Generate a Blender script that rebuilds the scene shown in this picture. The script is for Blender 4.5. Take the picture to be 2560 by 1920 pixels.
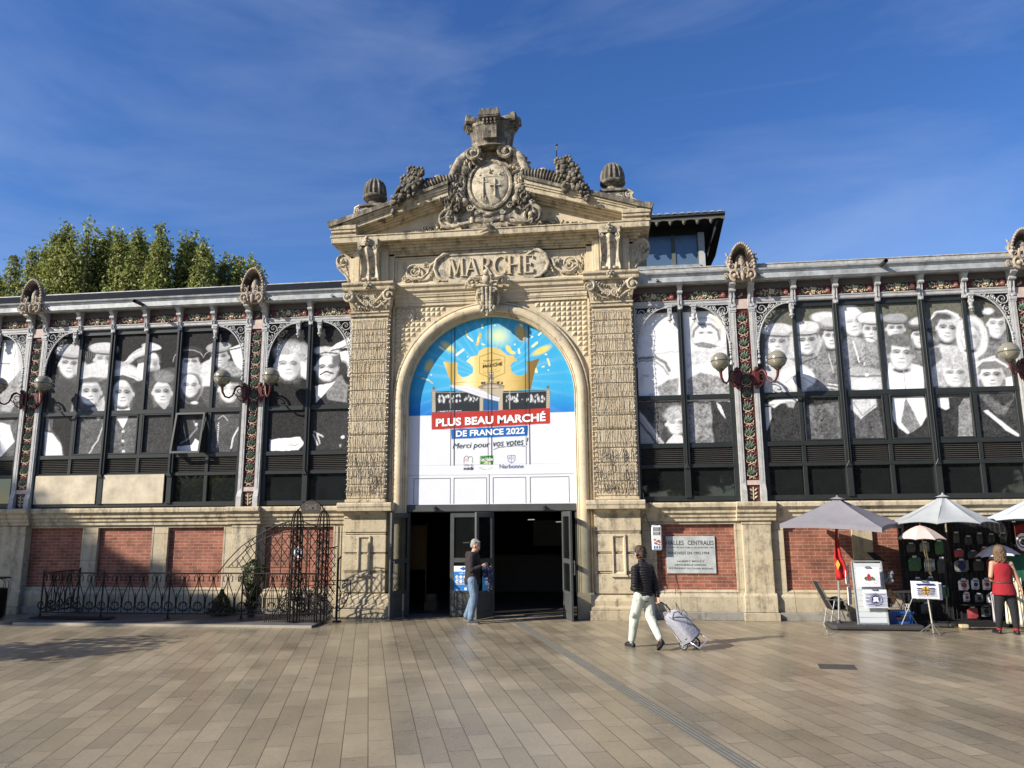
import bpy, bmesh, math, random
import numpy as np
from mathutils import Vector, Matrix, Euler
random.seed(7); np.random.seed(7)
S = bpy.context.scene
for o in list(bpy.data.objects): bpy.data.objects.remove(o)
C = S.collection
# ------------------------------------------------------------------ camera
F, PI_, YA, RO = 1886.06, .1791, .1279, .0072
CAM = np.array([2.707, -17.04, 2.1])
cam = bpy.data.cameras.new('camera'); co = bpy.data.objects.new('camera', cam); C.objects.link(co)
cam.sensor_width = 36; cam.lens = F/2560*36; cam.clip_end = 3000; cam.clip_start = .05
fw = Vector((-math.sin(YA)*math.cos(PI_), math.cos(YA)*math.cos(PI_), math.sin(PI_)))
rt = Vector((math.cos(YA), math.sin(YA), 0)); up = rt.cross(fw)
c_, s_ = math.cos(RO), math.sin(RO)
rt2 = rt*c_ - up*s_; up2 = rt*s_ + up*c_
M = Matrix((rt2, up2, -fw)).transposed().to_4x4(); M.translation = Vector(CAM); co.matrix_world = M
S.camera = co
# ------------------------------------------------------------------ world, sun, exposure
SUN = Vector((1, .62, -.66)).normalized()
elev = math.asin(-SUN.z); az = math.atan2(-SUN.x, -SUN.y)
w = bpy.data.worlds.new('World'); S.world = w; w.use_nodes = True
nt = w.node_tree; nt.nodes.clear()
def N(nt, t, **k):
    n = nt.nodes.new(t)
    for a, b in k.items():
        if a == 'inp':
            for i, v in b.items(): n.inputs[i].default_value = v
        else: setattr(n, a, b)
    return n
sky = N(nt, 'ShaderNodeTexSky', sky_type='NISHITA', sun_disc=False, sun_elevation=elev, sun_rotation=az, altitude=300, air_density=1.0, dust_density=.35, ozone_density=3.2)
hs = N(nt, 'ShaderNodeHueSaturation', inp={'Saturation': 1.24, 'Hue': .513, 'Value': 1.0})
tc = N(nt, 'ShaderNodeTexCoord'); mp = N(nt, 'ShaderNodeMapping'); mp.inputs['Scale'].default_value = (1.3, .8, 4.5); mp.inputs['Rotation'].default_value = (0, .45, .3)
nz = N(nt, 'ShaderNodeTexNoise', inp={'Scale': 1.5, 'Detail': 7, 'Roughness': .56, 'Distortion': .6})
cr = N(nt, 'ShaderNodeValToRGB'); cr.color_ramp.elements[0].position = .43; cr.color_ramp.elements[1].position = .85
cr.color_ramp.elements[1].color = (.24, .24, .24, 1)
mx = N(nt, 'ShaderNodeMixRGB'); mx.inputs[2].default_value = (5.0, 5.6, 6.6, 1)
bg = N(nt, 'ShaderNodeBackground', inp={'Strength': .097}); wo = N(nt, 'ShaderNodeOutputWorld')
L = nt.links.new
L(tc.outputs['Generated'], mp.inputs[0]); L(mp.outputs[0], nz.inputs['Vector']); L(nz.outputs[0], cr.inputs[0])
L(sky.outputs[0], hs.inputs['Color']); L(hs.outputs[0], mx.inputs[1]); L(cr.outputs[0], mx.inputs[0]); L(mx.outputs[0], bg.inputs[0]); L(bg.outputs[0], wo.inputs[0])
sl = bpy.data.lights.new('sun', 'SUN'); sl.energy = 5.0; sl.angle = math.radians(.5); sl.color = (1, .93, .82)
so = bpy.data.objects.new('sun', sl); C.objects.link(so); so.rotation_euler = SUN.to_track_quat('-Z', 'Y').to_euler(); so.location = (-20, -20, 30)
S.view_settings.view_transform = 'Standard'; S.view_settings.look = 'None'; S.view_settings.gamma = 1; S.view_settings.exposure = .74
S.cycles.max_bounces = 6; S.cycles.diffuse_bounces = 3; S.cycles.glossy_bounces = 3; S.cycles.transparent_max_bounces = 12
# ------------------------------------------------------------------ photo geometry helpers (a pixel on a known plane -> a point)
def _rot(a, x, y): c, s = math.cos(a), math.sin(a); return x*c-y*s, x*s+y*c
def ray(u, v):
    x, y = _rot(-RO, u-1280, 960-v); r, up_, f = x/F, y/F, 1.
    c, s = math.cos(PI_), math.sin(PI_); f, z = f*c-up_*s, f*s+up_*c
    c, s = math.cos(YA), math.sin(YA); return (r*c-f*s, r*s+f*c, z)
def at(u, v, y=0.):
    d = ray(u, v); t = (y-CAM[1])/d[1]; return (CAM[0]+d[0]*t, y, CAM[2]+d[2]*t)
def gnd(u, v, z=0.):
    d = ray(u, v); t = (z-CAM[2])/d[2]; return (CAM[0]+d[0]*t, CAM[1]+d[1]*t, z)
def pix(X, Yy, Z):
    X = X-CAM[0]; Yy = Yy-CAM[1]; Z = Z-CAM[2]
    c, s = math.cos(YA), math.sin(YA); r = X*c+Yy*s; f = -X*s+Yy*c
    c, s = math.cos(PI_), math.sin(PI_); f2 = f*c+Z*s; u_ = -f*s+Z*c
    x = F*r/f2; y = F*u_/f2; c, s = math.cos(RO), math.sin(RO)
    return 1280+x*c-y*s, 960-(x*s+y*c)
# ------------------------------------------------------------------ materials
MATS = {}
def col(c): return (c[0], c[1], c[2], 1)
def mat(name, c, rough=.8, metal=0, var=.12, scale=6, bump=0, bscale=40, spec=.4, coat=0, emit=None, trans=0, alpha=1, sheen=0):
    if name in MATS: return MATS[name]
    m = bpy.data.materials.new(name); m.use_nodes = True; nt = m.node_tree; b = nt.nodes['Principled BSDF']
    b.inputs['Roughness'].default_value = rough; b.inputs['Metallic'].default_value = metal; b.inputs['Specular IOR Level'].default_value = spec
    if trans: b.inputs['Transmission Weight'].default_value = trans
    if coat: b.inputs['Coat Weight'].default_value = coat
    if emit: b.inputs['Emission Color'].default_value = col(emit[0]); b.inputs['Emission Strength'].default_value = emit[1]
    g = N(nt, 'ShaderNodeNewGeometry')
    n = N(nt, 'ShaderNodeTexNoise', inp={'Scale': scale, 'Detail': 6, 'Roughness': .65})
    r = N(nt, 'ShaderNodeValToRGB'); r.color_ramp.elements[0].position = .3; r.color_ramp.elements[1].position = .7
    r.color_ramp.elements[0].color = col([x*(1-var) for x in c]); r.color_ramp.elements[1].color = col([min(1, x*(1+var)) for x in c])
    nt.links.new(g.outputs['Position'], n.inputs['Vector']); nt.links.new(n.outputs[0], r.inputs[0]); nt.links.new(r.outputs[0], b.inputs['Base Color'])
    if bump:
        n2 = N(nt, 'ShaderNodeTexNoise', inp={'Scale': bscale, 'Detail': 4}); bp = N(nt, 'ShaderNodeBump', inp={'Strength': bump, 'Distance': .02})
        nt.links.new(g.outputs['Position'], n2.inputs['Vector']); nt.links.new(n2.outputs[0], bp.inputs['Height']); nt.links.new(bp.outputs[0], b.inputs['Normal'])
    MATS[name] = m; return m
def stone_mat(name, base, dark, amount=.5, streak=True, courses=0, bumpy=.35, zone=None):
    """limestone: warm mottling, grey-black weathering in patches and vertical run marks, optional course joints"""
    m = bpy.data.materials.new(name); m.use_nodes = True; nt = m.node_tree; b = nt.nodes['Principled BSDF']; lk = nt.links.new
    b.inputs['Roughness'].default_value = .9; b.inputs['Specular IOR Level'].default_value = .2
    g = N(nt, 'ShaderNodeNewGeometry')
    n1 = N(nt, 'ShaderNodeTexNoise', inp={'Scale': 2.2, 'Detail': 8, 'Roughness': .7}); lk(g.outputs['Position'], n1.inputs['Vector'])
    r1 = N(nt, 'ShaderNodeValToRGB'); e = r1.color_ramp.elements; e[0].position = .28; e[1].position = .72
    e[0].color = col([base[0]*.80, base[1]*.76, base[2]*.70]); e[1].color = col([base[0]*1.12, base[1]*1.13, base[2]*1.16]); lk(n1.outputs[0], r1.inputs[0])
    # patches of orange lichen / ochre
    n4 = N(nt, 'ShaderNodeTexNoise', inp={'Scale': 1.1, 'Detail': 5, 'Roughness': .6}); lk(g.outputs['Position'], n4.inputs['Vector'])
    r4 = N(nt, 'ShaderNodeValToRGB'); r4.color_ramp.elements[0].position = .52; r4.color_ramp.elements[1].position = .68; r4.color_ramp.elements[1].color = (.55, .55, .55, 1); lk(n4.outputs[0], r4.inputs[0])
    m4 = N(nt, 'ShaderNodeMixRGB'); m4.inputs[2].default_value = col([base[0]*.97, base[1]*.88, base[2]*.74]); lk(r4.outputs[0], m4.inputs[0]); lk(r1.outputs[0], m4.inputs[1])
    # run marks
    mp = N(nt, 'ShaderNodeMapping'); mp.inputs['Scale'].default_value = (7, 7, .55); lk(g.outputs['Position'], mp.inputs[0])
    n2 = N(nt, 'ShaderNodeTexNoise', inp={'Scale': 1.0, 'Detail': 6, 'Roughness': .7}); lk(mp.outputs[0], n2.inputs['Vector'])
    n3 = N(nt, 'ShaderNodeTexNoise', inp={'Scale': 5.0, 'Detail': 9, 'Roughness': .75}); lk(g.outputs['Position'], n3.inputs['Vector'])
    ad = N(nt, 'ShaderNodeMath', operation='ADD'); lk((n2 if streak else n3).outputs[0], ad.inputs[0]); lk(n3.outputs[0], ad.inputs[1])
    r2 = N(nt, 'ShaderNodeValToRGB'); e = r2.color_ramp.elements; k = .585-.20*amount; e[0].position = k; e[1].position = k+.15
    e[0].color = (0, 0, 0, 1); e[1].color = (.9, .9, .9, 1)
    hf = N(nt, 'ShaderNodeMath', operation='MULTIPLY', inp={1: .5}); lk(ad.outputs[0], hf.inputs[0]); lk(hf.outputs[0], r2.inputs[0])
    mxx = N(nt, 'ShaderNodeMixRGB'); lk(r2.outputs[0], mxx.inputs[0]); lk(m4.outputs[0], mxx.inputs[1]); mxx.inputs[2].default_value = col(dark)
    out = mxx.outputs[0]; hgt = n3.outputs[0]
    sz = N(nt, 'ShaderNodeSeparateXYZ'); lk(g.outputs['Position'], sz.inputs[0]); mz = N(nt, 'ShaderNodeMapRange', inp={1: .0, 2: .55, 3: .62, 4: 0}); lk(sz.outputs[2], mz.inputs[0]); mn = N(nt, 'ShaderNodeMath', operation='MULTIPLY'); lk(mz.outputs[0], mn.inputs[0]); lk(n3.outputs[0], mn.inputs[1]); mg = N(nt, 'ShaderNodeMixRGB'); mg.inputs[2].default_value = (.13, .115, .09, 1); lk(mn.outputs[0], mg.inputs[0]); lk(out, mg.inputs[1]); out = mg.outputs[0]
    if courses:
        sx = N(nt, 'ShaderNodeSeparateXYZ'); lk(g.outputs['Position'], sx.inputs[0]); cx = N(nt, 'ShaderNodeCombineXYZ'); lk(sx.outputs[0], cx.inputs[0]); lk(sx.outputs[2], cx.inputs[1])
        bt = N(nt, 'ShaderNodeTexBrick', inp={'Scale': 1.0, 'Mortar Size': .006, 'Brick Width': courses*1.9, 'Row Height': courses, 'Mortar Smooth': .3, 'Color1': (1, 1, 1, 1), 'Color2': (.86, .84, .82, 1), 'Mortar': (.45, .4, .36, 1)})
        lk(cx.outputs[0], bt.inputs['Vector']); mu = N(nt, 'ShaderNodeMixRGB', blend_type='MULTIPLY', inp={0: 1}); lk(out, mu.inputs[1]); lk(bt.outputs[0], mu.inputs[2]); out = mu.outputs[0]
    lk(out, b.inputs['Base Color'])
    bp = N(nt, 'ShaderNodeBump', inp={'Strength': bumpy, 'Distance': .03}); n5 = N(nt, 'ShaderNodeTexNoise', inp={'Scale': 28, 'Detail': 6, 'Roughness': .7}); lk(g.outputs['Position'], n5.inputs['Vector'])
    a2 = N(nt, 'ShaderNodeMath', operation='ADD'); lk(n5.outputs[0], a2.inputs[0]); lk(n3.outputs[0], a2.inputs[1]); lk(a2.outputs[0], bp.inputs['Height']); lk(bp.outputs[0], b.inputs['Normal'])
    MATS[name] = m; return m
STONE = stone_mat('limestone', (.55, .475, .335), (.14, .115, .08), .30)
STONEC = stone_mat('limestone_courses', (.56, .48, .34), (.14, .115, .08), .25, courses=.41)
LEDGE = stone_mat('weathered_ledge_stone', (.50, .43, .30), (.10, .088, .07), .50)
TOPST = stone_mat('blackened_stone', (.40, .355, .27), (.075, .068, .058), 1.08, bumpy=.6)
CART = stone_mat('sooty_carved_stone', (.50, .44, .33), (.09, .08, .068), .82, streak=False, bumpy=.7)
ORN = stone_mat('carved_stone', (.52, .46, .345), (.11, .098, .08), .55, streak=False, bumpy=.5)
TERRA = stone_mat('glazed_terracotta', (.40, .345, .275), (.10, .07, .05), .5, streak=False)
PLINTH = stone_mat('grey_plinth_stone', (.30, .29, .26), (.08, .08, .07), .4)
BASEST = stone_mat('lower_wall_stone', (.49, .43, .31), (.16, .13, .09), .42, courses=.62)
def brick_mat():
    m = bpy.data.materials.new('red_brick'); m.use_nodes = True; nt = m.node_tree; b = nt.nodes['Principled BSDF']; lk = nt.links.new; b.inputs['Roughness'].default_value = .9
    g = N(nt, 'ShaderNodeNewGeometry'); sx = N(nt, 'ShaderNodeSeparateXYZ'); lk(g.outputs['Position'], sx.inputs[0]); cx = N(nt, 'ShaderNodeCombineXYZ'); lk(sx.outputs[0], cx.inputs[0]); lk(sx.outputs[2], cx.inputs[1])
    nw = N(nt, 'ShaderNodeTexNoise', inp={'Scale': 9, 'Detail': 2}); lk(g.outputs['Position'], nw.inputs['Vector'])
    vm = N(nt, 'ShaderNodeVectorMath', operation='MULTIPLY_ADD'); vm.inputs[1].default_value = (.008, .008, 0); lk(nw.outputs[1], vm.inputs[0]); lk(cx.outputs[0], vm.inputs[2])
    bt = N(nt, 'ShaderNodeTexBrick', inp={'Scale': 1.0, 'Mortar Size': .006, 'Brick Width': .245, 'Row Height': .074, 'Mortar Smooth': .25, 'Bias': -.1, 'Color1': (.31, .112, .068, 1), 'Color2': (.20, .070, .046, 1), 'Mortar': (.38, .25, .18, 1)})
    lk(vm.outputs[0], bt.inputs['Vector'])
    n = N(nt, 'ShaderNodeTexNoise', inp={'Scale': 3, 'Detail': 7, 'Roughness': .7}); lk(g.outputs['Position'], n.inputs['Vector'])
    r = N(nt, 'ShaderNodeValToRGB'); r.color_ramp.elements[0].position = .3; r.color_ramp.elements[0].color = (.5, .48, .48, 1); r.color_ramp.elements[1].position = .7; r.color_ramp.elements[1].color = (1.25, 1.22, 1.2, 1); lk(n.outputs[0], r.inputs[0])
    mu = N(nt, 'ShaderNodeMixRGB', blend_type='MULTIPLY', inp={0: 1}); lk(bt.outputs[0], mu.inputs[1]); lk(r.outputs[0], mu.inputs[2]); lk(mu.outputs[0], b.inputs['Base Color'])
    bp = N(nt, 'ShaderNodeBump', inp={'Strength': .6, 'Distance': .012}, invert=True); lk(bt.outputs['Fac'], bp.inputs['Height']); lk(bp.outputs[0], b.inputs['Normal'])
    return m
BRICK = brick_mat()
def paving_mat():
    m = bpy.data.materials.new('stone_paving'); m.use_nodes = True; nt = m.node_tree; b = nt.nodes['Principled BSDF']; lk = nt.links.new
    g = N(nt, 'ShaderNodeNewGeometry'); mp = N(nt, 'ShaderNodeMapping'); mp.inputs['Rotation'].default_value = (0, 0, math.radians(-108)); lk(g.outputs['Position'], mp.inputs[0])
    bt = N(nt, 'ShaderNodeTexBrick', offset=.37, inp={'Scale': 1.0, 'Mortar Size': .0042, 'Brick Width': .80, 'Row Height': .24, 'Mortar Smooth': .2, 'Bias': 0, 'Color1': (.222, .190, .134, 1), 'Color2': (.312, .266, .192, 1), 'Mortar': (.065, .055, .042, 1)})
    lk(mp.outputs[0], bt.inputs['Vector'])
    bt2 = N(nt, 'ShaderNodeTexBrick', offset=.37, inp={'Scale': 1.0, 'Mortar Size': 0, 'Brick Width': 2.40, 'Row Height': .48, 'Color1': (.86, .86, .88, 1), 'Color2': (1.1, 1.07, 1.02, 1), 'Mortar': (1, 1, 1, 1)})
    lk(mp.outputs[0], bt2.inputs['Vector'])
    n = N(nt, 'ShaderNodeTexNoise', inp={'Scale': .55, 'Detail': 8, 'Roughness': .65}); lk(g.outputs['Position'], n.inputs['Vector'])
    r = N(nt, 'ShaderNodeValToRGB'); r.color_ramp.elements[0].position = .3; r.color_ramp.elements[0].color = (.66, .67, .68, 1); r.color_ramp.elements[1].position = .7; r.color_ramp.elements[1].color = (1.2, 1.18, 1.14, 1); lk(n.outputs[0], r.inputs[0])
    mu = N(nt, 'ShaderNodeMixRGB', blend_type='MULTIPLY', inp={0: 1}); lk(bt.outputs[0], mu.inputs[1]); lk(r.outputs[0], mu.inputs[2])
    mu2 = N(nt, 'ShaderNodeMixRGB', blend_type='MULTIPLY', inp={0: .8}); lk(mu.outputs[0], mu2.inputs[1]); lk(bt2.outputs[0], mu2.inputs[2])
    # gum spots and stains
    vo = N(nt, 'ShaderNodeTexVoronoi', inp={'Scale': 1.3}); lk(g.outputs['Position'], vo.inputs['Vector'])
    rv = N(nt, 'ShaderNodeValToRGB'); rv.color_ramp.elements[0].position = .025; rv.color_ramp.elements[0].color = (.45, .43, .4, 1); rv.color_ramp.elements[1].position = .045; lk(vo.outputs['Distance'], rv.inputs[0])
    mu3 = N(nt, 'ShaderNodeMixRGB', blend_type='MULTIPLY', inp={0: .8}); lk(mu2.outputs[0], mu3.inputs[1]); lk(rv.outputs[0], mu3.inputs[2]); 
    ns = N(nt, 'ShaderNodeTexNoise', inp={'Scale': 22, 'Detail': 6, 'Roughness': .8}); lk(g.outputs['Position'], ns.inputs['Vector'])
    rs = N(nt, 'ShaderNodeValToRGB'); rs.color_ramp.elements[0].position = .3; rs.color_ramp.elements[0].color = (.8, .8, .8, 1); rs.color_ramp.elements[1].position = .7; rs.color_ramp.elements[1].color = (1.12, 1.12, 1.12, 1); lk(ns.outputs[0], rs.inputs[0])
    mu4 = N(nt, 'ShaderNodeMixRGB', blend_type='MULTIPLY', inp={0: 1}); lk(mu3.outputs[0], mu4.inputs[1]); lk(rs.outputs[0], mu4.inputs[2]); lk(mu4.outputs[0], b.inputs['Base Color'])
    rr = N(nt, 'ShaderNodeMapRange', inp={1: .3, 2: .7, 3: .22, 4: .42}); lk(n.outputs[0], rr.inputs[0]); lk(rr.outputs[0], b.inputs['Roughness']); b.inputs['Specular IOR Level'].default_value = .5
    bp = N(nt, 'ShaderNodeBump', inp={'Strength': .5, 'Distance': .006}, invert=True); lk(bt.outputs['Fac'], bp.inputs['Height'])
    bp2 = N(nt, 'ShaderNodeBump', inp={'Strength': .12, 'Distance': .01}); lk(ns.outputs[0], bp2.inputs['Height']); lk(bp.outputs[0], bp2.inputs['Normal']); lk(bp2.outputs[0], b.inputs['Normal'])
    return m
PAVE = paving_mat()
FRAME = mat('dark_window_metal', (.022, .025, .024), .4, .0, .15, 3, spec=.35)
POST = mat('grey_painted_iron', (.37, .365, .35), .55, 0, .22, 8, .15, 60)
LACE = mat('silver_painted_iron', (.38, .38, .375), .5, 0, .3, 20)
ZINC = mat('zinc_gutter', (.34, .355, .355), .5, .1, .4, 5, .1, 20)
SLATE = mat('roof_slate', (.011, .012, .014), .95, 0, .3, 4, .4, 14, spec=.1)
LOUV = mat('louvre_metal', (.055, .052, .047), .6, 0, .15, 9)
REDG = mat('oxblood_glaze', (.085, .022, .018), .5, 0, .35, 14)
GRNG = mat('green_glaze', (.08, .125, .085), .5, 0, .6, 30)
CRMG = mat('cream_glaze', (.50, .43, .29), .5, 0, .25, 30)
BERRY = mat('red_glaze', (.22, .045, .04), .4, 0, .3, 30)
PINKG = mat('salmon_glaze', (.50, .21, .15), .45, 0, .25, 20)
def glass_mat(name, tint, rough=.03):
    m = bpy.data.materials.new(name); m.use_nodes = True; nt = m.node_tree; b = nt.nodes['Principled BSDF']
    b.inputs['Base Color'].default_value = col(tint); b.inputs['Roughness'].default_value = rough; b.inputs['IOR'].default_value = 1.6; b.inputs['Specular IOR Level'].default_value = .75
    g = N(nt, 'ShaderNodeNewGeometry'); n = N(nt, 'ShaderNodeTexNoise', inp={'Scale': 1.3, 'Detail': 2}); bp = N(nt, 'ShaderNodeBump', inp={'Strength': .035, 'Distance': .1})
    nt.links.new(g.outputs['Position'], n.inputs['Vector']); nt.links.new(n.outputs[0], bp.inputs['Height']); nt.links.new(bp.outputs[0], b.inputs['Normal']); MATS[name] = m; return m
GLASS = glass_mat('dark_window_glass', (.012, .014, .014))
GLASSB = glass_mat('blue_tinted_glass', (.075, .125, .19), .25)
def attr_mat(name, rough=.6, spec=.3, speck=0):
    m = bpy.data.materials.new(name); m.use_nodes = True; nt = m.node_tree; b = nt.nodes['Principled BSDF']; b.inputs['Roughness'].default_value = rough; b.inputs['Specular IOR Level'].default_value = spec
    a = N(nt, 'ShaderNodeAttribute', attribute_name='paint'); nt.links.new(a.outputs['Color'], b.inputs['Base Color']); MATS[name] = m; return m
PRINT = attr_mat('printed_film', .55, .08)
# ------------------------------------------------------------------ object helpers
ORG = {}
def tag(o, label=None, cat=None, group=None, kind=None):
    if label: o['label'] = label
    if cat: o['category'] = cat
    if group: o['group'] = group
    if kind: o['kind'] = kind
    return o
def thing(name, label, cat, loc=(0, 0, 0), group=None, kind=None):
    o = bpy.data.objects.new(name, None); C.objects.link(o); o.location = loc; o.empty_display_size = .2; ORG[o.name] = Vector(loc); return tag(o, label, cat, group, kind)
def _ico(n=1):
    bm = bmesh.new(); bmesh.ops.create_icosphere(bm, subdivisions=n, radius=1); v = [tuple(x.co) for x in bm.verts]; f = [tuple(y.index for y in x.verts) for x in bm.faces]; bm.free(); return v, f
ICO = {1: _ico(1), 2: _ico(2), 3: _ico(3)}
class MB:
    def __init__(s): s.v = []; s.f = []; s.m = []; s.cur = 0
    def add(s, vs, fs):
        o = len(s.v); s.v += [tuple(p) for p in vs]; s.f += [tuple(i+o for i in f) for f in fs]; s.m += [s.cur]*len(fs); return s
    def mt(s, k): s.cur = k; return s
    def box(s, x0, x1, y0, y1, z0, z1):
        v = [(x, y, z) for z in (z0, z1) for y in (y0, y1) for x in (x0, x1)]
        return s.add(v, [(0, 2, 3, 1), (4, 5, 7, 6), (0, 1, 5, 4), (2, 6, 7, 3), (0, 4, 6, 2), (1, 3, 7, 5)])
    def prism(s, pts, y0, y1):           # polygon in x,z extruded along y
        n = len(pts); v = [(x, y0, z) for x, z in pts]+[(x, y1, z) for x, z in pts]
        return s.add(v, [tuple(range(n)), tuple(range(2*n-1, n-1, -1))]+[(i, (i+1) % n, (i+1) % n+n, i+n) for i in range(n)])
    def xprism(s, prof, x0, x1):         # profile in y,z extruded along x
        n = len(prof); v = [(x0, y, z) for y, z in prof]+[(x1, y, z) for y, z in prof]
        return s.add(v, [tuple(range(n)), tuple(range(2*n-1, n-1, -1))]+[(i, (i+1) % n, (i+1) % n+n, i+n) for i in range(n)])
    def zprism(s, pts, z0, z1):
        n = len(pts); v = [(x, y, z0) for x, y in pts]+[(x, y, z1) for x, y in pts]
        return s.add(v, [tuple(range(n)), tuple(range(2*n-1, n-1, -1))]+[(i, (i+1) % n, (i+1) % n+n, i+n) for i in range(n)])
    def sweep(s, prof, path, nrm, closed=False):   # prof [(n,y)], path [(x,z)], nrm [(nx,nz)]
        k = len(prof); v = []; f = []
        for (x, z), (a, b) in zip(path, nrm): v += [(x+a*p, y, z+b*p) for p, y in prof]
        m = len(path)
        for j in range(m-1):
            for i in range(k): f.append((j*k+i, j*k+(i+1) % k, (j+1)*k+(i+1) % k, (j+1)*k+i))
        f += [tuple(range(k)), tuple(range((m-1)*k, m*k))]
        return s.add(v, f)
    def tube(s, path, r, n=6, caps=True, closed=False):
        P = [Vector(p) for p in path]; m = len(P); R = r if isinstance(r, (list, tuple)) else [r]*m; v = []; f = []; a = None
        for i, p in enumerate(P):
            if closed: t = P[(i+1) % m]-P[i-1]
            else: t = P[min(i+1, m-1)]-P[max(i-1, 0)]
            if t.length < 1e-9: t = Vector((0, 0, 1))
            t.normalize()
            if a is None: a = Vector((0, 0, 1)).cross(t) if abs(t.z) < .9 else Vector((0, 1, 0)).cross(t)
            a = (a-t*a.dot(t)); a = a.normalized() if a.length > 1e-6 else t.orthogonal().normalized(); b = t.cross(a)
            for k in range(n):
                q = 2*math.pi*k/n; v.append(p+(a*math.cos(q)+b*math.sin(q))*R[i])
        for j in range(m-1 if not closed else m):
            for i in range(n):
                j2 = (j+1) % m; f.append((j*n+i, j*n+(i+1) % n, j2*n+(i+1) % n, j2*n+i))
        if caps and not closed: f += [tuple(range(n))[::-1], tuple(range((m-1)*n, m*n))]
        return s.add(v, f)
    def cap(s, a, b, ra, rb, n=10):       # rounded tapered limb
        a = Vector(a); b = Vector(b); d = b-a
        s.tube([a+d*t for t in (0, .25, .5, .75, 1)], [ra+(rb-ra)*t for t in (0, .25, .5, .75, 1)], n); s.ball(a, ra, 2); s.ball(b, rb, 2); return s
    def ball(s, c, r, n=1, rot=None):
        if not isinstance(r, (tuple, list)): r = (r, r, r)
        vs, fs = ICO[n]; o = []
        for p in vs:
            q = Vector((p[0]*r[0], p[1]*r[1], p[2]*r[2]))
            if rot is not None: q.rotate(rot)
            o.append(q+Vector(c))
        return s.add(o, fs)
    def lathe(s, prof, cx, cy, n=16, flute=0, nf=0):
        v = []; f = []; m = len(prof)
        for r, z in prof:
            for k in range(n):
                a = 2*math.pi*k/n; rr = r*(1+flute*math.cos(a*nf)) if nf else r; v.append((cx+rr*math.cos(a), cy+rr*math.sin(a), z))
        for j in range(m-1):
            for i in range(n): f.append((j*n+i, j*n+(i+1) % n, (j+1)*n+(i+1) % n, (j+1)*n+i))
        f += [tuple(range(n))[::-1], tuple(range((m-1)*n, m*n))]
        return s.add(v, f)
    def spiral(s, c, y, r0, turns, a0, th, d=1, n=26, r1=.12, tip=.6, dy=0):
        pts = []; rad = []
        for i in range(n+1):
            t = i/n; a = a0+d*2*math.pi*turns*t; r = r0*(1-t)**.9+r0*r1; pts.append((c[0]+r*math.cos(a), y-dy*t, c[1]+r*math.sin(a))); rad.append(th*(1-tip*t)+.0)
        s.tube(pts, rad, 6); s.ball((c[0], y-dy, c[1]), th*1.1, 1); return s
    def leaf(s, c, ang, ln, wd, y, t=.02):
        ca, sa = math.cos(ang), math.sin(ang); P = lambda a, b, yy: (c[0]+a*ca-b*sa, yy, c[1]+a*sa+b*ca)
        v = [P(0, 0, y), P(ln*.45, wd, y+t*.3), P(ln, 0, y+t*.2), P(ln*.45, -wd, y+t*.3), P(ln*.5, 0, y-t)]
        return s.add(v, [(0, 1, 4), (1, 2, 4), (2, 3, 4), (3, 0, 4), (0, 3, 2, 1)])
    def xf(s, M, start=0):
        for i in range(start, len(s.v)): s.v[i] = tuple(M @ Vector(s.v[i]))
        return s
    def build(s, name, m, parent=None, smooth=None, bevel=0, origin=None, bm_fix=True):
        me = bpy.data.meshes.new(name); o = Vector((0, 0, 0))
        if parent is not None: o = ORG[parent.name]
        elif origin is not None: o = Vector(origin)
        V = np.array(s.v, float).reshape(-1, 3)-np.array(o); me.from_pydata(V.tolist(), [], s.f)
        ms = m if isinstance(m, (list, tuple)) else [m]
        for q in ms: me.materials.append(q)
        if len(ms) > 1: me.polygons.foreach_set('material_index', s.m)
        if bm_fix:
            b = bmesh.new(); b.from_mesh(me); bmesh.ops.recalc_face_normals(b, faces=b.faces); b.to_mesh(me); b.free()
        if smooth is not None:
            me.polygons.foreach_set('use_smooth', [True]*len(me.polygons))
            if smooth < 180: me.set_sharp_from_angle(angle=math.radians(smooth))
        me.update(); ob = bpy.data.objects.new(name, me); C.objects.link(ob)
        if parent is not None: ob.parent = parent; ORG[ob.name] = ORG[parent.name].copy()
        else: ob.location = o; ORG[ob.name] = o
        if bevel:
            bv = ob.modifiers.new('bevel', 'BEVEL'); bv.width = bevel; bv.segments = 1; bv.limit_method = 'ANGLE'
        return ob
def copy_tree(o, parent=None):
    c = o.copy(); C.objects.link(c); ORG[c.name] = ORG[o.name].copy()
    if parent is not None: c.parent = parent
    for ch in list(o.children): copy_tree(ch, c)
    return c
TXT = {}
def text_mesh(body, size=1., bold=0., shear=0., align='CENTER', space=1.):
    cu = bpy.data.curves.new('t', 'FONT'); cu.body = body; cu.size = size; cu.offset = bold; cu.shear = shear; cu.align_x = align; cu.space_character = space; cu.resolution_u = 3
    ob = bpy.data.objects.new('t', cu); C.objects.link(ob); dg = bpy.context.evaluated_depsgraph_get(); me = bpy.data.meshes.new_from_object(ob.evaluated_get(dg))
    v = [tuple(x.co) for x in me.vertices]; f = [tuple(p.vertices) for p in me.polygons]; bpy.data.objects.remove(ob); bpy.data.meshes.remove(me); return v, f
def put_text(mb, body, x, z, y, width=None, height=None, bold=0., shear=0., slope=0., align='CENTER', size=1., thick=0):
    v, f = text_mesh(body, 1., bold, shear, 'CENTER')
    xs = [p[0] for p in v]; ys = [p[1] for p in v]; w0 = max(xs)-min(xs); h0 = max(ys)-min(ys); cx = (max(xs)+min(xs))/2; cy = min(ys)
    sx = width/w0 if width else size; sy = height/h0 if height else sx
    q = [(x+(a-cx)*sx, y, z+(b-cy)*sy+slope*(a-cx)*sx) for a, b, _ in v]
    mb.add(q, f); return mb
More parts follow.
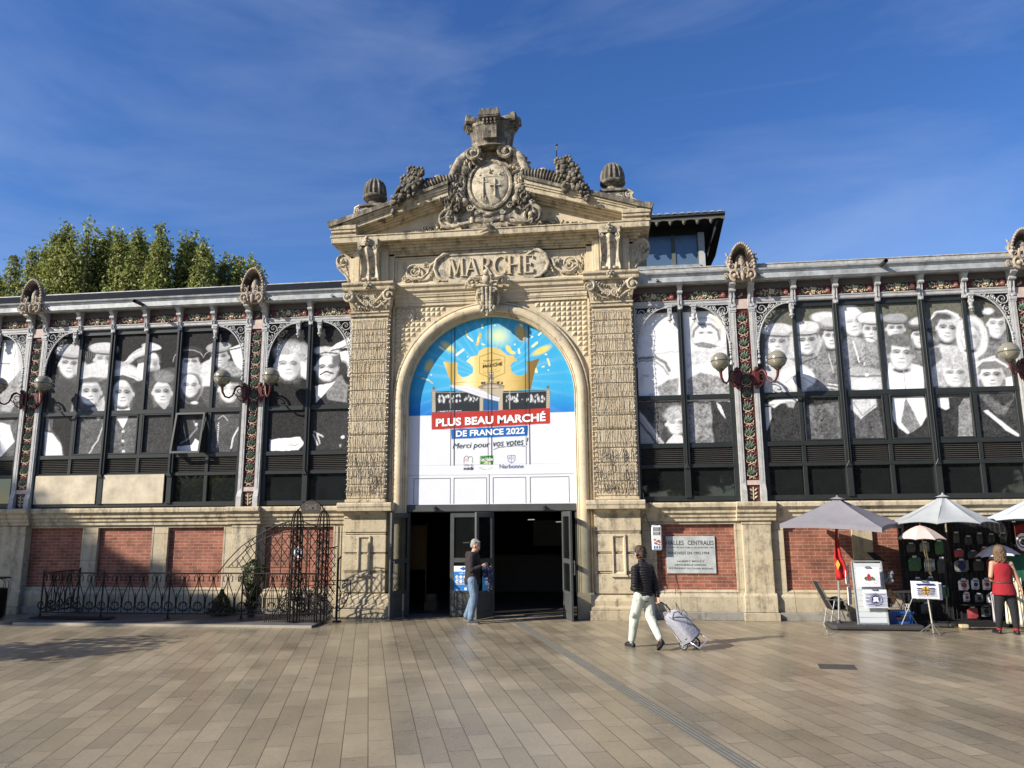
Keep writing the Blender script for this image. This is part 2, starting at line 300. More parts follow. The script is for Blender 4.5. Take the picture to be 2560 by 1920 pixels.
# ------------------------------------------------------------------ vertex painting of printed sheets
class Sheet:
    """a flat printed sheet: a dense grid in x,z whose vertices carry the ink colour. Painted in the pixel frame (s,ox,oy) of the photo."""
    def __init__(s, x0, x1, z0, z1, y, step, s_=1, ox=0, oy=0, warp=0):
        s.nx = int((x1-x0)/step)+1; s.nz = int((z1-z0)/step)+1; s.y = y
        s.X, s.Z = np.meshgrid(np.linspace(x0, x1, s.nx), np.linspace(z0, z1, s.nz)); u, v = pix(s.X, y, s.Z); s.U = (u-ox)/s_; s.V = (v-oy)/s_; s.C = np.zeros(s.X.shape+(3,)); s.mask = None
        k = np.random.RandomState(int(abs(x0*31+x1*17))+3); a = np.zeros(s.X.shape)
        for o, wt in ((5, .18), (16, .22), (45, .3), (110, .4)):
            g = k.rand(int(o*(z1-z0)*.5)+3, int(o*(x1-x0)*.5)+3); gx = np.linspace(0, g.shape[1]-1.001, s.nx); gz = np.linspace(0, g.shape[0]-1.001, s.nz); ix = gx.astype(int); iz = gz.astype(int); fx = gx-ix; fz = (gz-iz)[:, None]
            a += wt*((g[iz][:, ix]*(1-fx)+g[iz][:, ix+1]*fx)*(1-fz)+(g[iz+1][:, ix]*(1-fx)+g[iz+1][:, ix+1]*fx)*fz)
        s.n = a
        for nm, sd in (('U', 1), ('V', 2)):
            q = np.zeros(s.X.shape)
            for o, wt in ((2.2, 7), (6, 3.5), (14, 1.8)): g = np.random.RandomState(sd+int(o*10)).rand(int(o*4)+4, int(o*6)+4); gx = np.linspace(0, g.shape[1]-1.001, s.nx); gz = np.linspace(0, g.shape[0]-1.001, s.nz); ix = gx.astype(int); iz = gz.astype(int); fx = gx-ix; fz = (gz-iz)[:, None]; fx = fx*fx*(3-2*fx); fz = fz*fz*(3-2*fz); q += wt*((g[iz][:, ix]*(1-fx)+g[iz][:, ix+1]*fx)*(1-fz)+(g[iz+1][:, ix]*(1-fx)+g[iz+1][:, ix+1]*fx)*fz-.5)
            if warp: setattr(s, nm, getattr(s, nm)+q*warp)
    def _c(s, c): return np.array(c if isinstance(c, (tuple, list)) else (c, c, c), float)
    def mix(s, m, c, tex=0):
        m = np.clip(m, 0, 1)[..., None]; cc = s._c(c)*np.ones(s.C.shape)
        if tex: cc = cc*(1+tex*(s.n[..., None]-.5)*1.8)
        s.C = s.C*(1-m)+np.clip(cc, 0, 1)*m; return s
    def ell(s, cx, cy, rx, ry, c, rot=0, soft=.08, tex=0, op=1, half=None):
        a = math.radians(rot); dx = s.U-cx; dy = s.V-cy; x = (dx*math.cos(a)+dy*math.sin(a))/rx; y = (-dx*math.sin(a)+dy*math.cos(a))/ry
        d = np.sqrt(x*x+y*y); m = (1+soft-d)/(2*soft)
        if half == 'top': m = np.minimum(m, (-y+.1)/.15)
        if half == 'bot': m = np.minimum(m, (y+.1)/.15)
        return s.mix(np.clip(m, 0, 1)*op, c, tex)
    def poly(s, pts, c, soft=4, tex=0, op=1):
        n = len(pts); inside = np.zeros(s.U.shape, bool); dist = np.full(s.U.shape, 1e9)
        for i in range(n):
            x1, y1 = pts[i]; x2, y2 = pts[(i+1) % n]
            cnd = ((y1 > s.V) != (y2 > s.V)); xi = (x2-x1)*(s.V-y1)/((y2-y1) if y2 != y1 else 1e-9)+x1; inside ^= cnd & (s.U < xi)
            L2 = (x2-x1)**2+(y2-y1)**2+1e-9; t = np.clip(((s.U-x1)*(x2-x1)+(s.V-y1)*(y2-y1))/L2, 0, 1); dist = np.minimum(dist, np.hypot(s.U-x1-t*(x2-x1), s.V-y1-t*(y2-y1)))
        sd = np.where(inside, dist, -dist); return s.mix((sd/(soft*.6)+.5)*op, c, tex)
    def line(s, pts, wd, c, soft=2, op=1):
        dist = np.full(s.U.shape, 1e9)
        for i in range(len(pts)-1):
            x1, y1 = pts[i]; x2, y2 = pts[i+1]; L2 = (x2-x1)**2+(y2-y1)**2+1e-9; t = np.clip(((s.U-x1)*(x2-x1)+(s.V-y1)*(y2-y1))/L2, 0, 1); dist = np.minimum(dist, np.hypot(s.U-x1-t*(x2-x1), s.V-y1-t*(y2-y1)))
        return s.mix(((wd/2-dist)/soft+.5)*op, c)
    def face(s, cx, cy, w, h, skin=.82, hair=.05, kind='hair', cap=.55, tilt=0, feat=1, hh=1.):
        """a generic face: w,h half sizes"""
        R = lambda dx, dy: (cx+dx*math.cos(math.radians(tilt))-dy*math.sin(math.radians(tilt)), cy+dx*math.sin(math.radians(tilt))+dy*math.cos(math.radians(tilt)))
        if kind == 'hair': s.ell(*R(0, -h*.28), w*1.14, h*.94*hh, hair, tilt, tex=.9)
        if kind == 'scarf': s.ell(*R(0, -h*.1), w*1.45, h*1.35, cap, tilt, tex=.3); s.ell(*R(0, -h*.05), w*1.12, h*1.1, cap*.35, tilt)
        if kind == 'cap': s.ell(*R(0, -h*.35), w*1.08, h*.8, hair, tilt)
        for q in (-1, 1): s.ell(*R(q*w*1.03, h*.05), w*.15, h*.2, skin*.7, tilt)
        s.ell(*R(0, h*1.02), w*.7, h*.2, .10, tilt, .25); s.ell(*R(0, 0), w, h, skin, tilt, .06); s.ell(*R(w*.66, h*.1), w*.4, h*.85, skin*.22, tilt, .55, op=.62); s.ell(*R(-w*.8, h*.15), w*.2, h*.7, skin*.55, tilt, .6, op=.35)
        if kind != 'none': s.ell(*R(0, -h*.42), w*.9, h*.16, skin*.3, tilt, .5, op=.55)
        for q in (-1, 1):
            s.ell(*R(q*w*.42, -h*.12), w*.34, h*.13, skin*.12, tilt, .6, op=.8*feat); s.ell(*R(q*w*.42, -h*.09), w*.2, h*.045, .01, tilt, .5, op=.8*feat); s.line([R(q*w*.14, -h*.22), R(q*w*.4, -h*.29), R(q*w*.70, -h*.20)], h*.075, .02, h*.06, op=.9*feat)
        s.line([R(w*.10, -h*.12), R(w*.15, h*.2)], w*.09, skin*.35, w*.12, op=.6*feat); s.ell(*R(w*.02, h*.29), w*.24, h*.055, .08, tilt, .5, op=.8*feat); s.line([R(-w*.25, h*.52), R(0, h*.51), R(w*.25, h*.525)], h*.06, .04, h*.07, op=.85*feat); s.ell(*R(0, h*.63), w*.26, h*.05, skin*.4, tilt, .6, op=.6*feat)
        s.line([R(-w*.98, h*.2), R(-w*.72, h*.72), R(0, h*1.0), R(w*.72, h*.72), R(w*.98, h*.2)], w*.10, .08, w*.14, op=.55)
        if kind == 'cap':
            s.ell(*R(-w*.05, -h*.98), w*1.45, h*.52, cap*.4, tilt); s.ell(*R(-w*.1, -h*1.08), w*1.42, h*.47, cap, tilt-4, tex=.35); s.ell(*R(0, -h*.62), w*1.08, h*.17, cap*.16, tilt, .3); s.ell(*R(-w*.05, -h*.72), w*1.1, h*.12, cap*.8, tilt, .2)
        return s
    def build(s, name, m, parent=None, arch=None, origin=None, grain=0):
        if grain: g_ = np.random.RandomState(3).rand(*s.U.shape)[..., None]-.5; s.C = np.clip(s.C*.88+g_*grain*(.05+s.C*(1-s.C)), 0, 1)
        X, Z = s.X, s.Z; nx, nz = s.nx, s.nz; keep = np.ones((nz-1, nx-1), bool)
        if arch is not None:
            cx = (X[:-1, :-1]+X[1:, 1:])/2; cz = (Z[:-1, :-1]+Z[1:, 1:])/2; keep = arch(cx, cz)
        idx = np.arange(nx*nz).reshape(nz, nx); q = np.stack([idx[:-1, :-1], idx[:-1, 1:], idx[1:, 1:], idx[1:, :-1]], -1)[keep]
        V = np.stack([X, np.full(X.shape, s.y), Z], -1).reshape(-1, 3); used = np.unique(q); mp_ = np.full(nx*nz, -1); mp_[used] = np.arange(len(used)); q = mp_[q]; V = V[used]
        o = ORG[parent.name] if parent is not None else Vector(origin or (0, 0, 0)); me = bpy.data.meshes.new(name); me.from_pydata((V-np.array(o)).tolist(), [], q.tolist()); me.materials.append(m)
        ca = me.color_attributes.new('paint', 'FLOAT_COLOR', 'POINT'); cc = np.ones((len(used), 4), np.float32); cc[:, :3] = s.C.reshape(-1, 3)[used]; ca.data.foreach_set('color', cc.ravel()); me.update()
        ob = bpy.data.objects.new(name, me); C.objects.link(ob)
        if parent is not None: ob.parent = parent; ORG[ob.name] = ORG[parent.name].copy()
        else: ob.location = o; ORG[ob.name] = Vector(o)
        return ob
# ================================================================== SETTING
g = MB(); g.add([(-150, -120, 0), (150, -120, 0), (150, 150, 0), (-150, 150, 0)], [(0, 1, 2, 3)]); tag(g.build('ground', mat('far_ground', (.2, .17, .13), .9)), kind='structure')
g = MB(); g.add([(-40, -60, .004), (40, -60, .004), (40, .6, .004), (-40, .6, .004)], [(0, 1, 2, 3)]); tag(g.build('paving', PAVE), kind='structure')
# tactile strip of four ribs running from the doors towards the camera
g = MB(); a = Vector((.50, -.22, 0)); b = Vector((4.25, -11.2, 0)); d = (b-a).normalized(); n = Vector((-d.y, d.x, 0))
for k in range(4):
    o1 = n*((k-1.5)*.048); p = [a+o1-n*.011, a+o1+n*.011, b+o1+n*.011, b+o1-n*.011]; g.zprism([(q.x, q.y) for q in p], .004, .013)
tag(g.build('tactile_paving', mat('tactile_rib_grey', (.11, .112, .105), .55)), kind='structure')
g = MB(); p = [a-n*.09, a+n*.09, b+n*.09, b-n*.09]; g.add([(q.x, q.y, .0075) for q in p], [(0, 1, 2, 3)]); tag(g.build('tactile_bed', mat('tactile_bed', (.20, .175, .13), .5)), kind='structure')
# drain cover
g = MB(); c0 = gnd(2093, 1668); g.zprism([(c0[0]-.28, c0[1]-.17), (c0[0]+.22, c0[1]-.2), (c0[0]+.28, c0[1]+.17), (c0[0]-.22, c0[1]+.2)], .004, .009); tag(g.build('drain_cover', mat('cast_iron', (.06, .055, .05), .6)), 'square dark iron cover set in the paving before the souvenir stall', 'drain cover')
# accessible ramp behind the railing
g = MB(); g.zprism([(-10.3, -1.88), (-3.32, -1.88), (-3.32, -1.3), (-3.6, -.2), (-9.9, -.2)], .0, .055); tag(g.build('ramp', mat('ramp_dark_grey', (.085, .082, .078), .85, 0, .3, 3, .2, 40), bevel=.006), kind='structure')  # ramp surface in mottled dark grey, darker than the paving
g = MB(); g.box(-9.95, -3.34, -1.905, -1.8835, .0, .050); tag(g.build('ramp_kerb', mat('kerb_stone', (.34, .30, .235), .8)), kind='structure')

# ================================================================== MARKET HALL
hall = thing('market_hall', 'stone and iron covered market hall with a carved pedimented portal between two glazed wings', 'market hall', (0, 0, 0))
PX = [5.77, 11.66, 17.55]
BIG = [(6.04, 11.40), (11.93, 17.28)]
# ---- lower stone wall of each wing
def mir(s, a, b): return (a, b) if s > 0 else (-b, -a)
def bays(s): return [(3.3, 5.5, [(3.62, 5.36)])]+[(x0, x1, [(x0+.26, x0+1.73), (x0+2.06, x0+3.53), (x0+3.86, x1-.02+.0)]) for x0, x1 in BIG]
for s in (-1, 1):
    w_ = MB(); x0, x1 = mir(s, 3.2, 17.9)
    w_.box(x0, x1, 0, .6, .0, .565); w_.box(x0, x1, 0.002, .6, 2.035, 2.458)
    spans = []
    for (a0, a1, ps) in bays(s): spans += ps
    ed = [3.2]+[e for p in spans for e in p]+[17.9]
    for i in range(0, len(ed), 2):
        q = mir(s, ed[i], ed[i+1]); w_.box(q[0], q[1], .0, .6, .565, 2.035)
    w_.build('wall', BASEST, hall)
    for p in spans:
        q = mir(s, *p); b_ = MB(); b_.box(q[0], q[1], .075, .5, .565, 2.035); bp = b_.build('brick_panel', BRICK, hall)
        f_ = MB(); t = .035
        f_.box(q[0]-.002, q[0]+t, -.006, .07, .567, 2.033); f_.box(q[1]-t, q[1]+.002, -.006, .07, .567, 2.033); f_.box(q[0]+t, q[1]-t, -.004, .07, 2.033-t, 2.033); f_.xprism([(-.012, .567), (.07, .567+.05), (.07, .567)], q[0]+t, q[1]-t)
        f_.build('panel_frame', BASEST, bp)
    # skirting, kerb plinth
    k = MB(); k.xprism([(0, .17), (-.05, .17), (-.05, .47), (0, .53)], x0, x1); k.build('skirting', BASEST, hall)
    k = MB(); k.box(x0, x1, -.12, 0, 0, .168)
    xx = 3.5
    k.build('plinth', PLINTH, hall, bevel=.01)
    prof = [(0, 2.05), (-.05, 2.06), (-.05, 2.12), (-.085, 2.15), (-.085, 2.205), (-.13, 2.24), (-.13, 2.30), (-.20, 2.36), (-.20, 2.43), (-.18, 2.462), (.3, 2.462), (.3, 2.05)]
    l = MB(); l.xprism(prof, x0, x1); l.build('ledge', LEDGE, hall)
    for px in PX:
        c = s*px; p = MB(); p.box(c-.30, c+.30, -.11, 0, .53, 2.05); p.box(c-.335, c+.335, -.15, 0, .17, .50); p.xprism([(-.11, .56), (-.15, .50), (0, .50), (0, .56)], c-.333, c+.333)
        p.box(c-.36, c+.36, -.21, 0, 0, .165); p.box(c-.315, c+.315, -.125, 0, 1.98, 2.047)
        p.xprism([(y-.11 if y < .1 else y, z+.004) for y, z in prof], c-.41, c+.41); p.build('pilaster', LEDGE, hall, bevel=.008)
# ---- glazed bays
def arch_bracket():
    """cast iron lace bracket; local origin at the top corner by the post, +x towards the pendant"""
    m = MB(); rx, rz = .70, 1.02; cx, cz = .74, -1.06
    pts = [(cx-rx*math.cos(a), 0, cz+rz*math.sin(a)) for a in np.linspace(-.05, math.pi/2, 18)]
    m.tube(pts, .018, 6); m.tube([(p[0]*1+.0, .01, p[2]) for p in [(cx-(rx+.05)*math.cos(a), 0, cz+(rz+.045)*math.sin(a)) for a in np.linspace(.1, math.pi/2, 14)]], .008, 5)
    m.box(0, .03, -.01, .02, -1.1, 0); m.box(.03, .86, -.01, .02, -.028, 0)
    for c, r, tn, a0, d in [((.155, -.15), .115, 1.6, 2.4, 1), ((.36, -.085), .06, 1.4, .5, -1), ((.52, -.055), .035, 1.2, 1, 1), ((.085, -.38), .075, 1.5, 1.2, -1), ((.062, -.57), .045, 1.4, 2, 1), ((.05, -.72), .035, 1.3, 0, -1)]:
        m.spiral(c, 0, r, tn, a0, .013, d, 20)
    for c in [(.26, -.2), (.30, -.13), (.20, -.29), (.44, -.10), (.13, -.5), (.6, -.045), (.05, -.82)]: m.ball((c[0], 0, c[1]), (.022, .016, .022), 1)
    for q in range(5): m.leaf((.16+.05*q, -.27+.035*q), .8+.3*q, .07, .018, -.005)
    for q in range(4): m.leaf((.07, -.45-.09*q), 4.4+.2*q, .06, .014, -.005)
    # beaded drop down the post
    z = -.92
    for r_ in (.03, .022, .03, .02, .026, .018, .034, .022): m.ball((.035, -.012, z), (r_, r_*.8, r_*1.2), 1); z -= r_*2.3
    m.lathe([(.004, z-.05), (.03, z-.03), (.036, z+.01), (.012, z+.05)], .035, -.012, 8)
    # pendant corbel
    x = .80
    m.box(x-.045, x+.045, -.05, .03, -.20, .0); m.box(x-.06, x+.06, -.065, .03, -.05, .0); m.spiral((x, -.11), -.055, .035, 1.3, 0, .010, 1, 14)
    m.lathe([(.012, -.37), (.05, -.345), (.058, -.31), (.03, -.29), (.045, -.25), (.045, -.2)], x, -.005, 10); m.ball((x, -.005, -.385), .022, 1)
    m.tube([(x+.05, -.01, -.03), (x+.12, -.01, -.0)], .012, 5)
    return m
AB = arch_bracket()
def corbel_mb(w=.1, h=.56, dp=.2):
    m = MB(); z0 = 6.84; z1 = z0+h
    pr = [(.0, z0), (-.03, z0-.03), (-.055, z0), (-.05, z0+.06), (-.075, z0+.12), (-.06, z0+.22), (-.075, z0+.30), (-.14, z0+.38), (-.15, z0+.43), (-dp+.03, z0+.45), (-dp, z0+.47), (-dp, z1-.03), (-dp+.02, z1), (0, z1)]
    m.xprism(pr, -w/2, w/2); m.box(-w/2-.02, w/2+.02, -dp-.015, 0, z1-.055, z1-.015)
    m.ball((0, -.055, z0-.01), (.04, .03, .03), 1); m.tube([(-w/2-.008, -.12, z0+.36), (w/2+.008, -.12, z0+.36)], .035, 8)
    for q in (-1, 1): m.tube([(q*w*.28, -.075, z0+.08), (q*w*.28, -.085, z0+.2), (q*w*.28, -.1, z0+.3)], .011, 5)
    return m
def frieze_mb(w, h=.21):
    """glazed relief panel: vine leaves, white blossom, grapes, salmon fruit at the right"""
    m = MB(); rnd = random.Random(5)
    m.mt(0).box(0, w, 0, .05, 0, h); m.box(0, w, -.012, 0, 0, .018); m.box(0, w, -.01, 0, h-.012, h)
    m.mt(1)
    for _ in range(int(74*w/.8)):
        x = rnd.gauss(.47, .17)*w; z = rnd.uniform(.04, h-.03); m.cur = rnd.choice([1, 1, 1, 2, 2]); m.leaf((x, z), rnd.uniform(0, 6.3), rnd.uniform(.045, .085), .022, -.014, .018)
    m.mt(2)
    for a in range(6): m.ball((w*.5+.04*math.cos(a*1.05), -.034, h*.6+.04*math.sin(a*1.05)), (.028, .016, .028), 1)
    m.ball((w*.5, -.035, h*.62), .014, 1)
    for _ in range(30): m.cur = rnd.choice([2, 2, 4]); m.ball((rnd.gauss(.5, .2)*w, -.02, rnd.uniform(.03, h*.5)), .016, 1)
    m.mt(4).ball((w*.88, -.02, h*.56), (.055, .035, .06), 1)
    for q in range(5): m.leaf((w*.86, h*.28), .3+q*.6, .085, .026, -.01, .02)
    m.mt(3)
    for q in range(4): m.leaf((w*.10, h*.4), 1.0+q*.7, .075, .022, -.01, .018)
    m.tube([(w*(.1+.8*t), -.01, h*.45+.045*math.sin(t*14)) for t in np.linspace(0, 1, 22)], .008, 5)
    return m
FMS = [REDG, GRNG, CRMG, BERRY, PINKG]
def bay(s, x0, x1, mull, arches, name):
    """one glazed bay between two posts; s mirrors"""
    Q = lambda a, b: mir(s, a, b)
    win = MB(); a, b = Q(x0, x1)
    yF, yB = .03, .12
    vs = [(x0, x0+.10)]+[(mm-.06, mm+.06) for mm in mull]+[(x1-.10, x1)]
    for i, (p, q) in enumerate(vs):
        c = Q(p, q)
        if 0 < i < len(vs)-1:
            major = (len(mull) == 1) or (i % 2 == 0)
            if major: win.box(c[0]-.004, c[1]+.004, -.02, yB, 2.56, 6.93); mid = (c[0]+c[1])/2; win.box(mid-.008, mid+.008, -.045, -.02, 3.28, 6.93); win.prism([(c[0]-.004, 3.2), (c[1]+.004, 3.2), (mid, 3.33)], -.05, -.0205)
            else: win.box(c[0]+.015, c[1]-.015, yF, yB, 2.56, 6.93)
        else: win.box(c[0], c[1], yF, yB, 2.56, 6.93)
    for z0, z1, dy in ((2.49, 2.60, .0), (3.22, 3.30, .004), (3.66, 3.76, .003), (4.74, 4.85, .002), (6.78, 6.94, .005)): win.box(a, b, yF+dy-.012, yB-.004, z0, z1)
    # opening casements: thin inner frames in the lower picture row
    xs = [x0+.1]+[e for mm in mull for e in (mm-.06, mm+.06)]+[x1-.1]
    cells = [(xs[i], xs[i+1]) for i in range(0, len(xs), 2)]
    for i, (p, q) in enumerate(cells):
        if len(mull) > 1 and i in (1, 2, 3, 4):
            c = Q(p, q)
            for bx in ((c[0], c[0]+.035, 3.76, 4.74), (c[1]-.035, c[1], 3.76, 4.74), (c[0]+.035, c[1]-.035, 3.76, 3.795), (c[0]+.035, c[1]-.035, 4.705, 4.74)): win.box(bx[0], bx[1], yF-.014, yF+.04, bx[2], bx[3])
    fr = win.build('window', FRAME, hall, bevel=.006)
    # louvres and lower glass
    for (p, q) in cells:
        c = Q(p, q); lo = MB()
        lo.box(c[0], c[1], .10, .11, 3.30, 3.66)
        for k in range(8): z = 3.315+k*.043; lo.add([(c[0], .04, z), (c[1], .04, z), (c[1], .095, z+.03), (c[0], .095, z+.03), (c[0], .046, z-.004), (c[1], .046, z-.004), (c[1], .10, z+.026), (c[0], .10, z+.026)], [(0, 1, 2, 3), (4, 7, 6, 5), (0, 4, 5, 1)])
        lo.build('louvre', LOUV, fr)
        gl = MB(); gl.box(c[0], c[1], .095, .105, 2.60, 3.22); gl.build('pane', GLASS, fr)
        gl = MB(); gl.box(c[0], c[1], .108, .115, 3.76, 4.74); gl.box(c[0], c[1], .108, .115, 4.85, 6.78); gl.build('pane', GLASS, fr)
    # lintel rail, frieze panels, corbels
    r_ = MB(); r_.xprism([(.1, 6.91), (-.03, 6.91), (-.045, 6.93), (-.045, 6.99), (-.06, 7.0), (-.06, 7.02), (.1, 7.02)], a, b); r_.build('lintel_rail', POST, hall)
    fx = [x0]+list(mull)+[x1]
    for i in range(len(fx)-1):
        p, q = fx[i]+(.05 if i else 0), fx[i+1]-(.05 if i < len(fx)-2 else 0); c = Q(p, q)
        m_ = frieze_mb(c[1]-c[0]); m_.xf(Matrix.Translation((c[0], .0, 7.022))); m_.build('frieze_panel', FMS, hall)
    for mm in mull:
        c_ = corbel_mb(); c_.xf(Matrix.Translation((s*mm, 0, 0))); c_.build('corbel', LACE, hall, smooth=40)
    for (px, dr) in arches:
        X = s*px; dr2 = dr*s; o = MB(); o.v = list(AB.v); o.f = list(AB.f); o.m = list(AB.m); o.xf(Matrix.Translation((X, -.035, 6.91)) @ Matrix.Diagonal((dr2, 1, 1, 1))); o.build('arch_bracket', LACE, hall, smooth=40)
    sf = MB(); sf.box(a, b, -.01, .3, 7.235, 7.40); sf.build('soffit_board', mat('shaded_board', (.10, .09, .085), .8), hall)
MB_ = lambda x0: [x0+.86*1.0, x0+1.757, x0+2.65, x0+3.55, x0+4.45]
for s in (-1, 1):
    bay(s, 3.30, 5.50, [4.40], [(5.50, -1), (3.36, 1)], 'small')
    for (x0, x1) in BIG: bay(s, x0, x1, MB_(x0), [(x0, 1), (x1, -1)], 'big')
m = MB(); a, b = -7.74, -6.98      # the casement that stands tilted open
def tl(x0, x1, t0, t1, d=.03): P = lambda x, t, o: (x, .0-.17*t-o, 4.74-1.0*t); m.add([P(x0, t0, 0), P(x1, t0, 0), P(x1, t1, 0), P(x0, t1, 0), P(x0, t0, d), P(x1, t0, d), P(x1, t1, d), P(x0, t1, d)], [(0, 1, 2, 3), (4, 7, 6, 5), (0, 4, 5, 1), (1, 5, 6, 2), (2, 6, 7, 3), (3, 7, 4, 0)])
tl(a, a+.045, 0, 1); tl(b-.045, b, 0, 1); tl(a+.045, b-.045, 0, .045); tl(a+.045, b-.045, .95, 1)
for x in (a+.01, b-.02): m.add([(x, .05, 4.72), (x, -.18, 3.75), (x, .05, 3.78), (x+.01, .05, 4.72), (x+.01, -.18, 3.75), (x+.01, .05, 3.78)], [(0, 1, 2), (3, 5, 4), (0, 3, 4, 1), (1, 4, 5, 2)])
m.build('tilted_casement', FRAME, hall)
# ---- paired posts with the glazed vine strip and the crest
def strip_mb():
    m = MB(); rnd = random.Random(3); W = .145
    m.mt(0).box(-W, W, -.0, .06, 2.93, 6.77); m.box(-W, -W+.018, -.02, 0, 2.93, 6.77); m.box(W-.018, W, -.02, 0, 2.93, 6.77)
    n = 13; h = (6.72-2.98)/n
    for k in range(n):
        z = 2.98+k*h; m.mt(1)
        for a in (-.95, -.5, 0, .5, .95): m.leaf((0, z+.09), math.pi/2+a, .19-.04*abs(a), .032, -.02, .026)
        m.leaf((0, z+.1), math.pi/2+2.1, .06, .02, -.016); m.leaf((0, z+.1), math.pi/2-2.1, .06, .02, -.016)
        m.mt(2)
        for q in (-1, 1): m.tube([(q*.105, -.012, z+.12), (q*.09, -.02, z+.05), (0, -.02, z+.02), (-q*.07, -.016, z-.02)], .008, 5)
        for _ in range(5): m.ball((rnd.uniform(-.1, .1), -.018, z+rnd.uniform(-.02, .06)), .011, 1)
        m.mt(3)
        for _ in range(8): m.ball((rnd.uniform(-.115, .115), -.02, z+rnd.uniform(.20, .27)), .016, 1)
    m.mt(0).box(-W, W, -.0, .06, 2.47, 2.82); m.mt(2); m.tube([(0, -.02, 2.5), (.0, -.03, 2.78)], .012, 5)
    for z in (2.52, 2.6, 2.68): m.leaf((0, z), .7, .12, .026, -.015); m.leaf((0, z), math.pi-.7, .12, .026, -.015)
    m.mt(5).box(-W, W, -.03, .06, 2.825, 2.925)
    # upper leaf panel among the corbels
    m.mt(0).box(-W, W, 0, .05, 7.03, 7.24)
    for _ in range(14): m.mt(rnd.choice([1, 1, 2])).leaf((rnd.uniform(-.1, .1), rnd.uniform(7.06, 7.2)), rnd.uniform(0, 6), .06, .02, -.01)
    m.mt(5).box(-W, W, -.03, .05, 6.775, 7.0)
    return m
def crest_mb():
    m = MB(); z0 = 7.42
    # scalloped shell hood
    n = 22; pts = [(.26*math.cos(a)*(1-.12*math.sin(a)), .38*math.sin(a)+.28) for a in np.linspace(-.25, math.pi+.25, n)]
    for i in range(n-1):
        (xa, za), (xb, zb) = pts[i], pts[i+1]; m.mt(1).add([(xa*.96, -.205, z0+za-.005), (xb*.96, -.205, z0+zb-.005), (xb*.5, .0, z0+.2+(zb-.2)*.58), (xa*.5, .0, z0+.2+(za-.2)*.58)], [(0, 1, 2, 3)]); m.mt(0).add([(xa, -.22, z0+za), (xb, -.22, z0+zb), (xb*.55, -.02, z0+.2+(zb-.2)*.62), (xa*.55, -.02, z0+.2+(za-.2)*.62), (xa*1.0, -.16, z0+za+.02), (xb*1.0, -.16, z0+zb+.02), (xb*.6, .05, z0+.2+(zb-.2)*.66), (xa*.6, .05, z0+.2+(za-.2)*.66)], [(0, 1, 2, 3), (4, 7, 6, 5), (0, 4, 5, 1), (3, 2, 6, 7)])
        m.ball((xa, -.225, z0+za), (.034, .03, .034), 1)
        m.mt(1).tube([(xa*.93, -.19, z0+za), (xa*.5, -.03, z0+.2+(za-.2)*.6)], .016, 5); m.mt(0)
    # pine cone
    for k in range(9):
        zz = z0+.18+k*.034; rr = .085*math.sin(min(1, (9.3-k)/8)*1.45)
        for q in range(8): a = q*math.pi/4+k*.39; m.ball((rr*math.cos(a), -.10+rr*math.sin(a)*.8, zz), (.024, .022, .024), 1)
    m.lathe([(.05, z0+.1), (.085, z0+.2), (.07, z0+.38), (.01, z0+.48)], 0, -.1, 10)
    for q in (-1, 1):
        m.spiral((q*.20, z0+.22), -.2, .085, 1.6, math.pi/2 if q > 0 else math.pi/2, .026, -q, 22); m.spiral((q*.17, z0+.05), -.24, .10, 1.5, -math.pi/2, .032, q, 22); m.ball((q*.17, -.25, z0+.03), .045, 1)
        m.spiral((q*.34, z0+.04), -.17, .06, 1.3, 0, .018, -q, 16); m.spiral((q*.07, z0+.14), -.22, .05, 1.3, 0, .018, q, 16); m.spiral((q*.31, z0+.34), -.15, .04, 1.2, 0, .016, q, 14)
        m.tube([(q*.11, -.2, z0+.30), (q*.14, -.22, z0+.15), (q*.09, -.24, z0-.02)], .024, 6); m.tube([(q*.27, -.16, z0+.45), (q*.31, -.17, z0+.3), (q*.25, -.2, z0+.12)], .022, 6)
        m.leaf((q*.28, z0+.42), math.pi/2-q*.6, .1, .03, -.18)
    m.lathe([(.015, z0-.06), (.04, z0-.02), (.05, z0+.06), (.02, z0+.12)], 0, -.22, 8); m.box(-.24, .24, -.16, .1, z0-.03, z0+.2); m.box(-.15, .15, -.06, .06, z0+.2, z0+.5)
    return m
STRIP = strip_mb(); CREST = crest_mb(); STM = [REDG, GRNG, CRMG, BERRY, PINKG, mat('pale_pink_block', (.46, .36, .31), .7, 0, .2, 9)]
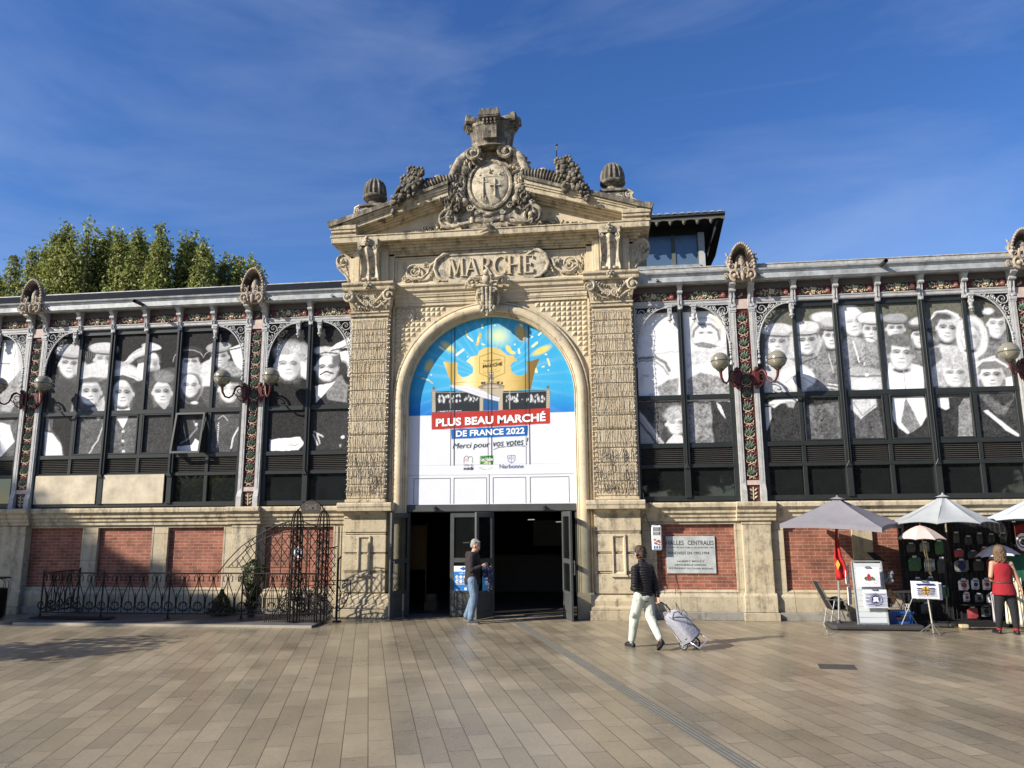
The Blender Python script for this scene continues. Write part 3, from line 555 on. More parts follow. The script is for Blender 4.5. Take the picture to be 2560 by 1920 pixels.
for s in (-1, 1):
    for px in PX:
        c = s*px; T = Matrix.Translation((c, 0, 0))
        back = MB(); back.box(c-.26, c+.26, .045, .35, 2.45, 7.4)
        pp = back.build('paired_post', POST, hall)
        for q in (-1, 1):
            m = MB(); x = c+q*.205
            m.box(x-.058, x+.058, -.05, .045, 2.46, 6.78); m.box(x-.064, x+.064, -.10, .045, 2.464, 2.70); m.add([(x-.064, -.10, 2.70), (x+.064, -.10, 2.70), (x+.064, .045, 2.70), (x-.064, .045, 2.70), (x-.058, -.05, 2.84), (x+.058, -.05, 2.84), (x+.058, .045, 2.84), (x-.058, .045, 2.84)], [(0, 1, 5, 4), (1, 2, 6, 5), (3, 0, 4, 7), (4, 5, 6, 7)])
            m.box(x-.02, x+.02, -.056, -.05, 2.9, 6.7)
            m.build('post', POST, pp, bevel=.006)
            k = corbel_mb(.13, .58, .27); k.box(-.07, .07, -.07, 0, 6.74, 6.80); k.box(-.066, .066, -.062, 0, 6.70, 6.725)
            k.xf(Matrix.Translation((x, 0, -.005))); k.build('corbel', LACE, pp, smooth=40)
        m = MB(); m.v = list(STRIP.v); m.f = list(STRIP.f); m.m = list(STRIP.m); m.xf(T); m.build('vine_strip', STM, pp)
        m = MB(); m.v = list(CREST.v); m.f = list(CREST.f); m.m = list(CREST.m); m.xf(Matrix.Translation((c, -.16, -.02)) @ Matrix.Translation((0, 0, 7.40)) @ Matrix.Diagonal((1.02, 1.0, 1.2, 1)) @ Matrix.Translation((0, 0, -7.40))); m.build('crest', [TERRA, mat('dark_brown_hollow', (.055, .034, .022), .6, 0, .5, 20)], pp, smooth=50)  # shell hollow and its ribs coloured a darker brown than the rim
# ---- gutter, cornice boards, roofs
for s in (-1, 1):
    x0, x1 = mir(s, 3.34, 18.0); gt = MB()
    gt.xprism([(.3, 7.385), (-.17, 7.385), (-.2, 7.36), (-.24, 7.36), (-.26, 7.39), (-.29, 7.395), (-.29, 7.515), (-.31, 7.53), (-.31, 7.55), (-.35, 7.575), (-.36, 7.61), (-.33, 7.615), (-.33, 7.58), (.3, 7.58)], x0, x1)
    gt.build('gutter', ZINC, hall)
    if s > 0:
        pr = MB(); pr.box(x0, x1, -.20, .35, 7.582, 7.74); k = x0
        pr.box(x0, x1, -.215, .36, 7.741, 7.762); pr.build('parapet', mat('grey_parapet', (.36, .355, .33), .8, 0, .35, 9, .3, 30), hall)
        rf = MB(); rf.add([(x0, .3, 7.6), (x1, .3, 7.6), (x1, 8, 8.4), (x0, 8, 8.4), (x1, 16, 7.4), (x0, 16, 7.4)], [(0, 1, 2, 3), (3, 2, 4, 5)]); rf.build('roof', SLATE, hall)
    else:
        a = at(872, 699.6, 1.2); rz = a[2]
        rf = MB(); rf.add([(x0, -.25, 7.60), (x1, -.25, 7.60), (x1, 1.3, 8.33), (x0, 1.3, 8.33), (x1, 12, 9.2), (x0, 12, 9.2), (x1, 12, 7.6), (x0, 12, 7.6)], [(0, 1, 2, 3), (3, 2, 4, 5), (5, 4, 6, 7)]); rf.build('roof', SLATE, hall)
        rr = MB(); rr.tube([(x0, 1.28, 8.335), (x1, 1.28, 8.335)], .02, 5); rr.build('roof_ridge', ZINC, hall)
    e = MB(); q = mir(s, 17.7, 17.95); e.box(q[0], q[1], 0, 16, .0, 7.58); e.box(x0, x1, 15.8, 16, 0, 7.5); e.build('side_wall', BASEST, hall)
# spouts
for (u, v, s) in ((355, 761, -1), (2203, 663, 1), (831, 740, -1), (1643, 702, 1)):
    p = at(u, v, -.31); m = MB(); m.tube([(p[0], -.30, p[2]), (p[0], -.34 if u in (831, 1643) else -.62, p[2]-.0)], .045 if u in (355, 2203) else .035, 8, caps=False); m.tube([(p[0], -.20, p[2]), (p[0], -.25, p[2])], .05, 8); m.build('spout', mat('spout_dark', (.03, .03, .03), .6), hall)
# interior blackness: floor, ceiling, columns, counters
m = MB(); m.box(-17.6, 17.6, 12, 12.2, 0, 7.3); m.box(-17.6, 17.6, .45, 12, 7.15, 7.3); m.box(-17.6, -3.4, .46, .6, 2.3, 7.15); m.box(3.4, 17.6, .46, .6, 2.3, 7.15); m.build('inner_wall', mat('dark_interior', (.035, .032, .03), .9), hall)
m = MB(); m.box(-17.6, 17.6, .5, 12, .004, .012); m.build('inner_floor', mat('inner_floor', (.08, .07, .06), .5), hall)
# roof monitor behind the right wing
dm = thing('roof_lantern', 'dark raised roof lantern with two blue panes and scalloped eaves beside the pediment', 'roof lantern', (4.6, 3.6, 8.0))
m = MB(); m.box(2.4, 5.46, 3.52, 12, 7.9, 10.25); m.build('wall', FRAME, dm)
m = MB(); m.box(5.33, 5.50, 3.44, 3.6, 7.95, 9.98); m.build('corner_post', mat('pale_lead', (.42, .43, .42), .6), dm)
m = MB(); m.box(2.4, 5.36, 3.40, 3.62, 8.9, 9.05); m.build('sill', ZINC, dm)
for (a, b) in ((3.9, 4.59), (4.70, 5.29)):
    m = MB(); m.box(a, b, 3.485, 3.51, 9.08, 9.93); m.build('pane', GLASSB, dm)
m = MB(); m.box(4.59, 4.70, 3.46, 3.52, 9.06, 9.95); m.box(5.29, 5.33, 3.46, 3.52, 9.06, 9.95); m.build('window_frame', mat('olive_metal', (.11, .12, .10), .6), dm)
m = MB(); yf = 2.75
k = (yf+17.04)/(3.5+17.04)
X_ = lambda x: CAM[0]+(x-CAM[0])*k
Z_ = lambda z: CAM[2]+(z-CAM[2])*k
m.add([(2.4, yf, 10.20), (X_(6.12), yf, 10.22), (X_(6.27), 6.0, 10.12), (5.95, 13, 10.1), (2.4, 13, 10.2), (2.4, yf, 10.27), (X_(6.12), yf, 10.28), (X_(6.3), 6.0, 10.18), (6.0, 13, 10.2), (2.4, 13, 10.3)], [(0, 1, 2, 3, 4), (5, 9, 8, 7, 6), (0, 5, 6, 1), (1, 6, 7, 2), (2, 7, 8, 3), (3, 8, 9, 4)])
m.build('eaves', mat('lantern_dark', (.03, .03, .028), .7), dm)
m = MB()
x = 3.0
while x < X_(6.05):
    m.box(x, x+.10, yf-.02, 12, 10.281, 10.31); m.tube([(x+.05, yf-.01, 10.295), (x+.05, 6, 10.31)], .018, 6); x += .2
m.build('roof_sheet', ZINC, dm)
m = MB(); x = 3.1
while x < X_(5.95)-.2:
    pts = [(x, 10.20), (x+.36, 10.20)]+[(x+.36-.03*i, 10.07+.05*math.sin(math.pi*i/12)) for i in range(13)]; m.prism(pts, yf+.05, yf+.08); m.lathe([(.01, 9.97), (.045, 10.02), (.05, 10.08)], x, yf+.06, 8); x += .36
m.build('scalloped_board', mat('valance_olive', (.10, .095, .07), .7), dm)
m = MB()
for y in (2.9, 4.2, 5.6): m.prism([(5.5, 9.1), (5.5, 9.2), (X_(6.0), 10.2), (X_(6.0)-.1, 10.2)], y, y+.1)
m.build('eaves_bracket', mat('lantern_dark', (.03, .03, .028), .7), dm)
# ================================================================== PORTAL (parts of the hall)
FT = (900/2212, 800, 260); FC = (560/2212, 940, 270)
def zp(fr, x, y, Y_): p = at(fr[1]+x*fr[0], fr[2]+y*fr[0], Y_); return (p[0], p[2])
# mass of the portal
m = MB(); m.box(-3.36, -2.29, .0, .6, 0, 8.5); m.box(2.29, 3.36, .0, .6, 0, 8.5); m.box(-2.3, 2.3, .13, .6, 6.96, 8.5); m.box(-3.3, 3.3, -.1, .9, 8.5, 8.9)
m.build('portal_wall', STONE, hall)
for s in (-1, 1):
    Q = lambda a, b: mir(s, a, b)
    def bx(mb, a, b, y, z0, z1, yb=.05): q = Q(a, b); mb.box(q[0], q[1], y, yb, z0, z1)
    lp = MB()
    bx(lp, 2.20, 3.47, -.36, 0, .20); 
    q = Q(2.22, 3.45); lp.xprism([(.05, .20), (-.34, .20), (-.345, .26), (-.30, .30), (-.30, .40), (-.27, .46), (-.24, .52), (.05, .52)], q[0], q[1])
    for z0, z1 in ((.545, .955), (1.015, 1.375), (1.42, 1.80), (1.865, 2.17)): bx(lp, 2.335, 3.335, -.24, z0, z1)
    bx(lp, 2.37, 3.30, -.20, .52, 2.32)
    for z in (.985, 1.40, 1.835): bx(lp, 2.345, 3.325, -.222, z-.012, z+.012)
    q = Q(2.34, 3.33); lp.xprism([(.05, 2.17), (-.25, 2.17), (-.255, 2.20), (-.24, 2.215), (-.27, 2.25), (-.33, 2.30), (-.35, 2.33), (.05, 2.33)], q[0], q[1])
    q = Q(2.17, 3.44); lp.xprism([(.05, 2.33), (-.43, 2.33), (-.44, 2.42), (-.455, 2.43), (-.455, 2.50), (-.42, 2.525), (.05, 2.53)], q[0], q[1])
    lo = lp.build('pier_base', LEDGE, hall, bevel=.018)
    # framed niche on the pier base, sunk like an inverted pyramid
    f = MB(); c = s*2.84; x0, x1, z0, z1 = c-.15, c+.15, .93, 1.79; y = -.275; f.box(x0, x0+.035, y, -.2, z0, z1); f.box(x1-.035, x1, y, -.2, z0, z1); f.box(x0+.035, x1-.035, y, -.2, z0, z0+.035); f.box(x0+.035, x1-.035, y, -.2, z1-.035, z1)
    a0, a1, b0, b1 = x0+.035, x1-.035, z0+.035, z1-.035; i = .07
    f.add([(a0, y+.015, b0), (a1, y+.015, b0), (a1, y+.015, b1), (a0, y+.015, b1), (a0+i, -.17, b0+.12), (a1-i, -.17, b0+.12), (a1-i, -.17, b1-.12), (a0+i, -.17, b1-.12)], [(0, 1, 5, 4), (1, 2, 6, 5), (2, 3, 7, 6), (3, 0, 4, 7), (4, 5, 6, 7)])
    f.box(x0-.03, x1+.03, y-.015, -.2, z0-.03, z0+.002); f.build('niche_frame', STONE, lo)
    # shaft in courses
    sh = MB(); bx(sh, 2.42, 3.28, -.198, 2.53, 6.92); z = 2.62; bx(sh, 2.37, 3.33, -.24, 2.53, 2.60); k = 0
    while z < 6.85:
        h = .30 if k % 2 == 0 else .385; z1 = min(z+h, 6.88); bx(sh, 2.40, 3.30, -.215, z, z1); z = z1+.022; k += 1
    sh.build('pier_shaft', STONEC, hall, bevel=.012)
    # capital
    cp = MB(); cx = s*2.85
    bx(cp, 2.37, 3.335, -.26, 6.90, 6.935); bx(cp, 2.385, 3.32, -.245, 6.935, 6.98); bx(cp, 2.36, 3.345, -.275, 6.98, 7.02)
    cp.add([(cx-.46, -.22, 7.02), (cx+.46, -.22, 7.02), (cx+.46, .02, 7.02), (cx-.46, .02, 7.02), (cx-.56, -.34, 7.5), (cx+.56, -.34, 7.5), (cx+.56, .02, 7.5), (cx-.56, .02, 7.5)], [(0, 1, 5, 4), (1, 2, 6, 5), (3, 0, 4, 7), (4, 5, 6, 7)])
    q = Q(2.22, 3.49); cp.xprism([(.05, 7.5), (-.40, 7.5), (-.42, 7.53), (-.42, 7.60), (-.44, 7.61), (-.47, 7.64), (-.47, 7.69), (.05, 7.69)], q[0], q[1])
    co_ = cp.build('capital', LEDGE, hall, bevel=.008)
    cv = MB()
    for q in (-1, 1):
        cv.spiral((cx+q*.50, 7.36), -.40, .125, 1.7, math.pi/2, .034, q*1 if q > 0 else 1*q, 26); cv.ball((cx+q*.5, -.43, 7.36), .045, 2)
        cv.tube([(cx+q*.50, -.38, 7.485), (cx+q*.36, -.36, 7.43), (cx+q*.24, -.33, 7.30), (cx+q*.13, -.32, 7.20), (cx+q*.06, -.32, 7.16)], [.04, .04, .034, .028, .02], 6)
        cv.tube([(cx+q*.45, -.36, 7.24), (cx+q*.33, -.33, 7.20), (cx+q*.22, -.31, 7.11), (cx+q*.1, -.30, 7.09)], [.022, .024, .022, .015], 6)
        cv.spiral((cx+q*.085, 7.21), -.34, .075, 1.6, -math.pi/2, .020, -q, 20)
        for k in range(6): cv.leaf((cx+q*(.12+.06*k), 7.33+.02*k), 1.2+q*.4, .09, .03, -.33-.01*k, .03); cv.leaf((cx+q*(.05+.07*k), 7.05), math.pi/2-q*.3, .1, .03, -.27, .03)
        for k in range(9): cv.ball((cx+q*random.uniform(.1, .45), -.35, random.uniform(7.07, 7.38)), random.uniform(.018, .03), 1)
    for a in range(6): cv.ball((cx+.065*math.cos(a*1.05), -.47, 7.60+.065*math.sin(a*1.05)), (.045, .035, .045), 1)
    cv.ball((cx, -.50, 7.60), .045, 1); cv.build('capital_carving', ORN, co_, smooth=50)
    # block above the capital with console
    ub = MB(); bx(ub, 2.30, 3.42, -.16, 7.69, 8.60, .3); bx(ub, 2.44, 3.30, -.26, 7.69, 8.62); bx(ub, 2.50, 2.60, -.28, 7.76, 8.5); bx(ub, 3.14, 3.24, -.28, 7.76, 8.5); bx(ub, 2.28, 3.44, -.30, 7.69, 7.75); ub.build('upper_pier', STONE, hall, bevel=.008)
    cs = MB(); prof = [(.0, 7.75), (-.36, 7.75), (-.37, 7.83), (-.35, 7.93), (-.36, 8.06), (-.42, 8.20), (-.50, 8.33), (-.56, 8.43), (-.555, 8.52), (-.50, 8.56), (0, 8.56)]
    nU = 17; W = .235; ring = []
    for i in range(nU):
        t = i/(nU-1)*2-1; rel = .045*math.cos(t*math.pi*2.0)*(1-.2*abs(t)); wd = [1, 1, .98, .88, .82, .84, .9, 1, 1, 1, 1]
        ring.append([(cx+t*W*wd[k], y-(rel if 0 < k < 10 else 0), z) for k, (y, z) in enumerate(prof)])
    v = [p for r in ring for p in r]; n_ = len(prof); fs = [(i*n_+k, i*n_+k+1, (i+1)*n_+k+1, (i+1)*n_+k) for i in range(nU-1) for k in range(n_-1)]+[tuple(range(n_)), tuple(range((nU-1)*n_, nU*n_))]
    cs.add(v, fs)
    cs.box(cx-.245, cx+.245, -.60, .0, 8.56, 8.88) if False else cs.box(cx-.245, cx+.245, -.575, .0, 8.565, 8.72)
    for q in (-1, 1): cs.spiral((cx+q*.17, 8.50), -.585, .05, 1.3, math.pi/2, .018, -q, 14); cs.ball((cx+q*.12, -.37, 7.79), (.08, .04, .04), 1)
    for a in range(6): cs.ball((cx+.05*math.cos(a*1.05), -.62, 8.64+.05*math.sin(a*1.05)), (.045, .045, .045), 1)
    cs.ball((cx, -.655, 8.64), .04, 1); cs.ball((cx+.0, -.64, 8.72), .05, 1)
    cs.build('console', ORN, hall, smooth=45)
    # scroll buttress on the outer flank
    sv = MB(); X = lambda x: s*x; pts = [(3.36, 7.75), (3.40, 7.78), (3.44, 7.9), (3.52, 8.0), (3.64, 8.1), (3.74, 8.2), (3.78, 8.32), (3.74, 8.46), (3.66, 8.53), (3.36, 8.56)]
    sv.prism([(X(a), b) for a, b in pts], -.15, .25); sv.spiral((X(3.60), 8.34), -.16, .145, 1.6, math.pi/2, .03, -s, 24); sv.ball((X(3.6), -.19, 8.34), .05, 2)
    sv.tube([(X(3.42), -.16, 7.82), (X(3.5), -.16, 7.97), (X(3.62), -.16, 8.08), (X(3.73), -.16, 8.2)], .03, 6)
    for k in range(5): sv.leaf((X(3.43+.03*k), 7.95+.07*k), math.pi/2+s*.2*k-s*.4, .09, .03, -.16)
    sv.build('scroll_buttress', ORN, hall, smooth=45)
# spandrels with diamond points
RC = 4.9
sp = MB()
for s in (-1, 1):
    pts = [(s*2.30, RC-.1), (s*2.30, 7.17), (0, 7.17)]+[(s*2.2*math.cos(a), RC+2.2*math.sin(a)) for a in np.linspace(math.pi/2, 0, 20)]; sp.prism(pts, .002, .14)
    sp.box(*mir(s, 2.30, 2.345), -.05, .1, .55, 7.17)
    w_ = .121
    x = 2.285
    while x > .6:
        z = 7.14
        while z > 4.9:
            a0, a1, z0, z1 = x-w_, x, z-w_, z
            if math.hypot(a0, z0-RC) > 2.325: sp.add([(s*a0, 0, z0), (s*a1, 0, z0), (s*a1, 0, z1), (s*a0, 0, z1), (s*(a0+a1)/2, -.045, (z0+z1)/2)], [(0, 1, 4), (1, 2, 4), (2, 3, 4), (3, 0, 4)])
            z -= w_
        x -= w_
sp.build('spandrel', STONE, hall)
# archivolt and jambs
prof = [(0, .16), (0, -.045), (.015, -.06), (.03, -.045), (.045, -.075), (.06, -.085), (.07, -.07)]+[(.07+.105-.105*math.cos(a), -.07-.085*math.sin(a)) for a in np.linspace(.15, math.pi-.1, 9)]+[(.285, -.06), (.30, -.085), (.325, -.085), (.34, -.06), (.345, .0), (.345, .12)]
path = []; nr = []
for z in (.55, 2.5, 4.0, RC): path.append((1.95, z)); nr.append((1, 0))
for a in np.linspace(0, math.pi, 61)[1:-1]: path.append((1.95*math.cos(a), RC+1.95*math.sin(a))); nr.append((math.cos(a), math.sin(a)))
for z in (RC, 4.0, 2.5, .55): path.append((-1.95, z)); nr.append((-1, 0))
m = MB(); m.sweep(prof, path, nr)
for s in (-1, 1): m.box(*mir(s, 1.93, 2.30), -.17, .2, 0, .5); m.box(*mir(s, 1.94, 2.29), -.15, .2, .5, .555)
m.build('archivolt', STONE, hall, smooth=50)
# keystone with cornucopia figures
k = MB(); k.add([(-.13, -.36, 6.9), (.11, -.36, 6.9), (.16, -.40, 7.47), (-.18, -.40, 7.47), (-.13, 0, 6.9), (.11, 0, 6.9), (.16, 0, 7.47), (-.18, 0, 7.47)], [(0, 1, 2, 3), (0, 4, 5, 1), (1, 5, 6, 2), (2, 6, 7, 3), (3, 7, 4, 0)])
for q in (-1, 0, 1): k.tube([(-.01+q*.075, -.385, 6.92), (-.01+q*.10, -.43, 7.44)], .032, 6)
for zz in (7.0, 7.08, 7.16, 7.24, 7.32): k.tube([(-.14, -.40, zz), (.12, -.40, zz)], .018, 5)
k.box(-.25, .23, -.44, 0, 7.47, 7.52)
for q in (-1, 1):
    k.spiral((-.01+q*.17, 7.36), -.42, .06, 1.4, 0, .022, q, 16); k.ball((-.01+q*.16, -.36, 6.96), (.06, .05, .08), 1); k.ball((-.01+q*.1, -.38, 6.88), (.05, .05, .05), 1); k.spiral((q*.38, 7.60), -.34, .10, 1.5, 0, .035, q, 18)
    k.tube([(q*.1, -.42, 7.66), (q*.25, -.42, 7.66), (q*.38, -.38, 7.70), (q*.5, -.3, 7.58), (q*.55, -.27, 7.47)], [.05, .06, .05, .04, .02], 6)
    for _ in range(7): k.ball((q*random.uniform(.1, .45), -.36, random.uniform(7.5, 7.68)), random.uniform(.03, .05), 1)
    k.tube([(q*.22, -.36, 7.4), (q*.26, -.30, 7.2), (q*.2, -.24, 7.02)], [.03, .04, .02], 6)
k.ball((-.01, -.46, 7.63), (.10, .08, .13), 2); k.ball((-.01, -.52, 7.76), (.07, .06, .08), 2); k.tube([(-.01, -.36, 6.9), (-.01, -.34, 6.78)], [.05, .02], 6); k.ball((-.01, -.35, 6.78), .035, 1)
k.build('keystone', ORN, hall, smooth=50)
# entablature over the arch
m = MB(); m.xprism([(.14, 7.168), (-.05, 7.168), (-.05, 7.24), (-.075, 7.245), (-.075, 7.27), (-.09, 7.28), (-.09, 7.36), (-.12, 7.37), (-.12, 7.39), (-.14, 7.42), (-.14, 7.47), (-.19, 7.50), (-.20, 7.56), (-.24, 7.60), (-.25, 7.64), (-.22, 7.66), (-.16, 7.70), (.14, 7.70)], -2.298, 2.298); m.build('entablature', STONE, hall)
m = MB(); m.box(-2.31, 2.31, -.10, .14, 7.70, 8.42)
for a, b, z0, z1 in ((-2.298, 2.298, 7.70, 7.74), (-2.298, 2.298, 8.335, 8.37), (-2.298, -2.25, 7.74, 8.335), (2.25, 2.298, 7.74, 8.335)): m.box(a, b, -.13, -.10, z0, z1)
fr_ = m.build('frieze', STONE, hall, bevel=.006)
# name plate, its letters and the flanking scrolls
pl = MB(); cx = .06
R_ = .335; zc = 8.03
pts = [(cx-1.02, zc+R_), (cx+1.02, zc+R_)]+[(cx+1.06+R_*.92*math.sin(a), zc+R_*.92*math.cos(a)) for a in np.linspace(.12, math.pi-.12, 12)]+[(cx+1.02, zc-R_), (cx-1.02, zc-R_)]+[(cx-1.06-R_*.92*math.sin(a), zc-R_*.92*math.cos(a)) for a in np.linspace(.12, math.pi-.12, 12)]
pl.prism(pts, -.13, -.04); pl.box(cx-1.0, cx+1.0, -.16, -.12, zc+.29, zc+.345); pl.box(cx-1.03, cx+1.03, -.15, -.12, zc-.37, zc-.325)
for s in (-1, 1):
    pl.tube([(cx+s*(1.0), -.15, zc+R_), (cx+s*1.12, -.16, zc+.33), (cx+s*1.3, -.15, zc+.2), (cx+s*1.36, -.14, zc), (cx+s*1.3, -.15, zc-.18), (cx+s*1.16, -.15, zc-.31), (cx+s*1.04, -.15, zc-.33)], [.03, .045, .05, .04, .04, .035, .02], 7)
    pl.tube([(cx+s*1.30, -.10, zc+.22), (cx+s*1.46, -.10, zc+.08), (cx+s*1.52, -.10, zc-.1), (cx+s*1.66, -.10, zc-.22), (cx+s*1.88, -.10, zc-.23), (cx+s*2.02, -.10, zc-.12)], [.03, .035, .03, .035, .04, .035], 6)
    pl.spiral((cx+s*1.86, zc-.04), -.09, .19, 1.7, -math.pi/2 if s > 0 else -math.pi/2, .032, s, 30); pl.spiral((cx+s*1.58, zc+.12), -.09, .055, 1.4, 0, .02, -s, 14); pl.spiral((cx+s*1.32, zc-.26), -.11, .07, 1.5, 0, .02, s, 16); pl.spiral((cx+s*2.1, zc-.22), -.08, .07, 1.5, 0, .018, -s, 16)
    for k_ in range(8): pl.leaf((cx+s*(1.2+.035*k_), zc+.26-.06*k_), (.3 if s > 0 else math.pi-.3)+.2*k_*-s, .09, .03, -.13, .03)
    for _ in range(16): pl.ball((cx+s*random.uniform(1.4, 1.62), -.09, zc+random.uniform(-.05, .14)), random.uniform(.016, .032), 1)
    for _ in range(9): pl.leaf((cx+s*random.uniform(1.5, 2.1), zc-.30+random.uniform(-.04, .02)), random.uniform(0, 3.1), .09, .02, -.07, .02); pl.leaf((cx+s*2.12, zc+random.uniform(-.2, .15)), random.uniform(.8, 2.4), .1, .025, -.07, .02)
pl.xf(Matrix.Translation((0, -.075, 0))); po = pl.build('name_plate', ORN, hall, smooth=45, bevel=0)
lt = MB(); lx = [-.98]; H = .43; zb = 7.80; yl = (-.165, -.125)
def stroke(x0, z0, x1, z1, wd): dx, dz = x1-x0, z1-z0; ln = math.hypot(dx, dz); nx, nz = -dz/ln*wd/2, dx/ln*wd/2; lt.prism([(x0-nx, z0-nz), (x1-nx, z1-nz), (x1+nx, z1+nz), (x0+nx, z0+nz)], *yl)
def serif(x, z, wd=.085): lt.box(x-wd/2, x+wd/2, yl[0]-.001, yl[1], z-.009, z+.009)
TK, TN = .058, .03; x = -.965
# M
zt = zb+H
for a, b, c, d, wd in ((.04, 0, .07, 1, TN), (.07, 1, .19, .03, TK), (.19, .03, .31, 1, TN), (.32, 1, .345, 0, TK)): stroke(x+a, zb+b*H, x+c, zb+d*H, wd)
for a, b in ((.04, 0), (.345, 0), (.06, 1), (.33, 1)): serif(x+a, zb+b*H)
x += .42 # A
stroke(x+.02, zb, x+.15, zt, TN); stroke(x+.15, zt, x+.28, zb, TK); lt.box(x+.07, x+.235, *yl, zb+.14, zb+.165); serif(x+.02, zb); serif(x+.285, zb)
x += .35 # R
stroke(x+.05, zb, x+.05, zt, TK); serif(x+.05, zb); serif(x+.03, zt, .07)
def arc(cx_, cz_, rx, rz, a0, a1, wd, n=12, vary=0):
    P = [(cx_+rx*math.cos(a), cz_+rz*math.sin(a)) for a in np.linspace(a0, a1, n)]
    for p, q in zip(P[:-1], P[1:]):
        am = abs(math.cos(math.atan2((p[1]+q[1])/2-cz_, (p[0]+q[0])/2-cx_))); stroke(p[0], p[1], q[0], q[1], TN*.8+(wd-TN*.8)*am)
arc(x+.10, zb+.32*1.0, .11, .10, math.pi/2, -math.pi/2, TK); stroke(x+.06, zt-.012, x+.11, zt-.012, .022); stroke(x+.06, zb+.22, x+.11, zb+.22, .022); stroke(x+.13, zb+.22, x+.26, zb, TK*.9); serif(x+.265, zb, .06)
x += .30 # C
arc(x+.20, zb+H/2, .165, H/2, .95, 2*math.pi-.95, TK, 18); stroke(x+.30, zt-.02, x+.30, zt-.11, .02); stroke(x+.30, zb+.02, x+.30, zb+.09, .02)
x += .35 # H
stroke(x+.05, zb, x+.05, zt, TK); stroke(x+.28, zb, x+.28, zt, TK); lt.box(x+.05, x+.28, *yl, zb+.205, zb+.23)
for a in (.05, .28): serif(x+a, zb, .1); serif(x+a, zt, .1)
x += .37 # E acute
stroke(x+.05, zb, x+.05, zt, TK); lt.box(x+.02, x+.24, yl[0]+.001, yl[1], zt-.02, zt+.003); lt.box(x+.02, x+.25, yl[0]+.001, yl[1], zb-.003, zb+.02); lt.box(x+.05, x+.18, yl[0]+.001, yl[1], zb+.205, zb+.227)
stroke(x+.245, zb+.1, x+.235, zb+.01, .02); stroke(x+.235, zt-.08, x+.235, zt, .02); stroke(x+.18, zb+.17, x+.18, zb+.26, .018); stroke(x+.09, zt+.028, x+.20, zt+.095, .04)
lt.xf(Matrix.Translation((0, -.085, 0))); lt.build('lettering', STONE, po, bevel=.004)
# horizontal cornice
m = MB()
for y, hw, z0, z1 in ((-.16, 3.40, 8.40, 8.455), (-.21, 3.45, 8.455, 8.50), (-.27, 3.50, 8.50, 8.56), (-.33, 3.56, 8.56, 8.62), (-.40, 3.62, 8.62, 8.665), (-.54, 3.76, 8.665, 8.80), (-.56, 3.79, 8.80, 8.83)): m.box(-hw, hw, y, .9, z0, z1)
m.build('cornice', LEDGE, hall, bevel=.006)
m = MB(); m.box(-2.3, 2.3, -.10, .6, 8.37, 8.41)
m.box(-3.2, 3.2, -.14, .7, 8.83, 8.9)
# tympanum
T0 = (-3.45, 8.83); m.prism([(-3.5, 8.83), (3.5, 8.83), (.95, 9.66), (.95, 9.95), (-.95, 9.95), (-.95, 9.70)], -.12, .6); m.build('tympanum', STONE, hall)
for s in (-1, 1):
    rk = MB(); X = lambda a: s*a
    def band(y, off0, off1, x0=3.84, x1=.92):
        sl = .30; z_ = lambda x: 9.16+(3.84-x)*sl-.0
        rk.prism([(X(x0), z_(x0)-off1), (X(x0), z_(x0)-off0), (X(x1), z_(x1)-off0), (X(x1), z_(x1)-off1)], y, .85)
    # sima end pieces (short level return at the corner)
    band(-.585, .0, .055, 3.5); band(-.56, .055, .15, 3.5); band(-.53, .15, .20, 3.45)
    band(-.50, .20, .31, 3.55); band(-.40, .31, .345, 3.5); band(-.32, .345, .38, 3.4); band(-.24, .38, .44, 3.3)
    z0 = 9.16+.34*.30
    for yy, xo, a_, b_ in ((-.57, 3.80, 9.0, 9.10), (-.545, 3.77, 8.93, 9.0), (-.50, 3.71, 8.86, 8.93), (-.555, 3.78, 8.831, 8.86)): rk.box(*mir(s, 3.15, xo), yy, .84, a_, b_)
    rk.build('raking_cornice', TOPST if False else LEDGE, hall, bevel=.006)
    tp = MB(); tp.prism([(X(3.85), 9.157), (X(3.5), z0+.003), (X(.92), 9.16+2.92*.3+.003), (X(.92), 9.16+2.92*.3+.05), (X(3.5), z0+.05), (X(3.85), 9.19)], -.55, .86); tp.prism([(X(3.87), 9.195), (X(3.82), 9.06), (X(3.5), 9.15), (X(.92), 9.16+2.92*.3-.055), (X(.92), 9.16+2.92*.3+.01), (X(3.5), z0+.01)], -.61, .861); tp.build('coping', TOPST, hall)
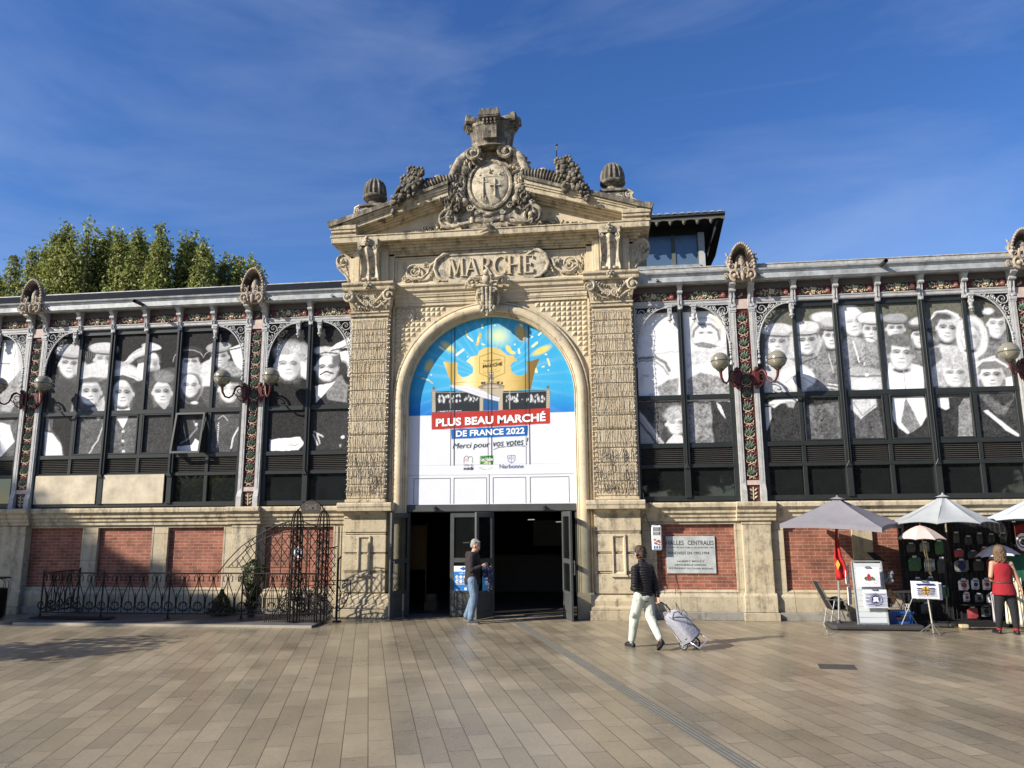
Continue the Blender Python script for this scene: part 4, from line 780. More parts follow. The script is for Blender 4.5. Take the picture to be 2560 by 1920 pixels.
# flaming urn finials
for (sx, X0) in ((-1, -2.84), (1, 2.97)):
    f = MB(); zb = 9.42; y0 = -.12
    f.box(X0-.36, X0+.36, y0-.34, y0+.34, 9.2, zb); f.box(X0-.27, X0+.27, y0-.26, y0+.26, zb, zb+.2); f.box(X0-.31, X0+.31, y0-.30, y0+.30, zb+.2, zb+.255); f.box(X0-.25, X0+.25, y0-.25, y0+.25, zb+.255, zb+.30)
    fo = f.build('finial', TOPST, hall, bevel=.015)
    v = MB(); v.lathe([(.20, zb+.28), (.175, zb+.33), (.155, zb+.40), (.17, zb+.44), (.27, zb+.47), (.30, zb+.50), (.30, zb+.54), (.26, zb+.57)], X0, y0, 22)
    v.lathe([(.25, zb+.56), (.262, zb+.61), (.262, zb+.70), (.24, zb+.82), (.195, zb+.92), (.12, zb+.995), (.05, zb+1.03), (.0, zb+1.035)], X0, y0, 96, .10, 14)
    v.build('fluted_dome', TOPST, fo, smooth=60)
    sc = MB(); sc.tube([(X0+sx*.30, y0-.2, zb+.25), (X0+sx*.40, y0-.2, zb+.2), (X0+sx*.42, y0-.2, zb+.02), (X0+sx*.62, y0-.2, zb-.1), (X0+sx*.8, y0-.2, zb-.14)], [.05, .06, .06, .05, .03], 7); sc.spiral((X0+sx*.36, zb+.12), y0-.24, .09, 1.4, 0, .03, sx, 16); sc.spiral((X0-.12, zb+.06), y0-.33, .07, 1.4, 0, .022, 1, 14); sc.spiral((X0+.12, zb+.06), y0-.33, .07, 1.4, 0, .022, -1, 14); sc.build('finial_scroll', ORN, fo, smooth=50)
# carved tower (mural crown)
TX, TY = .12, -.30
tw = MB(); nn = 24
def poly_ring(r, z): return [(TX+r*math.cos(2*math.pi*k/nn), TY+r*.75*math.sin(2*math.pi*k/nn), z) for k in range(nn)]
tw.lathe([(.56, 10.86), (.49, 10.93), (.49, 11.0), (.525, 11.25), (.56, 11.40), (.60, 11.44), (.60, 11.52), (.52, 11.52), (.5, 11.42)], 0, 0, nn)
tw.xf(Matrix.Translation((TX, TY, 0)) @ Matrix.Diagonal((1, .72, 1, 1)))
for a in (-math.pi/2, -math.pi/2+1.28, -math.pi/2-1.28, math.pi/2):
    ca, sa = math.cos(a), math.sin(a); R = Matrix.Translation((TX+ca*.44, TY+sa*.34, 0)) @ Matrix.Rotation(a+math.pi/2, 4, 'Z')
    st = len(tw.v); wd = .17 if abs(a+math.pi/2) < .1 else .13
    z0 = 11.02 if wd > .15 or a > 0 else 11.36
    tw.add([(-wd, -.10, z0), (wd, -.10, z0), (wd, .12, z0), (-wd, .12, z0), (-wd, -.15, 11.47), (wd, -.15, 11.47), (wd, .12, 11.47), (-wd, .12, 11.47)], [(0, 1, 5, 4), (1, 2, 6, 5), (2, 3, 7, 6), (3, 0, 4, 7), (4, 5, 6, 7), (3, 2, 1, 0)])
    for q in (-.8, -.27, .27, .8): tw.box(q*wd-.025, q*wd+.025, -.21, -.1, 11.43, 11.52); tw.box(q*wd-.02, q*wd+.02, -.18, -.1, 11.38, 11.43)
    tw.box(-wd-.07, wd+.07, -.24, .14, 11.52, 11.70); tw.box(-wd-.085, wd+.085, -.255, .155, 11.56, 11.575)
    for q in ((-1, 0, 1) if wd > .15 else (-1, 1)): tw.box(q*(wd)-.06, q*(wd)+.06, -.23, -.1, 11.70, 11.755)
    tw.xf(R, st)
tw.xf(Matrix.Translation((TX, TY, 10.9)) @ Matrix.Diagonal((1, 1, .93, 1)) @ Matrix.Translation((-TX, -TY, -10.9))); tw.build('carved_tower', TOPST, hall, bevel=.008)
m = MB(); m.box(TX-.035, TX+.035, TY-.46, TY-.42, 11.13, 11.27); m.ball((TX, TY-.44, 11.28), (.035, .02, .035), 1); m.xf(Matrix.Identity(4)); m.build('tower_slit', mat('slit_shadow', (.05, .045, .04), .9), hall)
# cartouche: oval shield, strapwork, volutes
ct = MB(); Y0 = -.40
ccx, ccz, rx, rz = .075, 9.98, .47, .57
ct.prism([(-.62, 8.9), (.78, 8.9), (1.0, 9.4), (1.12, 10.08), (.98, 10.25), (.84, 10.55), (.62, 10.85), (.35, 10.97), (-.2, 10.97), (-.47, 10.85), (-.69, 10.55), (-.83, 10.25), (-.97, 10.08), (-.85, 9.5)], -.30, .55)
N_ = 40
for (kx, kz, th, yy) in ((1.06, 1.05, .05, Y0), (1.24, 1.20, .04, Y0+.06)): ct.tube([(ccx+rx*kx*math.cos(a), yy, ccz+rz*kz*math.sin(a)) for a in np.linspace(0, 2*math.pi, N_+1)[:-1]], th, 7, closed=True)
for q in (-1, 1):
    c0 = ccx+q*.40; ct.spiral((c0, 10.74), Y0-.16, .17, 1.8, math.pi/2, .055, q, 30); ct.ball((c0, Y0-.2, 10.74), .06, 2)
    ct.tube([(ccx+q*.50, Y0-.0, 10.84), (ccx+q*.72, Y0-.02, 10.62), (ccx+q*.86, Y0-.02, 10.34), (ccx+q*.98, Y0, 10.16)], [.10, .12, .11, .09], 9); ct.tube([(ccx, Y0-.05, 10.92), (ccx+q*.2, Y0-.12, 10.95), (c0, Y0-.14, 10.93)], [.07, .07, .06], 8)
    ct.tube([(c0+q*.16, Y0-.1, 10.78), (ccx+q*.66, Y0-.02, 10.62), (ccx+q*.82, Y0, 10.35), (ccx+q*.98, Y0, 10.22), (ccx+q*1.22, Y0, 10.17)], [.07, .075, .06, .065, .06], 8); ct.ball((ccx+q*1.26, Y0, 10.20), (.12, .10, .12), 2)
    ct.tube([(ccx+q*.60, Y0-.04, 10.6), (ccx+q*.66, Y0, 10.3), (ccx+q*.62, Y0, 10.0), (ccx+q*.66, Y0, 9.75), (ccx+q*.58, Y0, 9.52)], [.06, .07, .05, .06, .05], 7)
    ct.tube([(ccx+q*.78, Y0+.02, 10.3), (ccx+q*.9, Y0, 10.0), (ccx+q*1.0, Y0, 9.75)], [.10, .09, .05], 7)
    ct.spiral((ccx+q*.98, 9.14), Y0-.04, .22, 1.8, math.pi/2, .055, -q, 32); ct.ball((ccx+q*.98, Y0-.1, 9.14), .07, 2)
    ct.tube([(ccx+q*.98, Y0-.03, 9.36), (ccx+q*1.1, Y0-.02, 9.1), (ccx+q*.9, Y0-.04, 8.95), (ccx+q*.5, Y0-.06, 9.02), (ccx+q*.2, Y0-.06, 9.12)], [.05, .06, .06, .05, .04], 7)
    ct.spiral((ccx+q*.48, 9.42), Y0-.02, .08, 1.4, 0, .028, q, 16); ct.spiral((ccx+q*.30, 9.27), Y0-.04, .06, 1.4, 0, .024, -q, 16)
    for _ in range(44): a = random.uniform(.2, 1.4); ct.leaf((ccx+q*(.62+.3*random.random()), 9.7+.9*random.random()), (a if q > 0 else math.pi-a), .13, .05, Y0-.02+random.uniform(-.04, .04), .04)
    # leaf trail along the tympanum floor
    for k_ in range(26): t = k_/26; ct.leaf((ccx+q*(1.2+t*1.05), 8.93+.16*(1-t)*random.random()), random.uniform(.1, 3.0), .12*(1-.4*t), .04, -.2, .05)
    for k_ in range(18): t = k_/18; ct.ball((ccx+q*(1.15+t*.95), -.22, 8.93+.14*(1-t)*random.random()), .045*(1-.5*t), 1)
    ct.prism([(ccx+q*1.05, 8.9), (ccx+q*2.2, 8.9), (ccx+q*1.1, 9.12)], -.17, .1)
ct.tube([(-.25, Y0-.1, 9.05), (.0, Y0-.14, 9.0), (.35, Y0-.1, 9.05)], [.06, .08, .06], 8); ct.tube([(-.33, Y0-.12, 8.98), (-.33, Y0-.12, 9.12)], .06, 8); ct.tube([(.40, Y0-.12, 8.98), (.40, Y0-.12, 9.12)], .07, 8)
ct.ball((.05, Y0-.16, 9.14), (.13, .08, .06), 2)
# small mask on the cornice edge
ct.ball((.05, -.62, 8.83), (.085, .07, .10), 2); ct.ball((.05, -.68, 8.82), .03, 1)
for q in (-1, 1): ct.tube([(.05, -.60, 8.77), (.05+q*.12, -.60, 8.74), (.05+q*.2, -.59, 8.72)], [.035, .03, .015], 5); ct.tube([(.05+q*.06, -.6, 8.88), (.05+q*.1, -.6, 8.95)], .025, 5)
for q in (-1, 1):
    for k_ in range(130):
        t = random.random(); x0 = .50+.62*t; z_ = 10.72-.62*t-random.random()*(.5+.75*t); x_ = ccx+q*(x0+random.uniform(-.12, .10)); a = random.uniform(3.4, 5.6)
        if math.hypot((x_-ccx)/.62, (z_-ccz)/.74) > 1: ct.leaf((x_, z_), a, random.uniform(.10, .22), random.uniform(.03, .06), Y0+.0+random.uniform(-.08, .06), .06)
    for (x0, z0_, r_) in ((.62, 10.42, .13), (.74, 10.16, .13), (.70, 9.86, .10), (.92, 9.96, .12), (1.05, 9.72, .11), (.62, 9.58, .10), (1.0, 9.42, .12)): ct.ball((ccx+q*x0, Y0+.02, z0_), (r_, .11, r_*1.15), 2)
cto = ct.build('cartouche', CART, hall, smooth=50)
sh = MB(); st = len(sh.v); sh.ball((ccx, Y0+.02, ccz), (rx, .10, rz), 3)
# shield charges: upright key at the left, latin cross at the right, vertical hatching, chief with three small fleurons
yS = Y0-.085
sh.tube([(ccx-.15, yS, ccz+.16), (ccx-.15, yS-.01, ccz-.34)], .018, 5); sh.tube([(ccx-.26, yS+.02, ccz+.04), (ccx-.05, yS, ccz+.04)], .016, 5)
for a in range(4): sh.tube([(ccx-.15+.035*math.cos(a*1.57+.78)+.04*math.cos(t), yS+.01, ccz-.37+.035*math.sin(a*1.57+.78)+.04*math.sin(t)) for t in np.linspace(0, 2*math.pi, 9)], .012, 4)
sh.tube([(ccx+.13, yS, ccz+.10), (ccx+.13, yS, ccz-.33)], .026, 6); sh.tube([(ccx+.01, yS, ccz-.06), (ccx+.25, yS+.02, ccz-.06)], .024, 6)
for k_ in range(8): x_ = ccx+.02+.045*k_; sh.tube([(x_, yS+.02+.01*k_*.4, ccz+.1), (x_, yS+.02+.012*k_*.4, ccz-.36+.02*k_)], .006, 4)
for q in (-1, 0, 1):
    for a in (.6, 1.57, 2.5): sh.leaf((ccx+q*.24, ccz+.29-.05*abs(q)), a, .11, .03, yS+.02+.03*abs(q), .03)
    sh.ball((ccx+q*.24, yS+.03*abs(q), ccz+.28-.05*abs(q)), .035, 1)
sh.tube([(ccx-.30, yS+.035, ccz+.15), (ccx, yS-.0, ccz+.17), (ccx+.30, yS+.035, ccz+.15)], .010, 4)
sh.build('shield', ORN, cto, smooth=60)
# fruit garlands and horns of plenty
rnd = random.Random(11)
for q in (-1, 1):
    fg = MB()
    for k_ in range(70):
        t = k_/70; x_ = ccx+q*(.78+.10*t+.05*math.sin(t*9)); z_ = 9.86-.62*t; wd = .15*(math.sin(math.pi*min(1, t*.85+.18)))
        fg.ball((x_+rnd.uniform(-wd, wd), -.42+rnd.uniform(-.07, .05), z_), rnd.uniform(.03, .062), 1)
    for k_ in range(10): fg.leaf((ccx+q*(.8+rnd.uniform(-.12, .12)), rnd.uniform(9.2, 9.9)), rnd.uniform(0, 6), .13, .045, -.5, .04)
    # horn: ribbed tapering body lying on the raking cornice
    pts = []; rad = []
    for k_ in range(44): t = k_/43; pts.append((ccx+q*(.80+1.05*t), -.42, 10.20-.34*t+.06*math.sin(t*3.1))); rad.append((.10+.13*t)*(1.12 if k_ % 3 == 0 else .88))
    fg.tube(pts, rad, 9)
    for k_ in range(170):
        t = rnd.random(); x_ = ccx+q*(1.72+.62*t); top = 10.34-.72*t*t; z_ = top-rnd.random()*(.72-.36*t); fg.ball((x_, -.60+rnd.uniform(-.10, .2), z_), rnd.uniform(.04, .085)*(1.25-.5*t), 1)
    for (dx, dz, r_) in ((1.75, 10.10, .17), (2.0, 10.12, .13), (1.86, 10.36, .10), (1.66, 10.32, .10)):
        fg.ball((ccx+q*dx, -.56, dz), (r_, .13, r_), 2)
        for a in range(7): fg.ball((ccx+q*dx+r_*.8*math.cos(a*.9), -.66, dz+r_*.8*math.sin(a*.9)), .05, 1)
    for k_ in range(16): fg.leaf((ccx+q*rnd.uniform(1.5, 2.15), rnd.uniform(9.85, 10.4)), rnd.uniform(0, 6), .16, .05, -.52+rnd.uniform(0, .2), .05)
    fg.build('horn_of_plenty', TOPST, cto, smooth=50)
# lightning rod
rp = at(1391, 360, .3); m = MB(); m.tube([(rp[0], .3, 9.8), (rp[0], .3, rp[2])], .012, 5); m.ball((rp[0], .3, rp[2]-.02), .04, 1); m.build('lightning_rod', mat('rod', (.05, .05, .05), .5), hall)

# ================================================================== DOORS
DF = mat('door_metal_grey', (.062, .066, .064), .45, 0, .15, 4, spec=.5)
m = MB(); m.box(-1.95, 1.95, .06, .16, 2.30, 2.46); m.box(-1.93, 1.93, .03, .06, 2.315, 2.36); m.box(-1.95, -1.88, .07, .15, 0, 2.30); m.box(1.90, 1.95, .07, .15, 0, 2.30); m.box(-1.95, 1.95, .10, .2, 0, .012); hd = m.build('door_frame', DF, hall, bevel=.004)
m = MB()
for x_ in (-1.28, 1.22): m.box(x_-.03, x_+.03, -.02, .05, 2.34, 2.42); m.tube([(x_, -.02, 2.40), (x_+.05, -.1, 2.43)], .018, 5)
m.build('camera_sensor', mat('spout_dark', (.03, .03, .03), .6), hd)
def leaf(x0, y0, x1, y1, name='door'):
    """glazed leaf: two stiles, three rails, two panes and a panel, standing from (x0,y0) to (x1,y1)"""
    d = Vector((x1-x0, y1-y0, 0)); L_ = d.length; d.normalize(); n = Vector((d.y, -d.x, 0)); M_ = Matrix(((d.x, n.x, 0, x0), (d.y, n.y, 0, y0), (0, 0, 1, 0), (0, 0, 0, 1)))
    m = MB(); T = .025
    for a, b, z0, z1 in ((0, .09, .02, 2.29), (L_-.09, L_, .02, 2.29), (.09, L_-.09, .02, .16), (.09, L_-.09, .52, .60), (.09, L_-.09, 1.18, 1.28), (.09, L_-.09, 2.18, 2.29)): m.box(a, b, -T, T, z0, z1)
    m.box(.09, L_-.09, -.008, .008, .16, .52); m.box(.13, L_-.13, -.014, .014, .20, .48); m.xf(M_); o = m.build(name, DF, hall, bevel=.004)
    g = MB(); g.box(.09, L_-.09, -.005, .005, .60, 1.18); g.box(.09, L_-.09, -.005, .005, 1.28, 2.18); g.xf(M_); g.build('pane', DGL, o)
    h = MB(); h.tube([(L_-.05, -.07, .95), (L_-.05, -.07, 1.25)], .014, 6); h.tube([(L_-.05, -.07, .97), (L_-.05, 0, .97)], .01, 5); h.tube([(L_-.05, -.07, 1.23), (L_-.05, 0, 1.23)], .01, 5); h.xf(M_); h.build('handle', mat('steel', (.5, .5, .5), .3, .9), o)
    return o, M_, L_
def clear_glass():
    m_ = bpy.data.materials.new('clear_glass'); m_.use_nodes = True; nt = m_.node_tree; b = nt.nodes['Principled BSDF']; out = nt.nodes['Material Output']; b.inputs['Base Color'].default_value = (.02, .022, .022, 1); b.inputs['Roughness'].default_value = .03
    t = N(nt, 'ShaderNodeBsdfTransparent'); t.inputs[0].default_value = (.75, .78, .77, 1); mx_ = N(nt, 'ShaderNodeMixShader', inp={0: .3}); nt.links.new(t.outputs[0], mx_.inputs[1]); nt.links.new(b.outputs[0], mx_.inputs[2]); nt.links.new(mx_.outputs[0], out.inputs[0]); return m_
DGL = clear_glass()
leaf(-1.88, .08, -2.12, -.60); leaf(-.93, .10, -.27, .10); leaf(.06, .08, -.24, -.52); leaf(1.62, .10, 1.84, -.58)
# ---- inside the hall, dimly seen
def inner_thing(name, label, cat, boxes, m_):
    b_ = MB()
    for q in boxes: b_.box(*q)
    return tag(b_.build(name, m_, origin=((boxes[0][0]+boxes[0][1])/2, (boxes[0][2]+boxes[0][3])/2, 0), bevel=.01), label, cat)
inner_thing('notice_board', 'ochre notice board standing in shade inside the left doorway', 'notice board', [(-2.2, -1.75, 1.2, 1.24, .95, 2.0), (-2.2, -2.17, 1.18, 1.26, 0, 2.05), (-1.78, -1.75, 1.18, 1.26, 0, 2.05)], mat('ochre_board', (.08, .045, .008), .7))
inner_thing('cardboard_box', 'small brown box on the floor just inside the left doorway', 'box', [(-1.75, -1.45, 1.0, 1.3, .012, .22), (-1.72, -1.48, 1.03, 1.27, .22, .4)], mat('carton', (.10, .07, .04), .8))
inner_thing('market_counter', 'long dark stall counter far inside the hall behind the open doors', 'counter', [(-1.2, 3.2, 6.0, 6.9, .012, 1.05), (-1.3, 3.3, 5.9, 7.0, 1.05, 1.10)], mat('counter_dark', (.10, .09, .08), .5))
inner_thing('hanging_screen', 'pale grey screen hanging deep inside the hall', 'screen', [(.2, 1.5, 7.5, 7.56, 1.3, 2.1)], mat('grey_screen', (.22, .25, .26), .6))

for k, (x, y, z) in enumerate(((-1.35, 4.2, 1.5), (.55, 3.6, 2.12), (1.1, 6.5, 2.05), (-1.55, 5.5, .85), (2.3, 7.5, 2.1))):
    t = thing('hall_lamp', 'small dim lamp glowing inside the dark hall, %s' % ['low behind the left doorway', 'high in the middle doorway', 'highest and deepest in the right doorway', 'lowest behind the left doorway', 'near the right door leaf'][k], 'lamp', (x, y, z)); m = MB(); m.tube([(x-.09, y, z), (x+.09, y, z+.005)], .012, 6); m.build('tube', mat('lamp_glow', (.8, .8, .75), .5, emit=((1, .95, .85), .3)), t); m = MB(); m.tube([(x, y, z), (x, y, 7.1)], .004, 4); m.build('cord', mat('cable_dark', (.03, .03, .03), .6), t)
# ================================================================== PHOTO MURALS on the glazing
F1 = (900/2212, 0, 640); F2 = (1000/2212, 1560, 560); F6 = (400/1659, 2160, 560)
def sheet(x0, x1, fr, bg, tex=.3):
    s = Sheet(x0+.1, x1-.1, 3.77, 6.78, .075, .0175, *fr, warp=1.0); s.C[:] = bg; s.mix(np.ones(s.U.shape), bg, tex*.5); return s
def mural(s, label):
    o = s.build('photo_mural', PRINT, origin=(float(s.X.mean()), .08, 3.77), grain=.4); tag(o, label, 'photo mural', 'black and white crowd murals behind the wing windows'); return o
# --- left wing, wide bay
s = sheet(-11.40, -6.04, F1, .022, .3)
s.poly([(230, 1240), (235, 820), (330, 730), (480, 760), (900, 700), (1500, 660), (1500, 1240)], .10, 20, .9)
for x in range(375, 480, 12): s.line([(x, 520), (x-4, 600)], 3, .12)
for x in range(500, 600, 12): s.line([(x, 540), (x-4, 680)], 3, .2)
s.poly([(340, 740), (470, 740), (470, 960), (440, 1000), (300, 960), (290, 860)], .065, 12, .6); s.face(425, 668, 60, 80, .88, .03, 'cap', .55, 4)
s.poly([(270, 1230), (275, 1080), (320, 1090), (370, 1150), (390, 1240)], .75, 6, .3); s.poly([(290, 930), (280, 1070), (310, 1075), (300, 990)], .3, 8)
s.poly([(330, 1000), (450, 1000), (440, 1240), (400, 1240), (370, 1130), (320, 1070)], .03, 8, .3)
s.face(640, 640, 62, 70, .80, .03, 'cap', .62, 3, feat=.8)
s.poly([(480, 1010), (640, 940), (690, 1000), (640, 1240), (450, 1240)], .12, 10, 1.0); s.line([(645, 1010), (600, 1130), (540, 1220)], 8, .6); s.poly([(560, 930), (640, 860), (655, 960), (600, 1010)], .55, 14, .6)
s.face(556, 838, 64, 78, .84, .05, 'hair'); s.ell(590, 712, 112, 56, .70, -8, .1, .4); s.ell(500, 700, 40, 50, .6, 0, .2); s.ell(556, 762, 84, 18, .16, -4, .4); s.line([(500, 752), (560, 738), (640, 742)], 10, .72); s.ell(540, 893, 22, 6, .95, -5, .4)
s.poly([(440, 900), (500, 960), (470, 1000), (430, 970)], .3, 10)
s.face(930, 672, 44, 78, .84, .04, 'hair', tilt=12, feat=.6); s.ell(935, 735, 40, 34, .08, 10, .4, .6); s.ell(862, 602, 100, 30, .60, -32, .06, .7); s.ell(930, 556, 58, 22, .66, 8, .08, .7); s.ell(850, 640, 60, 14, .05, -30, .3); s.line([(765, 655), (810, 620), (860, 590), (920, 570), (985, 565)], 7, .88); s.poly([(840, 640), (905, 610), (900, 660), (850, 670)], .12, 8); s.poly([(850, 660), (900, 650), (905, 790), (830, 760)], .82, 8)
s.poly([(800, 790), (880, 760), (960, 960), (990, 1240), (860, 1240), (820, 1000)], .06, 10, .6); s.poly([(1000, 990), (1020, 985), (1005, 1090), (990, 1060)], .8, 4); s.poly([(1000, 1190), (1030, 1170), (1030, 1240), (990, 1240)], .6, 6)
s.poly([(650, 1240), (660, 1020), (700, 960), (830, 960), (860, 1020), (850, 1240)], .13, 10, 1.3); s.poly([(700, 900), (790, 880), (800, 960), (755, 1062), (705, 975)], .93, 7, .1)
for z in (1080, 1140, 1200): s.ell(757, z, 9, 9, .85, 0, .3)
s.line([(757, 1060), (757, 1240)], 2.5, .03)
s.face(752, 846, 62, 82, .90, .05, 'hair'); s.ell(762, 704, 96, 46, .74, 6, .12, .35); s.ell(768, 748, 80, 16, .10, 6, .4); s.line([(690, 738), (760, 728), (848, 756)], 9, .8); s.poly([(700, 640), (800, 660), (720, 700), (660, 690)], .5, 20)
s.poly([(900, 950), (960, 920), (1060, 930), (1060, 1240), (920, 1240), (880, 1020)], .055, 10, .8); s.face(997, 842, 56, 74, .86, .05, 'hair'); s.ell(1005, 742, 62, 40, .22, 5, .15, .8); s.poly([(960, 900), (1040, 900), (1010, 950)], .5, 8)
s.face(1170, 655, 50, 64, .85, .03, 'cap', .06, 0); s.ell(1160, 590, 88, 26, .05, -3, .2); s.line([(1062, 650), (1068, 618), (1085, 595), (1120, 580), (1160, 575), (1200, 579), (1232, 595), (1245, 615)], 4, .5); s.poly([(1130, 680), (1210, 680), (1280, 760), (1110, 720)], .82, 8)
s.poly([(1090, 900), (1120, 860), (1240, 860), (1280, 940), (1270, 1230), (1080, 1230)], .06, 10, .8); s.ell(1172, 800, 74, 100, .42, 5, .12, .5); s.ell(1172, 700, 70, 24, .72, 5, .3, .4); s.ell(1220, 690, 50, 30, .55, 20, .3, .8); s.ell(1172, 812, 64, 92, .06, 3, .12); s.face(1168, 798, 54, 70, .93, .04, 'none', feat=.8); s.ell(1195, 900, 20, 9, .9, 0, .4)
s.poly([(1080, 1170), (1180, 1160), (1200, 1120), (1245, 1150), (1235, 1205), (1080, 1200)], .92, 6); s.line([(1110, 1150), (1160, 1120), (1210, 1060), (1190, 1010)], 8, .3); s.ell(1205, 1035, 10, 10, .8)
s.face(1352, 625, 52, 62, .80, .04, 'cap', .42, -4); s.line([(1248, 625), (1262, 600), (1290, 583), (1340, 574), (1390, 578)], 4, .45); s.poly([(1240, 660), (1300, 630), (1330, 800), (1240, 800)], .72, 14, .4)
s.poly([(1300, 920), (1470, 880), (1500, 1000), (1480, 1220), (1300, 1220)], .09, 10, 1.2); s.face(1408, 820, 62, 82, .93, .1, 'none', feat=.5); s.ell(1432, 700, 78, 50, .30, 8, .12, 1.2); s.ell(1440, 760, 70, 22, .06, 8, .4)
for i in range(12): s.ell(1345+i*2-i*3, 1030+i*13, 5, 5, .7)
s.line([(1420, 1180), (1430, 1120), (1480, 1040)], 9, .75); s.line([(1340, 1000), (1370, 980), (1400, 1010)], 4, .6)
s.poly([(1410, 570), (1500, 530), (1500, 720), (1440, 660)], .78, 6, .2); s.line([(1415, 580), (1490, 560)], 8, .06)
s.line([(390, 520), (385, 960)], 1.6, .02, 2, .5)
mural(s, 'mural of a crowd in flat caps, in the wide left bay above the plywood sheets')
# --- left wing, narrow bay
s = sheet(-5.50, -3.30, F1, .03, .2)
s.poly([(1640, 760), (1720, 730), (1850, 740), (1900, 800), (1900, 1240), (1640, 1240)], .028, 12, .25); s.ell(1790, 590, 110, 70, .32, 0, .2, .9); s.ell(1850, 640, 60, 90, .45, 0, .3, .9)
s.face(1772, 672, 78, 92, .93, .2, 'none', feat=.75); s.ell(1765, 572, 76, 34, .45, -4, .2, 1.2)
for x in range(1700, 1850, 11): s.line([(x, 560), (x+3, 600)], 3, .75, 3, .6)
s.poly([(1850, 650), (1895, 640), (1895, 760), (1850, 740)], .75, 16, .7)
s.poly([(1655, 1130), (1840, 1110), (1870, 1150), (1830, 1195), (1660, 1200)], .95, 6); s.line([(1770, 1160), (1810, 1168), (1830, 1156)], 4, .1)
s.poly([(1900, 800), (2010, 790), (2080, 740), (2180, 800), (2180, 1240), (1900, 1240)], .045, 12, .6); s.poly([(1990, 800), (2100, 730), (2140, 800), (2130, 900), (2010, 880)], .24, 10, 1.0)
s.face(2008, 690, 68, 78, .93, .05, 'none'); s.ell(2065, 640, 26, 45, .15, 0, .3); s.line([(1970, 726), (2005, 712), (2045, 722)], 9, .05); s.ell(2010, 585, 82, 30, .60, 4, .15, .4); s.line([(1940, 608), (2000, 590), (2080, 600)], 8, .08); s.poly([(1940, 800), (2060, 770), (1990, 850), (1940, 900)], .9, 8)
s.poly([(2020, 580), (2060, 545), (2150, 490), (2180, 500), (2180, 560), (2090, 570)], .85, 6, .2); s.poly([(2090, 590), (2180, 580), (2180, 760), (2110, 700)], .92, 8); s.line([(2040, 580), (2170, 545)], 8, .08); s.ell(2110, 690, 30, 45, .05, 0, .3)
for a, b in (((1925, 1100), (1950, 1160)), ((1945, 1090), (1965, 1150)), ((1930, 1080), (1985, 1110))): s.line([a, b], 9, .7)
s.ell(2105, 1115, 11, 10, .9); s.ell(2092, 1165, 7, 9, .4); s.poly([(1640, 940), (1900, 940), (1900, 1110), (1840, 1110), (1660, 1130)], .03, 8)
mural(s, 'mural of a fair haired face and a moustached man, left of the portal')
# --- left wing, outermost bay
s = sheet(-17.28, -11.93, F1, .55, .5)
s.poly([(-900, 1240), (-900, 900), (-300, 830), (60, 780), (110, 800), (130, 1240)], .12, 20, 1.2); s.ell(40, 700, 75, 110, .9, 0, .2, .3); s.poly([(10, 560), (100, 540), (110, 650), (20, 680)], .8, 12, .3); s.line([(10, 660), (60, 665)], 6, .1); s.line([(90, 540), (90, 950)], 2, .1)
s.poly([(0, 830), (130, 700), (140, 850), (60, 960), (0, 950)], .35, 12, 1.2); s.poly([(0, 1020), (60, 1040), (90, 1140), (0, 1240)], .8, 8, .3)
for i, (a, b) in enumerate(((-150, 640), (-330, 720), (-520, 650), (-700, 700), (-260, 900), (-600, 900))): s.face(a, b, 62, 80, .88, .05, 'cap' if i % 2 else 'hair', .5)
mural(s, 'pale mural of people in the outermost left bay, cut by the photo edge')
# --- right wing, narrow bay (very pale print)
s = sheet(3.30, 5.50, F2, .86, .08)
s.poly([(60, 500), (160, 460), (300, 500), (300, 700), (60, 700)], .80, 30, .2); s.ell(150, 800, 110, 110, .84, 0, .2); s.line([(75, 745), (170, 735), (230, 770), (250, 810)], 16, .22, 6, .85); s.line([(75, 760), (160, 752), (215, 790), (245, 830)], 9, .2, 5, .7); s.ell(120, 840, 20, 6, .3, 0, .4, op=.6); s.ell(150, 940, 14, 6, .3, 0, .5, op=.5); s.ell(95, 860, 12, 40, .55, 0, .6, op=.6)
s.line([(170, 720), (300, 705)], 7, .45, 5, .7); s.poly([(180, 900), (250, 860), (300, 850), (300, 950), (200, 955)], .30, 16, 1.4)
s.poly([(350, 860), (420, 820), (520, 840), (600, 900), (600, 945), (350, 945)], .28, 16, 1.6); s.poly([(350, 720), (600, 640), (600, 700), (350, 800)], .62, 30, 1.0)
s.ell(450, 600, 92, 86, .55, 0, .05); s.ell(450, 604, 80, 78, .84, 0, .06); s.ell(450, 610, 62, 70, .88, 0, .1); s.line([(380, 620), (385, 590), (420, 558), (480, 556), (520, 590), (530, 640)], 15, .22, 8, .8)
for q in (430, 475): s.ell(q, 600, 18, 7, .10, 0, .5, op=.8)
s.poly([(375, 665), (430, 650), (480, 660), (530, 680), (470, 690), (430, 682)], .20, 10, 1.2); s.poly([(380, 700), (600, 690), (600, 730), (360, 760)], .70, 20, .6)
s.poly([(470, 480), (560, 500), (600, 600), (600, 700), (560, 620)], (.78, .80, .68), 24, .4)
s.poly([(0, 980), (700, 980), (700, 1260), (0, 1260)], .06, 8, 1.1); s.poly([(165, 980), (320, 980), (320, 1060), (230, 1060), (200, 1200), (160, 1200)], .10, 12, 1.6); s.poly([(345, 990), (480, 990), (500, 1220), (345, 1220)], .24, 10, 1.8); s.poly([(480, 980), (660, 980), (660, 1240), (500, 1220)], .045, 8, 1.2); s.poly([(515, 985), (535, 1000), (565, 1080), (540, 1050), (520, 1010)], .85, 4)
s.poly([(70, 1010), (220, 1210), (200, 1225), (60, 1060)], .42, 6); s.poly([(60, 1060), (190, 1225), (60, 1225)], .38, 6); s.line([(75, 1085), (180, 1220)], 6, .03); s.line([(90, 1050), (215, 1215)], 4, .7)
